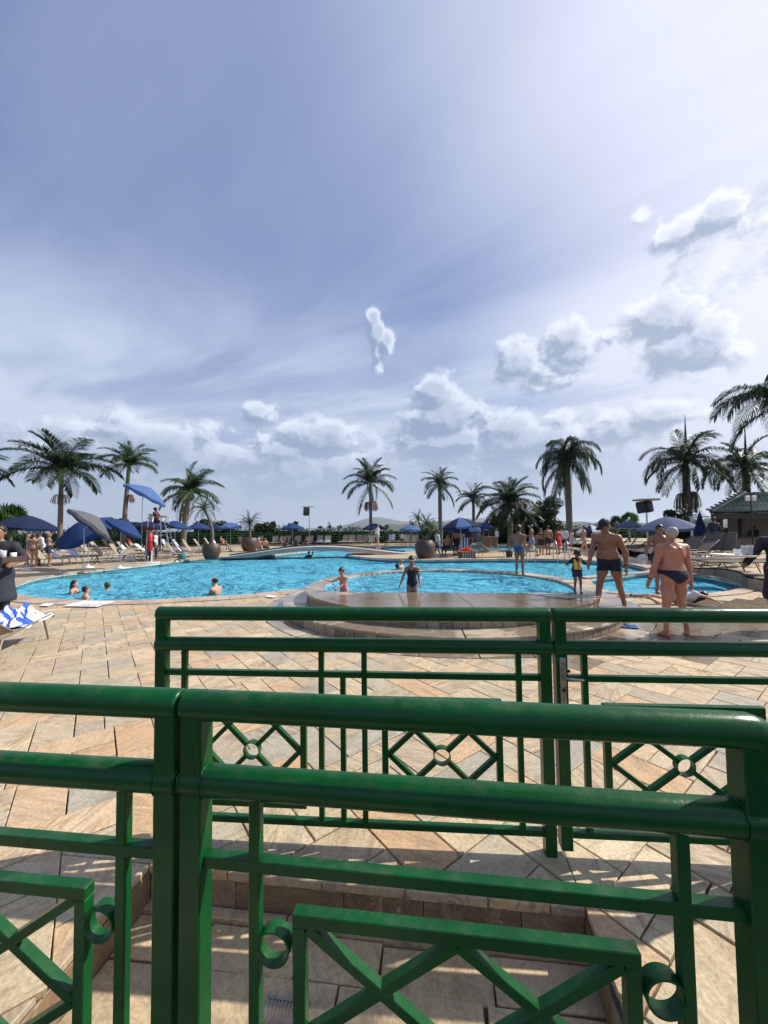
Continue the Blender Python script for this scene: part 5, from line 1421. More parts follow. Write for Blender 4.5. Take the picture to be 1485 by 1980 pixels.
for u, v, lb in ((935, 1068, 'left of the little table'), (948, 1067, 'behind the little table'), (983, 1066, 'turned away, left of the boy'), (1003, 1066, 'turned away, behind the boy'), (1026, 1066, 'turned away, left of the lavender shorts'), (1042, 1065.5, 'turned away, right of the man in lavender')):
    LG('brown lounger on the island '+lb, u, v, 8+random.uniform(-6, 6), 66, sm_='sling_dark', fm='taupe')
LG('lounger on the island with a striped towel on its upright back', 897, 1073, 165, 68, towel=('towel', -.1, .9), tl='striped towel over the upright lounger back on the island')
LG('long lounger lying sideways on the island, back raised to the left', 955, 1077, -86, 40)
LG('lounger with a sunbather right of the island pot', 866, 1074, 170, 40, sm_='sling_dark')
for i, (u, v, rz, be, lb) in enumerate(((1166, 1066, 60, 50, 'behind the woman in the bikini'), (1190, 1068, 62, 50, 'first one right of the capped man'), (1206, 1070, 60, 55, 'second one right of the capped man'), (1222, 1068, 62, 30, 'with a striped towel, between the two bathing men'),
                             (1240, 1066, 62, 50, 'left of the man in sunglasses'), (1258, 1064, 62, 55, 'behind the man in sunglasses'), (1100, 1062, 80, 30, 'flat one behind the pool ladder'), (1085, 1061, 80, 10, 'flat one behind the person in red'), (1122, 1062, 80, 10, 'flat one right of the pool ladder'))):
    LG('brown lounger on the right deck '+lb, u, v, rz, be, sm_='sling_dark', fm='brown_frame', towel=('towel', -1.0, 0) if i == 3 else (('towel_w', -1.1, .6) if i > 5 else None), tl='towel on the brown lounger '+lb)
for u, v, rz, be, lb in ((1316, 1083, 100, 45, 'left of the closed umbrella, back leaning right'), (1338, 1085, 100, 35, 'just behind the closed umbrella pole'), (1372, 1083, 125, 62, 'with a tall back right of the closed umbrella'), (1396, 1084, 125, 62, 'with a tall back next to the bar counter'),
                     (1365, 1103, 84, 3, 'flat one along the terrace edge, farther of the two'), (1425, 1111, 82, 3, 'flat one along the terrace edge, nearer the waiter'), (1400, 1093, 84, 3, 'flat one behind the waiter tray')):
    LG('brown terrace lounger '+lb, u, v, rz, be, z=.306, sm_='sling_dark', fm='brown_frame')
# nearest lounger, bottom left
lz = atan2(.36, .84); e_ = Vector((-sin(lz), cos(lz))); r_s = Vector((cos(lz), sin(lz)))
fc_ = Vector((-5.25, 6.05))-r_s*.32-e_*.74
big = lounger('nearest taupe lounger at the left edge with a crumpled striped towel', (fc_.x, fc_.y, 0), lz, 25, sc=1.0)
m2 = MB(); r2 = random.Random(4); NX, NY = 44, 44; v = []; f = []
from mathutils import noise as mnoise
for i in range(NX+1):
    for j in range(NY+1):
        a, b_ = i/NX-.5, j/NY-.5; s_ = sqrt(a*a+b_*b_)*2; edge = max(0, 1-s_**3)
        n_ = mnoise.fractal(Vector((a*3.2, b_*4.6, .3)), 1.0, 2.1, 3)
        n2_ = abs(mnoise.noise(Vector((a*6.5+3, b_*5.2, 2.2))))
        z = SH+.018+max(0, (.11+.13*n_+.10*n2_))*edge
        x = a*.70*(1-.10*abs(n_)); y = b_*.95+.03*n_
        if abs(x) > .30: z -= (abs(x)-.30)*.8
        v.append((x, y+.42, z))
for i in range(NX):
    for j in range(NY): f.append((i*(NY+1)+j, (i+1)*(NY+1)+j, (i+1)*(NY+1)+j+1, i*(NY+1)+j+1))
m2.add(v, f, True)
mt, b, p, o = newmat('crumpled_towel'); co = obco(b); x, y, z = b.sep(co)
s_ = b.m('ADD', b.m('MULTIPLY', x, 1.0), b.m('ADD', b.m('MULTIPLY', z, .9), b.m('MULTIPLY', b.noise(co, 3.0, 1, .4), .20)))
st = b.m('GREATER_THAN', b.m('FRACT', b.m('MULTIPLY', s_, 9.0)), .5)
b.put(p.inputs['Base Color'], b.mix(st, (.03, .10, .45, 1), (.74, .77, .84, 1))); p.inputs['Roughness'].default_value = .95; bump(b, p, b.noise(co, 120, 2, .6), .004)
tw_ = m2.build('towel', mt); tw_.location = big.location; tw_.rotation_euler = big.rotation_euler; tag(tw_, 'crumpled blue and white striped towel on the nearest lounger at the left', 'towel')
# ================================================================ small tables
def side_table(label, p, H_=.45, col='black', w_=.22):
    t = thing('side_table', label, 'side table', (p.x, p.y, p.z), .3, 'small dark side tables')
    MB().bbox((-w_, -w_, H_-.025), (w_, w_, H_), .006).build('top', M[col], t)
    for sx, sy in ((-1, -1), (1, 1), (-1, 1), (1, -1)): MB().tube([(0, 0, H_*.5), (sx*w_*.8, sy*w_*.8, .01)], .016, 6).build('leg', M[col], t)
    MB().tube([(0, 0, H_*.45), (0, 0, H_-.02)], .022, 6).build('stem', M[col], t)
for u, v, lb in ((188, 1092, 'small black folding table between the striped loungers and the pool'), (343, 1088, 'small dark table right of the lifeguard ladder'), (886, 1076, 'small dark table left of the orange bag on the island')):
    side_table(lb, G(u, v))
q = G(1330, 1084, .306); side_table('small dark table left of the closed umbrella pole', q, .42)
# basket with orange towel on the island
q = G(905, 1079); bk = thing('basket', 'striped box with an orange cloth on top beside the island loungers', 'basket', (q.x, q.y+.3, 0), .2)
MB().bbox((-.42, -.25, .0), (.42, .25, .32), .02).build('body', stripes('box_stripes', (.06, .06, .07), (.35, .34, .33), 7.0), bk)
m2 = MB().bbox((-.45, -.28, .322), (.45, .28, .35), .01); m2.build('lid', simple('orange_rim', (.55, .16, .05), .6), bk)
m2 = MB(); leaf_cloud(m2, (-.02, 0, .43), (.34, .22, .09), 150, .10, random.Random(2), .2); m2.build('orange_cloth', simple('orange_cloth', (.75, .10, .02), .8), bk)
# ================================================================ lifeguard tower
def lifeguard():
    b0 = G(281, 1085.5); Y = b0.y; t = thing('lifeguard_chair', 'tall steel lifeguard chair with a ladder on the pool edge', 'lifeguard chair', (AT(300, 1085, Y).x, Y+.3, 0), radians(8))
    sz = 2.15; m2 = MB(); w_ = .38
    def leg(a, b_): MB().tube([a, b_], .022, 7).build('leg', M['alu'], t)
    leg((-.50, -.42, 0), (-.40, -.34, sz+.35)); leg((-.50, .42, 0), (-.40, .34, sz+.35)); leg((.34, -.42, 0), (.22, -.34, sz+.32)); leg((.34, .42, 0), (.22, .34, sz+.32))
    for k, sy in enumerate((-.25, .25)): MB().tube([(.82, sy, 0), (.42, sy, sz-.05), (.40, sy, sz+.28)], .022, 7).build('ladder_side', M['alu'], t)
    for k in range(6):
        z = .3+k*.33; x = .82-(.40)*z/sz; MB().tube([(x, -.25, z), (x, .25, z)], .016, 6).build('rung', M['alu'], t)
    for z in (.75, 1.45): MB().tube([(-.48, -.40, z), (.30, -.40, z), (.30, .40, z), (-.48, .40, z), (-.48, -.40, z)], .014, 6).build('brace', M['alu'], t)
    MB().bbox((-.42, -.34, sz-.04), (.30, .34, sz), .01).build('seat', M['blue'], t)
    MB().bbox((-.46, -.32, sz+.05), (-.42, .32, sz+.5), .01).build('backrest', M['white'], t)
    for sy in (-.36, .36): MB().tube([(-.42, sy, sz+.30), (.42, sy, sz+.30), (.42, sy, sz-.02)], .016, 6).build('armrest', M['alu'], t)
    MB().bbox((.38, -.25, sz-.42), (.72, .25, sz-.39), .008).build('footrest', M['alu'], t)
    return t, Y
lt, LY = lifeguard()
umbrella('blue umbrella leaning over the lifeguard', 291, 943, LY+.35, 2.35, 'paleblue', 30, 62, pole_u=1, z0=0.0)
q = G(293, 1088.5); rs = thing('rescue_stand', 'white stand with a red rescue tube beside the lifeguard chair', 'rescue stand', (q.x, q.y, 0))
MB().tube([(0, 0, .03), (0, 0, 1.75)], .03, 8).build('pole', M['white'], rs); MB().bbox((-.34, -.25, 0), (.34, .25, .04), .01).build('base', M['white'], rs)
rt_ = thing('rescue_tube', 'red rescue tube hanging on the white stand', 'rescue tube', (q.x-.05, q.y-.08, .62)); red = simple('red_foam', (.55, .02, .025), .5)
MB().tube([(0, 0, 0), (0, 0, .06), (0, 0, .9), (0, 0, .98)], .1, 12, rr=[.05, .12, .12, .05]).build('float', red, rt_)
MB().tube([(0, -.0, .45), (0, 0, .5)], .126, 12).build('strap', M['black'], rt_)
MB().tube([(-.12, 0, .93), (-.05, 0, 1.12), (.10, 0, 1.10), (.12, 0, .9)], .02, 6).build('loop', M['black'], rt_)
sg = thing('notice_board', 'small dark red board on the lifeguard chair', 'sign', (q.x-.12, q.y-.05, 1.72)); MB().bbox((-.28, -.015, 0), (.28, .015, .16), .004).build('panel', simple('dark_red', (.22, .02, .03), .5), sg)
# ================================================================ speaker poles
def speaker_pole(label, u, vt, Y, zb, W_, ub, vs_, disc=False):
    top = AT(ub, vt, Y); t = thing('speaker_pole', label, 'speaker pole', (top.x, Y, zb), 0, 'speaker poles')
    Ht = top.z-zb; MB().tube([(0, 0, 0), (0, 0, Ht)], .045, 8).build('pole', M['alu'], t)
    if disc: MB().lathe([(.001, Ht+.02), (W_*.5, Ht+.02), (W_*.5, Ht-.05), (W_*.47, Ht-.06), (.001, Ht-.03)][::-1], 28).build('round_light', M['worn_steel'], t)
    else: MB().bbox((-W_*.62, -.16, Ht-.03), (W_*.38, .16, Ht+.04), .01).build('bar', M['worn_steel'], t)
    sx = (AT(u, vt, Y).x-top.x)
    s_ = link('speaker', MB().bbox((-.17, -.16, -.50), (.17, .16, .0), .03).mesh('speaker', M['black']), t, (sx, 0, Ht-.10), (radians(-12), radians(6), .4)); s_.scale = (vs_,)*3
    if disc: s2_ = link('speaker', s_.data, t, (sx-.33, .1, Ht-.14), (radians(-10), radians(-8), -.5)); s2_.scale = (vs_,)*3
    return t
speaker_pole('speaker pole with a single black speaker left of the lone palm', 592.5, 980, 43.5, -.5, 1.35, 598, 1.75)
speaker_pole('speaker pole with two black speakers under a round light, right side', 1250, 966, 22, 0, 1.35, 1249, 1.25, True)
# ================================================================ pool ladders, plates, depth sign
def grab(label, u, v, W_=.55, H_=.85, rz=0.0):
    p = G(u, v); t = thing('pool_ladder', label, 'pool ladder', (p.x, p.y, 0), rz, 'steel pool ladders')
    for sx in (0, W_): MB().tube([(sx, .22, 0), (sx, .20, H_*.55), (sx, .08, H_*.93), (sx, -.04, H_), (sx, -.2, H_*.72), (sx, -.28, .15), (sx, -.26, -.75)], .024, 9).build('handrail', M['steel'], t)
    for z in (-.3, -.6): MB().bbox((0, -.30, z), (W_, -.22, z+.03), .005).build('rung', M['steel'], t)
grab('steel pool ladder on the island edge behind the toddler', 1074, 1083, .55, .95); grab('steel pool ladder on the island edge beside the boy', 1012, 1082.5, .5, .75, .2)
def plate(name, label, us, z, mat, cat, th=.006):
    m2 = MB(); poly = [V2(G(u, v, z)) for u, v in us]
    if area(poly) < 0: poly = poly[::-1]
    m2.prism(poly, z-.001, z+th, cham=.001); o_ = m2.build(name, mat); tag(o_, label, cat); return o_
dp = plate('depth_sign', 'white tile plate with the painted pool depth on the near coping', [(121, 1172.2), (188, 1173.2), (221, 1162.8), (161, 1162.2)], .026, M['white'], 'depth sign')
a = G(137, 1170.4, .034); b_ = G(199, 1171.0, .034); dirx = (b_-a); Lx = dirx.length
fc = bpy.data.curves.new('lettering', 'FONT'); fc.body = '1,50MT'; fc.size = 1.0; fc.align_x = 'LEFT'; fc.extrude = .002; fo_ = bpy.data.objects.new('tmp', fc); COL.objects.link(fo_)
bpy.context.view_layer.update(); dg = bpy.context.evaluated_depsgraph_get(); me = bpy.data.meshes.new_from_object(fo_.evaluated_get(dg)); bpy.data.objects.remove(fo_)
me.name = 'lettering'; me.materials.clear(); me.materials.append(M['black']); xs = [v.co.x for v in me.vertices]; wdt = max(xs)-min(xs); s_ = Lx*.86/wdt
lo_ = bpy.data.objects.new('lettering', me); COL.objects.link(lo_); lo_.parent = dp; lo_.location = (a.x, a.y, .033); lo_.rotation_euler = (0, 0, atan2(dirx.y, dirx.x)+.02); lo_.scale = (s_, s_*.62, 1)
plate('skimmer_lid', 'small white skimmer lid in the near coping, left of the depth plate', [(74, 1171.5), (93, 1172.0), (105, 1167.4), (88, 1166.8)], .026, M['white'], 'skimmer lid')
plate('skimmer_lid', 'small white skimmer lid in the coping left of the paddling pool', [(513, 1153.5), (527, 1155.5), (536, 1152.6), (520, 1151)], .026, M['white'], 'skimmer lid')
# ================================================================ bar kiosk
KY = 20.0; c0 = AT(1376, 991, KY); ez = c0.z
kb = thing('bar_kiosk', 'open bar kiosk with dark posts and a green tiled hip roof', 'kiosk', (c0.x, KY, .30)); zz = -.30
W_, Dp, pitch = 9.0, 7.0, radians(20)
dwood = simple('dark_wood', (.035, .028, .028), .6, var=.3)
ap = (5.0, 3.4); DD = (7.5, 8.0); th_ = ez+zz
m2 = MB(); m2.bar((.12, .16, th_-.20), (W_, .16, th_-.20), .08, .28); m2.bar((.22, .26, th_-.20), (DD[0], DD[1], th_-.20), .08, .279); m2.build('fascia', dwood, kb)
MB().add([(.3, .3, th_-.28), (W_, .3, th_-.28), (W_, 8, th_-.28), (7.4, 8, th_-.28)], [(3, 2, 1, 0)]).build('ceiling', dwood, kb)
gm, b, p, o = newmat('green_glazed_tile'); P = obco(b); rn = b.node('ShaderNodeObjectInfo').outputs['Random']
b.put(p.inputs['Base Color'], b.ramp(b.m('ADD', b.m('MULTIPLY', b.noise(P, 8, 3, .6), .5), b.m('MULTIPLY', rn, .5)), [(.2, (.007, .032, .022)), (.8, (.018, .080, .048))])); p.inputs['Roughness'].default_value = .3
rise = tan_ = math.tan(pitch)
za_ = th_+ap[1]*rise
v = [(0, 0, th_), (W_+3, 0, th_), (W_+3, ap[1], za_), (ap[0], ap[1], za_), (DD[0], DD[1], th_), (W_+3, 8, th_)]
m2 = MB(); m2.add([(x, y, z-.03) for x, y, z in v], [(0, 1, 2, 3), (4, 0, 3), (5, 4, 3, 2)]); m2.build('roof', gm, kb)
def barrel():
    m_ = MB(); n = 6; L = .46; v_ = []; f_ = []
    for j, y in enumerate((0, L)):
        for k in range(n+1): a_ = pi*k/n; r_ = .115-.012*j; v_.append((-cos(a_)*r_, y, sin(a_)*r_*.72))
    for k in range(n): f_.append((k, k+1, n+2+k, n+1+k))
    for k in range(n): f_.append((k+1, k, k+n+1+1-1, k+n+2)) if False else None
    m_.add(v_, f_, True); m_.add([v_[k] for k in range(n+1)]+[(0, 0, -.0)], [(k+1, k, n+1) for k in range(n)]); return m_.mesh('roof_tile', gm)
bt = barrel(); cnt = 0; roof = [o_ for o_ in kb.children if o_.name.startswith('roof')][-1]
for row in range(9):
    y = row*.40*cos(pitch); z = th_+y*rise+.015
    x = y*ap[0]/ap[1]+.12
    while x < W_-.1 and cnt < 290:
        link('roof_tile', bt, roof, (x, y-.03, z), (pitch, 0, 0)); x += .245; cnt += 1
hp = [Vector((0, 0, th_+.03)).lerp(Vector((ap[0], ap[1], za_+.05)), k/9) for k in range(10)]
MB().tube(hp, .10, 8).build('hip_ridge', gm, kb)
for x, y in ((1.25, 1.0), (2.45, 1.0), (5.0, 1.0)): MB().bbox((x-.11, y-.11, zz), (x+.11, y+.11, ez-.30+zz), .008).build('post', dwood, kb)
cz = AT(1440, 1038, KY+.8).z
cm_ = simple('counter_panels', (.24, .19, .15), .7, var=.2, nscale=2)
m2 = MB().bbox((1.15, .75, zz), (W_, .83, cz-.36), .004); m2.build('counter_front', cm_, kb)
MB().bbox((1.0, .55, cz-.355), (W_, 1.2, cz-.30), .008).build('counter_top', simple('counter_top', (.06, .05, .05), .3), kb)
MB().bbox((3.2, 2.6, zz), (W_, 2.7, ez-.3+zz), .004).build('back_wall', simple('cream_wall', (.36, .33, .28), .8), kb)
gmat = bpy.data.materials.new('green_glass'); gmat.use_nodes = True; gt = gmat.node_tree; pb = gt.nodes['Principled BSDF']; pb.inputs['Base Color'].default_value = (.55, .78, .68, 1); pb.inputs['Roughness'].default_value = .08; pb.inputs['Transmission Weight'].default_value = .75; pb.inputs['IOR'].default_value = 1.1
for x0, x1 in ((.72, 1.15), (1.42, 2.36)): MB().bbox((x0, 2.2, zz), (x1, 2.22, 1.7+.0), .002).build('glass_panel', gmat, kb)
MB().bbox((.66, 2.16, zz), (.72, 2.26, 1.75), .004).build('glass_frame', M['white'], kb); MB().bbox((.60, 2.1, 1.75), (2.4, 2.3, 1.81), .004).build('glass_cap', M['white'], kb)
lp_ = thing('pole_light', 'dark post with two square floodlights in front of the tiled roof', 'floodlight', (AT(1453, 1000, 17.5).x, 17.5, .3)); hz = AT(1453, 955, 17.5).z-.3
MB().tube([(0, 0, 0), (0, 0, hz)], .03, 8).build('pole', M['black'], lp_); MB().bar((-.18, 0, hz-.06), (.18, 0, hz-.06), .03).build('arm', M['black'], lp_)
for sx in (-.15, .14): MB().bbox((sx-.09, -.06, hz-.32), (sx+.09, .02, hz-.09), .01).build('floodlight', M['white'], lp_)
def cup(name, label, loc, r0, r1, h_, mat, cat='cup', group=None):
    t = MB().lathe([(.001, 0), (r0, 0), (r1, h_), (r1-.006, h_), (r0-.006, .01), (.001, .01)], 20).build(name, mat); t.location = loc; tag(t, label, cat, group); return t
def glassy(name, col, rough=.1, tr=.8):
    m_ = bpy.data.materials.new(name); m_.use_nodes = True; q_ = m_.node_tree.nodes['Principled BSDF']; q_.inputs['Base Color'].default_value = col; q_.inputs['Roughness'].default_value = rough; q_.inputs['Transmission Weight'].default_value = tr; q_.inputs['IOR'].default_value = 1.12; return m_
M['frost'] = glassy('frosted_plastic', (.85, .87, .88, 1), .35, .55)
cup('cup', 'tall white cup with a straw on the bar counter', (c0.x+1.62, KY+.72, cz+.002), .05, .07, .26, M['white'])
# ---- trays carried by the two waiters (they stand on trays; everything on them is its own thing)
# ================================================================ people: one smooth surface per body, grown from a distance field
def surfnet(Dg, o, h):
    ins = Dg < 0
    c8 = [ins[i:i+Dg.shape[0]-1, j:j+Dg.shape[1]-1, k:k+Dg.shape[2]-1] for i in (0, 1) for j in (0, 1) for k in (0, 1)]
    s_ = sum(c.astype(np.int8) for c in c8); act = (s_ > 0) & (s_ < 8)
    idx = -np.ones(act.shape, np.int32); I = np.argwhere(act)
    if len(I) == 0: return None
    idx[act] = np.arange(len(I)); acc = np.zeros((len(I), 3)); cnt = np.zeros(len(I))
    cor = [(i, j, k) for i in (0, 1) for j in (0, 1) for k in (0, 1)]
    val = [Dg[I[:, 0]+i, I[:, 1]+j, I[:, 2]+k] for i, j, k in cor]
    for a in range(8):
        for b_ in range(a+1, 8):
            if sum(abs(cor[a][q]-cor[b_][q]) for q in range(3)) != 1: continue
            va, vb = val[a], val[b_]; m_ = (va < 0) != (vb < 0)
            t = np.where(m_, va/np.where(m_, va-vb, 1), 0)[:, None]
            p_ = np.array(cor[a])+(np.array(cor[b_])-np.array(cor[a]))*t
            acc += np.where(m_[:, None], p_, 0); cnt += m_
    V = (I+acc/cnt[:, None])*h+np.array(o)
    F = []
    for ax in range(3):
        b1, b2 = [(1, 2), (2, 0), (0, 1)][ax]
        sl0 = [slice(None)]*3; sl1 = [slice(None)]*3; sl0[ax] = slice(0, -1); sl1[ax] = slice(1, None)
        a_, c_ = ins[tuple(sl0)], ins[tuple(sl1)]; E_ = np.argwhere(a_ != c_)
        ok = (E_[:, b1] > 0) & (E_[:, b2] > 0) & (E_[:, b1] < Dg.shape[b1]-1) & (E_[:, b2] < Dg.shape[b2]-1); E_ = E_[ok]
        if not len(E_): continue
        def g(d1, d2):
            q = E_.copy(); q[:, b1] -= d1; q[:, b2] -= d2; return idx[q[:, 0], q[:, 1], q[:, 2]]
        qd = np.stack([g(1, 1), g(0, 1), g(0, 0), g(1, 0)], 1)
        fl = a_[E_[:, 0], E_[:, 1], E_[:, 2]]
        qd[~fl] = qd[~fl][:, ::-1]; F.append(qd[(qd >= 0).all(1)])
    return V, np.concatenate(F)
def np_mesh(name, V, F, mat):
    me = bpy.data.meshes.new(name); me.vertices.add(len(V)); me.vertices.foreach_set('co', V.astype(np.float32).ravel())
    me.loops.add(F.size); me.loops.foreach_set('vertex_index', F.astype(np.int32).ravel())
    me.polygons.add(len(F)); me.polygons.foreach_set('loop_start', np.arange(0, F.size, 4, dtype=np.int32))
    me.polygons.foreach_set('loop_total', np.full(len(F), 4, np.int32)); me.polygons.foreach_set('use_smooth', np.ones(len(F), bool))
    me.materials.append(mat); me.update(calc_edges=True); me.validate(); return me
A3 = lambda *p: np.array(p, float)
def ik(a, b_, l1, l2, pole):
    d = b_-a; L = np.linalg.norm(d); L2 = min(L, (l1+l2)*.999); d = d/max(L, 1e-6); b2 = a+d*L2
    q = (l1*l1-l2*l2+L2*L2)/(2*L2); hgt = sqrt(max(0, l1*l1-q*q)); p_ = pole-d*np.dot(pole, d); p_ = p_/max(1e-6, np.linalg.norm(p_))
    return a+d*q+p_*hgt, b2
def nz(v): return v/max(1e-9, np.linalg.norm(v))
class Field:
    def __init__(s, prims, hs, pad=.05):
        lo = np.min([np.minimum(p[1], p[2])-p[3] for p in prims], 0)-pad; hi = np.max([np.maximum(p[1], p[2])+p[3] for p in prims], 0)+pad
        s.o = lo; s.h = hs; s.n = np.ceil((hi-lo)/hs).astype(int)+1
    def grid(s): return np.full(s.n, 9.0, np.float32)
    def coords(s, i0, i1):
        return [(s.o[a]+s.h*np.arange(i0[a], i1[a])).reshape([-1 if q == a else 1 for q in range(3)]).astype(np.float32) for a in range(3)]
    def put(s, G_, pr):
        kind, lo, hi, R_, k, data = pr
        i0 = np.clip(np.floor((np.minimum(lo, hi)-R_-k-2*s.h-s.o)/s.h).astype(int), 0, s.n-1); i1 = np.clip(np.ceil((np.maximum(lo, hi)+R_+k+2*s.h-s.o)/s.h).astype(int)+1, 1, s.n)
        X, Y, Z = s.coords(i0, i1)
        if kind == 'c':
            a, b_, r1, r2 = data; ba = b_-a; L = float(ba@ba)+1e-9
            t = np.clip(((X-a[0])*ba[0]+(Y-a[1])*ba[1]+(Z-a[2])*ba[2])/L, 0, 1)
            d = np.sqrt((X-a[0]-t*ba[0])**2+(Y-a[1]-t*ba[1])**2+(Z-a[2]-t*ba[2])**2)-(r1+(r2-r1)*t)
        else:
            c_, r, Rm = data; dx_, dy_, dz_ = X-c_[0], Y-c_[1], Z-c_[2]
            u = [(dx_*Rm[q][0]+dy_*Rm[q][1]+dz_*Rm[q][2])/r[q] for q in range(3)]
            k0 = np.sqrt(u[0]**2+u[1]**2+u[2]**2)+1e-6; k1 = np.sqrt((u[0]/r[0])**2+(u[1]/r[1])**2+(u[2]/r[2])**2)+1e-6
            d = k0*(k0-1)/k1
        sub = G_[i0[0]:i1[0], i0[1]:i1[1], i0[2]:i1[2]]
        if k < 0:      # carve
            kk = -k; hh_ = np.maximum(kk-np.abs(sub+d), 0)/kk; sub[...] = np.maximum(sub, -d)+hh_*hh_*kk*.25
        elif k == 0: sub[...] = np.minimum(sub, d)
        else: hh_ = np.maximum(k-np.abs(sub-d), 0)/k; sub[...] = np.minimum(sub, d)-hh_*hh_*k*.25
def cap(a, b_, r1, r2, k=.03): return ('c', np.minimum(a, b_), np.maximum(a, b_), max(r1, r2), k, (a, b_, r1, r2))
I3 = np.eye(3)
def ell(c_, r, k=.03, Rm=I3): m_ = max(r); return ('e', c_, c_, m_, k, (c_, r, Rm))
PEOPLE = []
def person(label, loc, rz=0, h=1.72, skinm='skin_tan', hs=.014, lean=(0, 0, 1), pelvis=.93, feet=((-.09, .02), (.09, .02)), knee=(0, 1, 0), wr=None, elbow=(0, -1, -.2),
           fat=0.0, fem=False, hair='short', hairm='hair', clothes=(), head=(0, 0), child=0.0, fingers=None, extras=(), face=True, seat=None, group=None, watch=None, toes=True, foot_dir=(0, 1, 0), glasses=False, name='person', spread=1.0, twist=0.0):
    """a person facing +Y before rz; every length is for a 1.75 m body, scaled to h"""
    sc = h/1.75
    u = nz(A3(*lean)); x = A3(cos(twist), sin(twist), 0); x = nz(x-u*(x@u)); f = np.cross(u, x)
    P_ = A3(0, 0, pelvis) if not isinstance(pelvis, tuple) else A3(*pelvis)
    hx = A3(1, 0, 0)
    hd = 1+.42*child                                   # children have larger heads
    sw = (.165 if fem else .185)*(1-.12*child)
    N_ = P_+u*.50; C_ = P_+u*.33
    fingers = hs < .0125 if fingers is None else fingers
    core = []; arms = []; headp = []
    W_ = 1+.28*fat; Bf = fat
    Rt = np.array([x, f, u])
    core += [ell(P_+u*.02, (.150*W_+(.012 if fem else 0), .105*W_, .115), .05, Rt), ell(P_+u*.15+f*(.012+.03*Bf), ((.118 if fem else .132)*W_*(1+.1*Bf), .092*(1+.5*Bf), .15), .06, Rt),
             ell(C_+u*.02, ((.135 if fem else .155)*(1+.13*Bf), .098*(1+.2*Bf), .175), .06, Rt)]
    if Bf > .3: core += [ell(P_+u*.12+f*.05*Bf, (.125*W_, .10*(1+.35*Bf), .12), .06, Rt), ell(P_+u*.09+x*.115, (.055, .075, .06), .04, Rt), ell(P_+u*.09-x*.115, (.055, .075, .06), .04, Rt)]
    if fem: core += [ell(C_+u*.05+x*.065+f*.085, (.056, .05, .056), .025, Rt), ell(C_+u*.05-x*.065+f*.085, (.056, .05, .056), .025, Rt)]
    elif child < .5: core += [ell(C_+u*.09+x*.075+f*.062, (.08, .045, .06), .035, Rt), ell(C_+u*.09-x*.075+f*.062, (.08, .045, .06), .035, Rt)]
    for sx in (-1, 1):
        core += [ell(P_+x*sx*.075-f*.055-u*.03, (.083*W_, .078, .088), .035, Rt), ell(C_+x*sx*.09-f*.05+u*.06, (.07, .045, .10), .04, Rt)]
        core += [cap(N_-u*.01, N_+x*sx*(sw-.03)-u*.05, .052, .048, .05)]
    core += [cap(N_-u*.03, N_+u*.07+f*.015, .056, .052, .03)]
    def carve(a, b_, r, k): pr = cap(a, b_, r, r, k); return (pr[0], pr[1], pr[2], pr[3], -k, pr[5])
    if hs < .0125 and child < .5:
        bd = -.112*(1+.18*Bf*.5); bl_ = .103+.055*Bf
        core += [carve(P_+u*.02+f*(bd-.022), P_+u*.42+f*(bd-.020), .018, .05), carve(P_+u*.085+f*(bl_+.028), P_+u*.09+f*(bl_+.03), .014, .02)]
        core += [carve(P_+u*.265-x*.13+f*(.105+.01*Bf), P_+u*.265+x*.13+f*(.105+.01*Bf), .010, .035)]
        for sx in (-1, 1):
            core += [ell(C_+u*.075+x*sx*.088+f*(.108+.012*Bf), (.009, .009, .009), .006), cap(N_-u*.045+x*sx*.03+f*.075, N_-u*.035+x*sx*.14+f*.045, .012, .012, .02), cap(C_+u*.10+x*sx*.05-f*(.10), C_-u*.02+x*sx*.085-f*(.105), .02, .02, .04)]
        if Bf > 1: core += [carve(P_+u*.115+x*.15-f*.10, P_+u*.105+x*.04-f*.135, .007, .02), carve(P_+u*.115-x*.15-f*.10, P_+u*.105-x*.04-f*.135, .007, .02)]
    # legs
    hp = [P_-hx*.088-A3(0, 0, .045), P_+hx*.088-A3(0, 0, .045)]
    tk, ck = (1+.12*Bf+(.06 if fem else 0)), 1.0
    fd0 = nz(A3(*foot_dir)) if not isinstance(foot_dir[0], tuple) else A3(0, 1, 0); ank = []
    for i in range(2):
        ft = feet[i]; ft = A3(ft[0], ft[1], (ft[2] if len(ft) > 2 else 0)+.075)
        kn, an = ik(hp[i], ft, .42, .40, nz(A3(*(knee[i] if isinstance(knee[0], tuple) else knee))))
        ank.append(an)
        core += [cap(hp[i]+A3(0, 0, .01), kn, .084*tk, .052, .045), ell((hp[i]*.6+kn*.4), (.074*tk,)*3, .05), cap(kn, an, .050, .033, .025)]
        back = -nz(np.cross(np.cross(nz(an-kn), fd0), nz(an-kn))) if True else 0
        back = -(fd0-nz(an-kn)*(fd0@nz(an-kn))); back = nz(back)
        core += [ell(kn*.68+an*.32+back*.018, (.046, .046, .085), .03, np.array([nz(np.cross(nz(an-kn), back)), back, nz(an-kn)])), ell(kn-back*.022, (.036, .036, .042), .02)]
        fd = fd0 if not (isinstance(foot_dir[0], tuple)) else nz(A3(*foot_dir[i]))
        side = nz(np.cross(fd, A3(0, 0, 1)))
        heel = an-A3(0, 0, .045)-fd*.028; ball = an+fd*.115-A3(0, 0, .052); 
        dz_ = (1-2*i)
        core += [cap(heel, ball+side*.012, .030, .021, .02), cap(heel, ball-side*.018, .030, .019, .02), cap(an, an+fd*.06-A3(0, 0, .025), .034, .028, .025)]
        if toes:
            for q in range(5):
                t_ = ball+side*(.030-.0145*q)*(1 if i == 0 else -1)
                core += [cap(t_, t_+fd*(.050-.007*q)-A3(0, 0, .006), .0125-.001*q, .010-.0008*q, .008)]
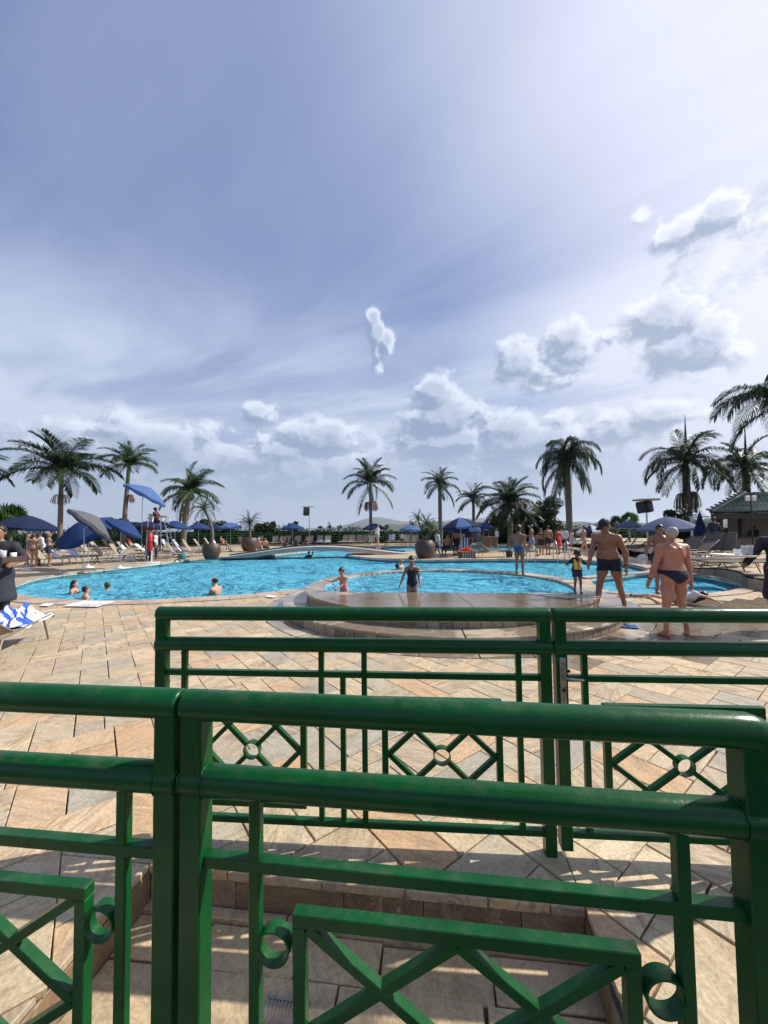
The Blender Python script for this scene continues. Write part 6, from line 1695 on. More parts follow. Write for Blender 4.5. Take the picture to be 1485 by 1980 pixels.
    # arms
    sh = [N_-x*sw-u*.065, N_+x*sw-u*.065]
    if wr is None: wr = ((-.27, .05, .86), (.27, .05, .86))
    wrs = []
    for i in range(2):
        s1 = -1 if i == 0 else 1
        el_p = nz(A3(*(elbow[i] if isinstance(elbow[0], tuple) else elbow)))
        e_, w_ = ik(sh[i], A3(*wr[i]), .285, .25, el_p)
        ak = 1+.25*Bf*.6-(.12 if fem else 0)-(.1*child)
        core += [ell(sh[i]+x*s1*.005, (.058*ak, .058*ak, .062*ak), .04)]
        arms += [cap(sh[i], e_, .049*ak, .038*ak, .03), cap(e_, w_, .040*ak, .026*ak, .02), ell(e_*.72+w_*.28, (.040*ak,)*3, .02)]
        fo = nz(w_-e_); pn = nz(np.cross(fo, A3(0, 1, .3) if abs(fo[1]) < .8 else A3(0, 0, 1)))   # across the palm
        th = nz(np.cross(pn, fo))
        if th[1] < 0: th = -th
        pc = w_+fo*.045
        arms += [cap(w_, w_+fo*.075+th*.016, .022, .021, .012), cap(w_, w_+fo*.075-th*.016, .022, .020, .012)]
        nin = pn*(-1 if pn[0]*s1 > 0 else 1)          # palm faces the body
        if fingers:
            for q in range(4):
                b0 = w_+fo*.088+th*(.027-.018*q); Lf = (.036, .041, .038, .030)[q]; d1 = nz(fo+nin*.18); d2 = nz(fo+nin*.62)
                arms += [cap(b0, b0+d1*Lf, .0098, .0088, .004), cap(b0+d1*Lf, b0+d1*Lf+d2*Lf*.85, .0088, .0072, .003)]
            t0 = w_+fo*.028+th*.026; t1 = t0+nz(fo*.75+th*.6+nin*.25)*.038; arms += [cap(t0, t1, .0125, .0105, .008), cap(t1, t1+nz(fo+nin*.3+th*.15)*.03, .0105, .0085, .004)]
        else: arms += [cap(w_+fo*.07, w_+fo*.145+nin*.035, .024, .014, .015), cap(w_+fo*.03+th*.025, w_+fo*.075+th*.045, .012, .010, .01)]
        wrs.append((w_, fo))
    # head
    ya, pi_ = head[0], head[1]
    hu = nz(u*.45+A3(0, 0, .55)); hf = nz(A3(-sin(ya)*cos(pi_), cos(ya)*cos(pi_), sin(pi_))); hf = nz(x*hf[0]+f*hf[1]+A3(0, 0, 1)*hf[2])
    hu = nz(hu-hf*(hu@hf)); hr = np.cross(hf, hu); Rh = np.array([hr, hf, hu])
    H_ = N_+u*(.135*(1+.12*child))+hu*.03*hd+f*.012
    q = lambda a, b_, c_: H_+hr*a*hd+hf*b_*hd+hu*c_*hd
    r_ = lambda *v: tuple(w*hd for w in v)
    headp += [ell(q(0, -.012, .025), r_(.076, .094, .088), .02, Rh), ell(q(0, .022, -.045), r_(.057, .066, .068), .035, Rh), ell(q(0, .050, -.088), r_(.028, .026, .022), .025, Rh)]
    if hs < .0165:
        headp += [cap(q(0, .088, .008), q(0, .106, -.030), .008*hd, .0125*hd, .010), ell(q(0, .082, -.064), r_(.024, .014, .008), .008, Rh), ell(q(0, .080, -.074), r_(.020, .013, .008), .006, Rh),
                  cap(q(-.035, .078, .020), q(.035, .078, .020), .010*hd, .010*hd, .015), ell(q(-.031, .090, -.002), r_(.015, .010, .009), -.010, Rh), ell(q(.031, .090, -.002), r_(.015, .010, .009), -.010, Rh)]
    for s1 in (-1, 1): headp += [ell(q(s1*.078, -.005, -.008), r_(.010, .020, .030), .008, Rh)]
    allp = core+arms+headp+[e for e in extras]
    Fd = Field([(p[0], p[1], p[2], p[3]) for p in [(0, c[1], c[2], c[3]) for c in allp]], hs, .07)
    Gc = Fd.grid(); 
    for p in core: Fd.put(Gc, p)
    Ga = Fd.grid()
    for p in arms: Fd.put(Ga, p)
    Gh = Fd.grid()
    for p in headp: Fd.put(Gh, p)
    def sm(a, b_, k): hh_ = np.maximum(k-np.abs(a-b_), 0)/k; return np.minimum(a, b_)-hh_*hh_*k*.25
    Gb = sm(sm(Gc, Ga, .012), Gh, .022)
    X, Y, Z = Fd.coords((0, 0, 0), Fd.n)
    def dot(c_, n): return (X-c_[0])*n[0]+(Y-c_[1])*n[1]+(Z-c_[2])*n[2]
    root = bpy.data.objects.new(name, None); COL.objects.link(root); root.location = loc; root.rotation_euler = (0, 0, rz); root.scale = (sc,)*3
    tag(root, label, 'person', group)
    def emit(Gx, nm, mat, par=None):
        r = surfnet(np.pad(Gx, 1, constant_values=9.0), Fd.o-hs, hs)
        if r is None: return None
        ob = bpy.data.objects.new(nm, np_mesh(nm, r[0], r[1], mat)); COL.objects.link(ob); ob.parent = root; return ob
    emit(Gb, 'body', M[skinm])
    # hair
    if hair:
        sk = Fd.grid(); thick = .012 if hair != 'thin' else .007
        Fd.put(sk, ell(q(0, -.014, .028), r_(.078+thick*.6, .096+thick*.7, .090+thick), .02, Rh))
        hl = dot(q(0, .050, .040), nz(hf*.80-hu*.60)); 
        if hair == 'thin': hl = np.maximum(hl, dot(q(0, -.0, .075), nz(hu*.9+hf*.3)))
        Hh = np.maximum(sk, hl); Hh = np.maximum(Hh, -dot(q(0, -.02, -.062), hu))
        if hair in ('long', 'tail', 'bun', 'bob'):
            ex_ = Fd.grid()
            if hair == 'long':
                Fd.put(ex_, cap(q(0, -.065, 0), q(0, -.095, -.20), .062*hd, .050, .03)); Fd.put(ex_, cap(q(.055, -.03, 0), q(.06, -.06, -.16), .030*hd, .026, .03)); Fd.put(ex_, cap(q(-.055, -.03, 0), q(-.06, -.06, -.16), .030*hd, .026, .03))
            if hair == 'bob': Fd.put(ex_, ell(q(0, -.035, -.02), r_(.088, .085, .10), .03, Rh)); ex_ = np.maximum(ex_, dot(q(0, .03, 0), hf))
            if hair == 'tail': Fd.put(ex_, cap(q(0, -.10, .03), q(0, -.145, -.10), .030, .018, .02))
            if hair == 'bun': Fd.put(ex_, ell(q(0, -.085, .075), r_(.042, .042, .040), .02))
            Hh = sm(Hh, ex_, .02)
        emit(Hh, 'hair', M[hairm])
    def band(c_, n, lo, hi): dd = dot(c_, n); return np.maximum(lo-dd, dd-hi)
    pz = P_
    UA = Fd.grid()
    for i in range(2):
        Fd.put(UA, arms[i*(len(arms)//2)+0])
    UL_ = Fd.grid()
    for i in range(2):
        for j_ in range(3): Fd.put(UL_, arms[i*(len(arms)//2)+j_])
    for gname, mat_, *a in clothes:
        mt = M[mat_] if mat_ in M else cloth(mat_, a.pop(0))
        if gname == 'brief':
            rg = np.maximum(dot(pz+u*.10, u), -(dot(pz-u*.105, u)-.85*np.maximum(np.abs(dot(pz, hx))-.035, 0)))
            emit(np.maximum(Gc-.009, rg), 'swim_brief', mt)
        elif gname == 'trunks':
            hem = a[0] if a else .13
            rg = np.maximum(dot(pz+u*.09, u), -(Z-(pz[2]-hem))) if not (a and len(a) > 1) else None
            emit(np.maximum(Gc-(.010 if hem < .2 else .02), rg), 'swim_shorts', mt)
        elif gname == 'shoes': emit(np.maximum(Gc-.010, Z-.085), 'shoes', mt)
        elif gname == 'longs': emit(np.maximum(Gc-.014, np.maximum(dot(pz+u*.10, u), -(Z-.10))), 'trousers', mt)
        elif gname == 'shirt':
            hem = a[0] if a else -.06; bot = sm(Gc, UA, .03) if not (len(a) > 1 and a[1]) else sm(Gc, UL_, .03)
            rg = np.maximum(dot(N_+u*.03, u), -dot(pz+u*hem, u)); emit(np.maximum(np.maximum(bot-.020, rg), -(Gh-.012)), 'shirt', mt)
        elif gname == 'suit':
            rg = np.maximum(dot(N_-u*.02, u), -(dot(pz-u*.11, u)-.9*np.maximum(np.abs(dot(pz, hx))-.03, 0)))
            neck = -(np.sqrt((dot(N_+f*.02, x))**2+(dot(N_+u*.02, u)*.75)**2)-.095)
            arm_h = dot(pz, x); arm_h = np.abs(arm_h)-(.135 if fem or child else .15)
            hi_ = np.maximum(arm_h, dot(C_+u*.02, u)*-1+0) if False else None
            up_ = dot(C_+u*.04, u); side = np.minimum(up_, np.abs(dot(pz, x))-.105); 
            emit(np.maximum(np.maximum(np.maximum(Gc-.008, rg), neck), side), 'swimsuit', mt)
        elif gname == 'bikini':
            rg = np.maximum(dot(pz+u*.045, u), -(dot(pz-u*.105, u)-1.15*np.maximum(np.abs(dot(pz, hx))-.02, 0))); emit(np.maximum(Gc-.008, rg), 'bikini_bottom', mt)
            emit(np.maximum(Gc-.008, band(C_+u*.045, u, -.03, .035)), 'bikini_top', mt)
        elif gname == 'top': emit(np.maximum(Gc-.010, band(C_+u*.04, u, -.05, .06)), 'bandeau_top', mt)
        elif gname == 'dress':
            Ge = Gc.copy(); Fd.put(Ge, cap(pz+A3(0, 0, .03), pz-A3(0, 0, .30), .14, .20, .08)); rg = np.maximum(dot(N_-u*.03, u), -(Z-(pz[2]-(a[0] if a else .34))))
            emit(np.maximum(np.maximum(Ge-.014, rg), -(Gh-.012)), 'dress', mt)
        elif gname == 'skirt':
            Ge = Fd.grid(); Fd.put(Ge, ell(pz+u*.04, (.165*W_, .125*W_, .13), .05, Rt)); Fd.put(Ge, cap(pz+A3(0, 0, .02), pz-A3(0, 0, .36), .15*W_, .215, .08)); rg = np.maximum(dot(pz+u*.11, u), -(Z-(pz[2]-(a[0] if a else .3))))
            emit(np.maximum(sm(Ge, Gc, .03)-.012, rg), 'apron_skirt', mt)
        elif gname == 'vest':
            Ge = np.maximum(Gc-.045, np.maximum(dot(N_-u*.02, u), -dot(pz+u*.05, u))); Ge = np.maximum(Ge, np.abs(dot(pz, x))-(.155)); neck = -(np.sqrt((dot(N_+f*.05, x))**2+(dot(N_+u*.0, u)*.6)**2)-.085)
            emit(np.maximum(Ge, neck), 'life_vest', mt)
            for (xx, mm, c0) in ((0, 'vest_red', (.45, .02, .02)),):
                emit(np.maximum(np.maximum(np.maximum(Gc-.052, np.abs(dot(pz, x))-.016), np.maximum(dot(C_+u*.12, u), -dot(pz+u*.06, u))), -dot(pz, f)), 'red_strap', cloth(mm, c0))
            emit(np.maximum(np.maximum(np.maximum(Gc-.050, np.abs(np.abs(dot(pz, x))-.088)-.042), band(C_, u, -.12, .02)), -dot(pz, f)), 'pale_panel', cloth('vest_pale', (.6, .55, .52)))
        elif gname == 'cap':
            sk = Fd.grid(); Fd.put(sk, ell(q(0, -.012, .034), r_(.089, .107, .092), .02, Rh)); sk = np.maximum(sk, -dot(q(0, 0, .030), nz(hu*.97+hf*.16)))
            Fd.put(sk, ell(q(0, .125, .030), r_(.066, .062, .008), .01, np.array([hr, nz(hf*.97-hu*.22), nz(hu*.97+hf*.22)]))); emit(sk, 'cap', mt)
        elif gname == 'visor':
            sk = Fd.grid(); Fd.put(sk, ell(q(0, -.012, .034), r_(.087, .105, .092), .02, Rh)); sk = np.maximum(sk, band(q(0, 0, .045), hu, -.018, .018)); Fd.put(sk, ell(q(0, .12, .035), r_(.066, .06, .008), .01, Rh)); emit(sk, 'visor', mt)
        elif gname == 'band':
            sk = Fd.grid(); Fd.put(sk, ell(q(0, -.012, .028), r_(.092, .110, .100), .02, Rh)); emit(np.maximum(sk, band(q(0, 0, .05), nz(hu+hf*.25), -.016, .016)), 'headband', mt)
    if face and hs < .0125:
        for s1 in (-1, 1):
            cpt = q(s1*.031, .083, -.002); m2 = MB(); m2.lathe([(0.0001, -.008), (.006, -.006), (.008, 0), (.006, .006), (.0001, .008)], 10, tuple(cpt)); ob = m2.build('eye', M['black'], root)
    if glasses:
        m2 = MB()
        for s1 in (-1, 1):
            cpt = Vector(q(s1*.033, .100, -.002)); m2.lathe([(0.0001, -.012), (.018, -.009), (.027, 0), (.018, .009), (.0001, .012)], 12, tuple(cpt))
        m2.tube([Vector(q(-.085, 0, .004)), Vector(q(-.06, .09, .004)), Vector(q(.06, .09, .004)), Vector(q(.085, 0, .004))], .005, 6); m2.build('sunglasses', M['black'], root)
    if watch is not None:
        for wi in (watch if isinstance(watch, tuple) else (watch,)):
            w_, fo = wrs[wi]; m2 = MB(); c0 = w_-fo*.03
            m2.tube([Vector(c0-fo*.011), Vector(c0+fo*.011)], .034, 14); m2.build('wristband', M['black'], root)
    return root, wrs, Vector(q(0, 0, 0))*sc
# ================================================================ the people
def at_px(u, v, z=0.0): p = G(u, v, z); return (p.x, p.y, z)
R90 = pi/2
# facing: rz = 0 looks away from the camera (+Y), pi looks towards it
person('heavy grey haired old man in navy swim briefs standing with his back to the camera', (4.33, 5.80, 0), rz=-.03, h=1.66, skinm='skin_pink', hs=.0095, fat=1.3, hair='thin', hairm='hair_grey',
       feet=((-.20, -.07), (.19, .03)), foot_dir=((-.25, 1, 0), (.55, .8, 0)), wr=((-.31, .10, .86), (.32, .08, .84)), elbow=((-.5, -1, 0), (.5, -1, 0)), lean=(.0, .0, 1), clothes=(('brief', 'navy_nylon', (.006, .012, .03)),), watch=0, head=(.05, -.1), extras=())
person('man in a dark cap and navy swim shorts leading the toddler by the hand', (4.24, 7.30, 0), rz=radians(128)+.0, h=1.85, skinm='skin_tan', hs=.0095, fat=.8, hair='short', feet=((-.17, -.20), (.15, .24)),
       foot_dir=((-.0, 1, 0), (0.1, 1, 0)), wr=((-.285, .02, .84), (.147, .455, .90)), elbow=((-.4, -1, -.1), (.7, -.6, -.5)), lean=(-.05, .30, 1), clothes=(('trunks', 'navy_trunks', (.008, .012, .035), .17), ('cap', 'dark_cap', (.016, .018, .028))), watch=0, head=(-.30, -.32))
tod = at_px(1117, 1146, .38)
person('toddler in a yellow life vest and dark cap walking along the paddling pool ledge', tod, rz=radians(172), h=.80, skinm='skin_brown', hs=.010, child=1.0, fat=.5, hair='short', feet=((-.13, .0), (.12, .04)), wr=((-.46, .16, 1.20), (.40, .18, 1.22)), lean=(0, .05, 1),
       clothes=(('shirt', 'dark_rash', (.018, .015, .03), -.02, True), ('vest', 'vest_yellow', (.75, .55, .03)), ('trunks', 'navy_print_trunks', (.02, .04, .12), .26), ('cap', 'kid_cap', (.03, .03, .04))), head=(0, -.3), toes=False)
person('slim boy in blue swim briefs standing on the back rim of the paddling pool', (G(1005, 1113, .38).x, G(1005, 1113, .38).y, .38), rz=radians(-38), h=1.32, skinm='skin_tan', hs=.012, child=.55, hair='short', feet=((-.10, -.05), (.08, .10)), wr=((-.20, .16, .86), (.22, .10, .88)),
       clothes=(('brief', 'blue_briefs', (.01, .10, .32)),), toes=False, fat=-.12)
p = G(665, 1146, .335)
person('little girl in a pink swimsuit splashing at the inner edge of the paddling pool', (p.x, p.y+.05, -.12), rz=radians(150), h=.96, skinm='skin_light', hs=.010, child=1.0, hair='bun', hairm='hair_brown', fat=.2, wr=((.02, .40, 1.02), (.62, .28, 1.28)) , lean=(.05, .12, 1), elbow=(0, -.5, -1),
       clothes=(('suit', 'pink_swimsuit', (.62, .20, .24)),), head=(.2, -.35), toes=False)
p = G(797, 1144, .335)
person('girl in a black swimsuit with goggles on her head standing in the paddling pool', (p.x, p.y, -.12), rz=radians(176), h=1.19, skinm='skin_tan', hs=.011, child=.6, fem=False, hair='tail', wr=((-.25, .12, .92), (.36, .22, .90)), clothes=(('suit', 'black_swimsuit', (.006, .007, .012)), ('band', 'goggle_strap', (.45, .38, .36))), head=(0, -.3), toes=False)
person('man with sunglasses standing behind the old man and holding a clear bag', (G(1270, 1152).x+.25, 9.25, 0), rz=radians(165), h=1.70, skinm='skin_tan', hs=.0125, hair='short', lean=(0, .10, 1), wr=((-.2, .2, .95), (.36, .18, .92)), clothes=(('trunks', 'dark_trunks_b', (.02, .02, .03), .3),), glasses=True, fat=.2)
q = at_px(1243, 1086, 0); m2 = MB().lathe([(.001, 0), (.06, .01), (.10, .09), (.11, .18), (.06, .24), (.02, .25)], 16, wob=lambda a, i: .08*sin(a*5+i)); bg_ = m2.build('plastic_bag', M['frost']); pp_ = AT(1243, 1092, 9.1); bg_.location = pp_; tag(bg_, 'clear plastic bag in the hand of the man with sunglasses', 'bag')
# child lying on the paving
person('dark haired child in a white long sleeved top lying face down on the paving', (6.05, 8.05, .12), rz=radians(0), h=1.22, skinm='skin_light', hs=.011, child=.6, pelvis=(0, 0, .02), lean=(1, -.12, .10), twist=-pi/2*0, hair='long', hairm='hair', feet=((-.80, .05, -.02), (-.78, .22, .02)), knee=(0, 0, -1), foot_dir=(-1, .1, .2),
       wr=((.92, -.42, -.04), (.72, .22, -.02)), elbow=(0, 0, 1), clothes=(('shirt', 'white_rash', (.62, .62, .68), -.04, True), ('brief', 'grey_brief', (.3, .3, .33))), head=(0, .0), toes=False, face=False) 
# swimmers, standing on the pool floor
def swimmer(label, u, v, h, rz, floor=-1.35, **k):
    p = G(u, v, -.17); return person(label, (p.x, p.y, floor), rz=rz, h=h, **k)
swimmer('man with a receding hairline wading with his arms out near the left bank', 421, 1150, 1.72, radians(80), skinm='skin_light', hs=.0125, hair='thin', hairm='hair', wr=((-.12, .48, 1.14), (.10, .46, 1.13)), lean=(0, .14, 1), clothes=(('trunks', 'dark_trunks_c', (.02, .02, .04), .3),), fat=.4)
swimmer('woman with long black hair in the water at the left', 143, 1147, 1.60, radians(-75), skinm='skin_light', hs=.0125, fem=True, hair='long', wr=((-.2, .3, 1.1), (.2, .3, 1.1)), clothes=(('suit', 'dark_suit', (.02, .02, .03)),), face=False)
swimmer('short haired man in the water with his back to the camera beside the woman', 165, 1157, 1.55, radians(-40), skinm='skin_light', hs=.0125, hair='short', wr=((-.3, .2, 1.05), (.3, .2, 1.05)), clothes=(('trunks', 'dark_trunks_c', (.02, .02, .04), .3),), face=False)
swimmer('boy with his head just above the water facing the couple', 212, 1141, 1.44, radians(70), skinm='skin_tan', hs=.0125, child=.4, hair='short', hairm='hair_brown', wr=((-.45, .35, 1.13), (.35, .4, 1.14)), lean=(0, .2, 1), clothes=(('trunks', 'dark_trunks_c', (.02, .02, .04), .3),), face=False)
swimmer('swimmer far away near the footbridge raising one arm', 597, 1078, 1.62, radians(175), skinm='skin_brown', hs=.016, wr=((-.30, .12, 1.72), (.45, .2, 1.20)), clothes=(('trunks', 'dark_trunks_c', (.02, .02, .04), .3),), face=False)
swimmer('grey haired bather in the water behind the paddling pool', 776, 1101, 1.66, radians(60), skinm='skin_light', hs=.0155, hair='short', hairm='hair_fair', wr=((-.2, .3, 1.1), (.2, .3, 1.1)), clothes=(('trunks', 'dark_trunks_c', (.02, .02, .04), .3),), face=False)
swimmer('dark haired child held in the water left of the grey haired bather', 768, 1101, 1.42, radians(-30), skinm='skin_tan', hs=.0155, child=.5, hair='short', wr=((-.2, .3, 1.0), (.2, .3, 1.0)), face=False)
# waiters
wl, wrs_l, _h = person('waiter in black with a long apron carrying a tray of glasses at the left edge', (-6.42, 6.42, 0), rz=radians(-158), h=1.83, skinm='skin_tan', hs=.0105, hair='short', wr=((-.34, .36, 1.12), (.30, .40, 1.13)), elbow=((-1, -.6, -.6), (1, -.6, -.6)), clothes=(('shirt', 'black_shirt', (.012, .014, .018), .0), ('longs', 'black_trousers', (.008, .009, .012)), ('shoes', 'black_shoes', (.01, .01, .01)), ('skirt', 'slate_apron', (.016, .022, .038), .42)), feet=((-.12, 0), (.14, .1)), toes=False, fat=.1)
def tray(label, c_, w_, d_, mat, rz=0.0):
    t = MB().bbox((-w_/2, -d_/2, 0), (w_/2, d_/2, .02), .006).build('tray', mat); m3 = MB()
    t.location = c_; t.rotation_euler = (0, 0, rz); tag(t, label, 'tray'); return t
tc = AT(-6, 1079, 5.85); tm = simple('dark_tray', (.07, .045, .04), .4)
t_ = MB().bbox((-.28, -.2, -.07), (.28, .2, -.055), .004); t_.bbox((-.28, -.2, -.054), (.28, -.185, .02), .003); t_.bbox((-.28, .185, -.054), (.28, .2, .02), .003); t_.bbox((.265, -.184, -.054), (.28, .184, .02), .003); t_.bbox((-.28, -.184, -.054), (-.265, .184, .02), .003)
tr = t_.build('tray', tm); tr.location = tc; tag(tr, 'deep dark tray carried by the waiter at the left edge', 'tray')
for i, (dx_, dy_, h_, r_, lb) in enumerate(((.17, -.08, .17, .042, 'clear plastic cup on the left tray, rightmost of the cups'), (.08, -.06, .18, .04, 'clear plastic cup in the middle of the left tray'), (-.02, -.05, .18, .04, 'clear plastic cup on the left tray nearest the photo edge'))):
    cup('drinking_glass', lb, (tc.x+dx_, tc.y+dy_, tc.z-.053), r_*.75, r_, h_, M['frost'], 'cup')
cup('cup', 'white paper cup at the right end of the left tray', (tc.x+.232, tc.y+.02, tc.z-.053), .028, .038, .13, M['white'], 'cup')
wr_, wrs_r, _h = person('waiter in black cut off by the right edge of the photo, holding a tray', (6.10, 5.95, 0), rz=radians(-235), h=1.74, skinm='skin_brown', hs=.0105, hair='short', wr=((.05, .52, .98), (.34, .50, .98)), elbow=((-.6, -.6, -.6), (1, -.6, -.6)), clothes=(('shirt', 'black_shirt', (.012, .014, .018), -.05, True), ('longs', 'black_trousers', (.008, .009, .012)), ('shoes', 'black_shoes', (.01, .01, .01)), ('skirt', 'black_apron', (.010, .011, .016), .45)), toes=False, fat=.2)
tc2 = AT(1419, 1073, 6.0)
t2 = MB().lathe([(.001, -.02), (.25, -.02), (.29, .004), (.285, .008), (.25, -.012), (.001, -.012)], 32).build('tray', M['white']); t2.location = tc2; t2.rotation_euler = (0, radians(2), 0); tag(t2, 'round white tray with cups held by the waiter at the right edge', 'tray')
for (u, w_, hh_, lb) in ((1427, .062, .10, 'short white cup on the right tray'), (1440, .05, .155, 'tall milky cup in the middle of the right tray'), (1452, .05, .16, 'tall milky cup on the right tray nearest the waiter')):
    pq = AT(u-1, 1073, 5.98); cup('cup', lb, (pq.x, pq.y, tc2.z-.011), w_*.55, w_*.82, hh_, M['white'] if w_ > .06 else M['frost'])
# people in the middle distance
def far(label, u, v, h=1.7, rz=pi, z=0.0, **k):
    k.setdefault('hs', .021); k.setdefault('toes', False); k.setdefault('face', False); p = G(u, v, z)
    return person(label, (p.x, p.y, z), rz=rz, h=h, **k)
tr_ = lambda n, c_, L=.3: ('trunks', n, c_, L)
far('woman in a pale bikini seen from behind in the group at the left', 64, 1097, 1.66, .2, skinm='skin_light', fem=True, fat=.5, hair='bun', hairm='hair_brown', hs=.016, clothes=(('bikini', 'khaki_bikini', (.10, .10, .05)),), wr=((-.2, .22, 1.05), (.2, .22, 1.05)))
far('woman in navy shorts and a blue bandeau top at the left', 93, 1096, 1.70, -.9, skinm='skin_tan', fem=True, fat=.5, hair='bob', hairm='hair_fair', hs=.016, clothes=(tr_('navy_shorts', (.015, .03, .07), .22), ('top', 'blue_top', (.10, .17, .33))), wr=((-.15, .3, 1.25), (.2, .25, 1.1)))
far('man in a white shirt behind the woman in the pale bikini', 77, 1093, 1.72, 2.6, skinm='skin_tan', clothes=(('shirt', 'white_tee', (.65, .65, .65)), tr_('dark_shorts', (.02, .02, .03))))
far('woman with fair hair behind the bikini woman at the left', 53, 1092, 1.62, 2.8, skinm='skin_pink', fem=True, hair='bun', hairm='hair_fair', clothes=(('suit', 'dark_suit', (.02, .02, .03)),))
def seated(label, p, rz, seat=.38, **k):
    k.setdefault('hs', .021); k.setdefault('toes', False); k.setdefault('face', False); k.setdefault('h', 1.7)
    return person(label, p, rz=rz, pelvis=(0, 0, seat+.12), feet=k.pop('feet', ((-.12, .52), (.12, .50))), knee=k.pop('knee', (0, .4, 1)), wr=k.pop('wr', ((-.18, .42, seat+.28), (.18, .42, seat+.28))), lean=k.pop('lean', (0, .12, 1)), **k)
lo3 = lt.location
seated('lifeguard in a dark red shirt sitting on the tall chair', (lo3.x-.12, lo3.y, 1.76), -1.45, .40, skinm='skin_brown', hs=.017, lean=(0, -.12, 1), feet=((-.1, .82, .1), (.1, .80, .14)), clothes=(('shirt', 'maroon_shirt', (.10, .015, .03), -.04), ('longs', 'dark_trousers', (.015, .018, .03))), wr=((-.1, .40, .78), (.12, .38, .72)))
far('person in black and white standing under the lifeguard chair', 287, 1085, 1.68, 1.0, skinm='skin_brown', clothes=(('shirt', 'black_shirt', (.012, .014, .018), -.05, True), ('longs', 'dark_trousers', (.015, .018, .03))))
far('person in a white top behind the red rescue tube', 300, 1082, 1.70, -1.2, skinm='skin_brown', clothes=(('shirt', 'white_tee', (.65, .65, .65)), ('longs', 'dark_trousers', (.015, .018, .03))))
Z0 = 0
for lb, u, v, kw in (('man with a white cap sitting on the bank left of the footbridge', 500, 1064, dict(rz=-2.6, skinm='skin_pink', clothes=(('cap', 'white_cap', (.7, .7, .7)), tr_('grey_shorts', (.1, .1, .12))))),
                  ('bare chested man sitting beside the man with the white cap', 512, 1063, dict(rz=-2.4, skinm='skin_pink', clothes=(tr_('dark_shorts', (.02, .02, .03)),))),
                  ('woman sitting on the bank right of the standing toddler', 556, 1060, dict(rz=2.6, skinm='skin_tan', fem=True, hair='long', clothes=(('suit', 'dark_suit', (.02, .02, .03)),))),
                  ('person in black sitting near the far umbrella pole', 570, 1060, dict(rz=-2.6, skinm='skin_brown', hair='bob', clothes=(('shirt', 'black_shirt', (.012, .014, .018)), tr_('dark_shorts', (.02, .02, .03))))),
                  ('woman with a red headscarf sitting at the far bank', 593, 1059, dict(rz=2.9, skinm='skin_tan', fem=True, hair='short', hairm='hair_brown', clothes=(('suit', 'dark_suit', (.02, .02, .03)), ('band', 'red_scarf', (.5, .05, .05))))),
                  ('sunbather reclining left of the middle clay pot', 432, 1062, dict(rz=-2.0, skinm='skin_pink', fem=True, lean=(0, -.6, 1), clothes=(('bikini', 'red_bikini', (.4, .04, .05)),))),
                  ('dark haired sunbather sitting in the shade right of the island pot', 864, 1073, dict(rz=2.6, skinm='skin_pink', lean=(0, -.3, 1), clothes=(tr_('dark_shorts', (.02, .02, .03)),))),
                  ('sunbather lying back in the shade beside the striped towel', 873, 1071, dict(rz=-2.8, skinm='skin_tan', lean=(0, -.5, 1), clothes=(tr_('dark_shorts', (.02, .02, .03)),)))):
    p = G(u, v); seated(lb, (p.x, p.y, -.22 if u > 490 and u < 700 else 0), kw.pop('rz'), **kw)
far('toddler standing with an adult at the far bank left of the umbrella', 543, 1060, 1.02, pi, skinm='skin_light', child=.9, clothes=(tr_('blue_kid', (.08, .16, .28)),))
p = G(735, 1066); s_b = .0
person('woman in a white top and denim shorts walking over the footbridge', (-.45, 25.2, .33), rz=-1.1, h=1.66, skinm='skin_light', hs=.02, fem=True, hair='long', hairm='hair_brown', feet=((-.09, .18), (.09, -.12)), clothes=(('shirt', 'white_tee', (.65, .65, .65), .08), tr_('denim', (.22, .32, .42), .2)), toes=False, face=False, wr=((-.24, .12, .9), (.24, -.1, .9)))
far('child in a white shirt standing by the far row of loungers', 777, 1054, 1.25, pi, skinm='skin_tan', child=.5, clothes=(('shirt', 'white_tee', (.65, .65, .65), -.1), tr_('dark_shorts', (.02, .02, .03))))
far('person in dark clothes left of the hanging striped towel', 746, 1055, 1.5, pi, skinm='skin_brown', hair='long', clothes=(('dress', 'dark_dress', (.03, .025, .03)),))
far('boy in a white shirt and black shorts walking past the island pot', 846, 1079, 1.55, 1.9, skinm='skin_tan', hs=.018, child=.3, feet=((-.08, .28), (.08, -.30, .06)), clothes=(('shirt', 'white_tee', (.65, .65, .65), -.12), tr_('black_shorts', (.01, .01, .012), .3)))
far('bare chested man in long black shorts under the umbrella with pale panels', 883, 1072, 1.72, pi, skinm='skin_pink', fat=.3, hair='thin', hairm='hair_grey', clothes=(tr_('black_shorts', (.01, .01, .012), .42),))
far('woman in a pale dress under the umbrella with pale panels', 894, 1069, 1.6, 2.6, skinm='skin_light', fem=True, hair='bun', clothes=(('dress', 'beige_dress', (.45, .40, .32)),))
far('person in a black top right of the umbrella poles', 908, 1069, 1.68, .3, skinm='skin_light', hairm='hair_grey', clothes=(('shirt', 'black_shirt', (.012, .014, .018), -.1), tr_('black_shorts', (.01, .01, .012), .4)))
far('shirtless man with teal shorts beneath the flat dark umbrella', 925, 1063, 1.70, pi, skinm='skin_brown', fat=.4, clothes=(tr_('teal_shorts', (.03, .16, .18), .35),))
far('man in dark clothes leaning on the rail seen from behind', 939, 1058, 1.74, 0, skinm='skin_light', clothes=(('shirt', 'black_shirt', (.012, .014, .018), -.1), tr_('black_shorts', (.01, .01, .012), .34)))
far('woman in a white top and black shorts standing beyond the island loungers', 961, 1061, 1.62, .8, skinm='skin_light', fem=True, hair='long', hairm='hair_fair', clothes=(('shirt', 'white_tee', (.65, .65, .65), .05), tr_('black_shorts', (.01, .01, .012), .16)))
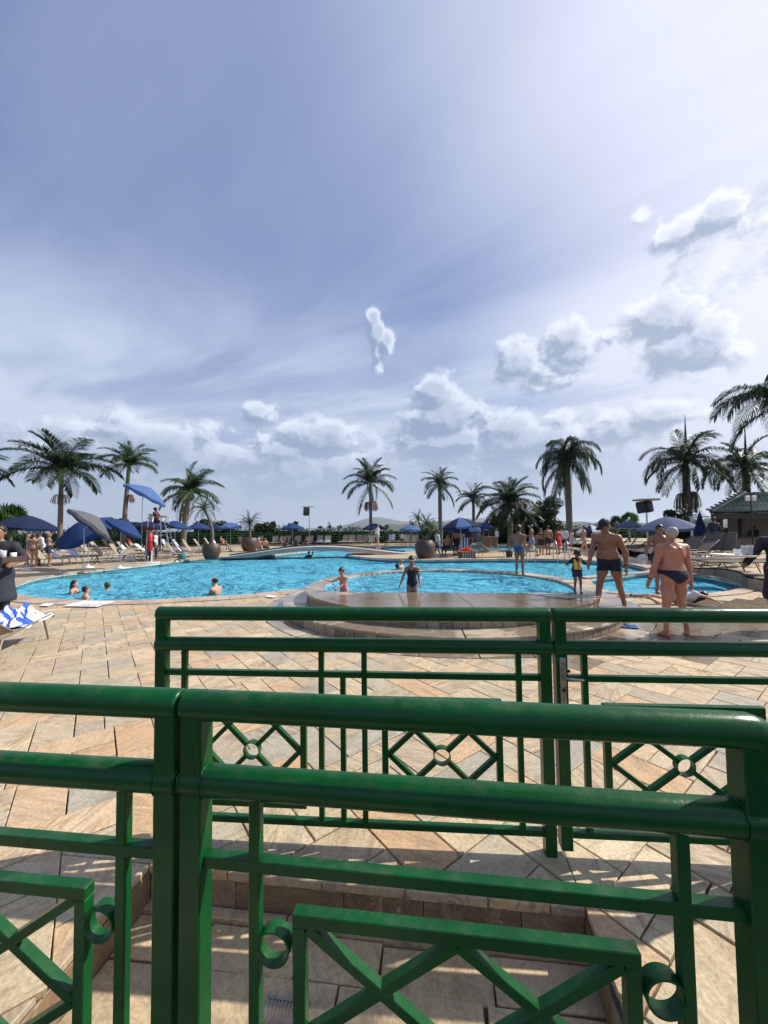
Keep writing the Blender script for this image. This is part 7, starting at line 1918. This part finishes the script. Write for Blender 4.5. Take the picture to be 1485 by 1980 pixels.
far('man with a white visor and lavender shorts striding left', 1029, 1077, 1.80, 1.25, skinm='skin_tan', hs=.017, fat=.2, feet=((-.09, -.30), (.09, .34)), clothes=(tr_('lavender', (.24, .24, .40), .22), ('visor', 'white_visor', (.7, .7, .7))), wr=((-.1, .35, 1.15), (.12, .32, 1.15)))
far('woman with long dark hair left of the man in black trunks', 1047, 1073, 1.58, 2.9, skinm='skin_tan', fem=True, hair='long', clothes=(('top', 'maroon_top', (.15, .03, .05)), tr_('dark_shorts', (.02, .02, .03))))
far('bare backed man in black trunks right of the striding man', 1061, 1073, 1.74, .2, skinm='skin_tan', fat=.4, clothes=(tr_('black_print', (.02, .02, .025), .28),))
far('person wrapped in a bright red dress', 1080, 1072, 1.62, .3, skinm='skin_brown', fem=True, hair='bun', clothes=(('dress', 'red_dress', (.60, .05, .05), .42),))
far('person in a white tee shirt right of the red dress', 1092, 1069, 1.62, -.6, skinm='skin_brown', clothes=(('shirt', 'white_tee', (.65, .65, .65), -.06), tr_('black_shorts', (.01, .01, .012))))
far('girl in a short white dress at the right of the standing group', 1107, 1067, 1.50, 1.2, skinm='skin_light', fem=True, hair='long', hairm='hair_brown', clothes=(('dress', 'white_dress', (.6, .6, .62), .26),))
far('woman in a bikini walking behind the capped man', 1131, 1077, 1.70, 1.3, skinm='skin_light', fem=True, hair='bun', hs=.018, feet=((-.09, .28), (.09, -.26)), clothes=(('bikini', 'peach_bikini', (.5, .25, .16)),), wr=((-.14, .32, 1.2), (.2, .15, .95)))
far('person in a dark jacket and hat leaning on the rail left of the bar', 1383, 1069, 1.72, 0, z=.3, skinm='skin_brown', hs=.019, fat=.3, clothes=(('shirt', 'dark_jacket', (.012, .018, .035), -.08, True), ('longs', 'dark_trousers', (.015, .018, .03)), ('cap', 'dark_cap', (.016, .018, .028))), wr=((-.34, .25, 1.1), (.34, .25, 1.1)))
q = AT(1464, 1030, 22.3); person('bar keeper in dark clothes behind the counter', (q.x-.15, 22.3, -.1), rz=pi, h=1.66, skinm='skin_brown', hs=.021, clothes=(('shirt', 'dark_jacket', (.012, .018, .035), -.08, True), ('longs', 'dark_trousers', (.015, .018, .03))), toes=False, face=False)

# ================================================================ small clutter by the loungers
def bag(label, u, v, col, w_=.34, h_=.32, z=0.0):
    p = G(u, v, z); t = thing('beach_bag', label, 'bag', (p.x, p.y, z), .4)
    pr = [(.001, 0), (w_*.42, 0), (w_*.5, h_*.35), (w_*.52, h_*.8), (w_*.46, h_), (w_*.40, h_*.9), (.001, h_*.7)]
    MB().lathe(pr, 18, wob=lambda a, i: .16*cos(2*a)+.04*sin(5*a+i)).build('body', cloth('bag_'+label[:9], col), t)
    for sx in (-1, 1): MB().tube([(-w_*.25, sx*w_*.34, h_*.9), (-w_*.18, sx*w_*.3, h_*1.5), (w_*.18, sx*w_*.3, h_*1.5), (w_*.25, sx*w_*.34, h_*.9)], .012, 5).build('handle', cloth('bag_'+label[:9], col), t)
bag('white beach bag under the loungers left of the lifeguard chair', 254, 1086, (.6, .58, .52))
bag('teal beach bag beside the trio of loungers by the clay pot', 352, 1082, (.03, .22, .25))
bag('dark bag on the island beside the sideways lounger', 985, 1077, (.03, .03, .04))
bag('red beach bag on the right deck between the brown loungers', 1231, 1072, (.4, .04, .05))
def slipper(label, u, v, col, rz=0.3):
    p = G(u, v); t = thing('flip_flops', label, 'flip flops', (p.x, p.y, .012), rz)
    for sx in (-.07, .07):
        MB().prism([V2((sx-.045, -.12)), V2((sx+.045, -.12)), V2((sx+.05, .05)), V2((sx+.03, .13)), V2((sx-.03, .13)), V2((sx-.05, .05))], 0, .016).build('sole', cloth('sole_'+label[:6], col), t)
        MB().tube([(sx-.04, .0, .016), (sx, .075, .05), (sx+.04, .0, .016)], .006, 5).build('strap', M['black'], t)
slipper('white flip flops left at the pool edge by the lifeguard chair', 262, 1088, (.6, .6, .6)); slipper('blue flip flops on the paving right of the round paddling pool', 1215, 1213, (.03, .12, .35), 1.2)
slipper('black flip flops on the island edge in front of the striped box', 917, 1080.5, (.02, .02, .02), .9)
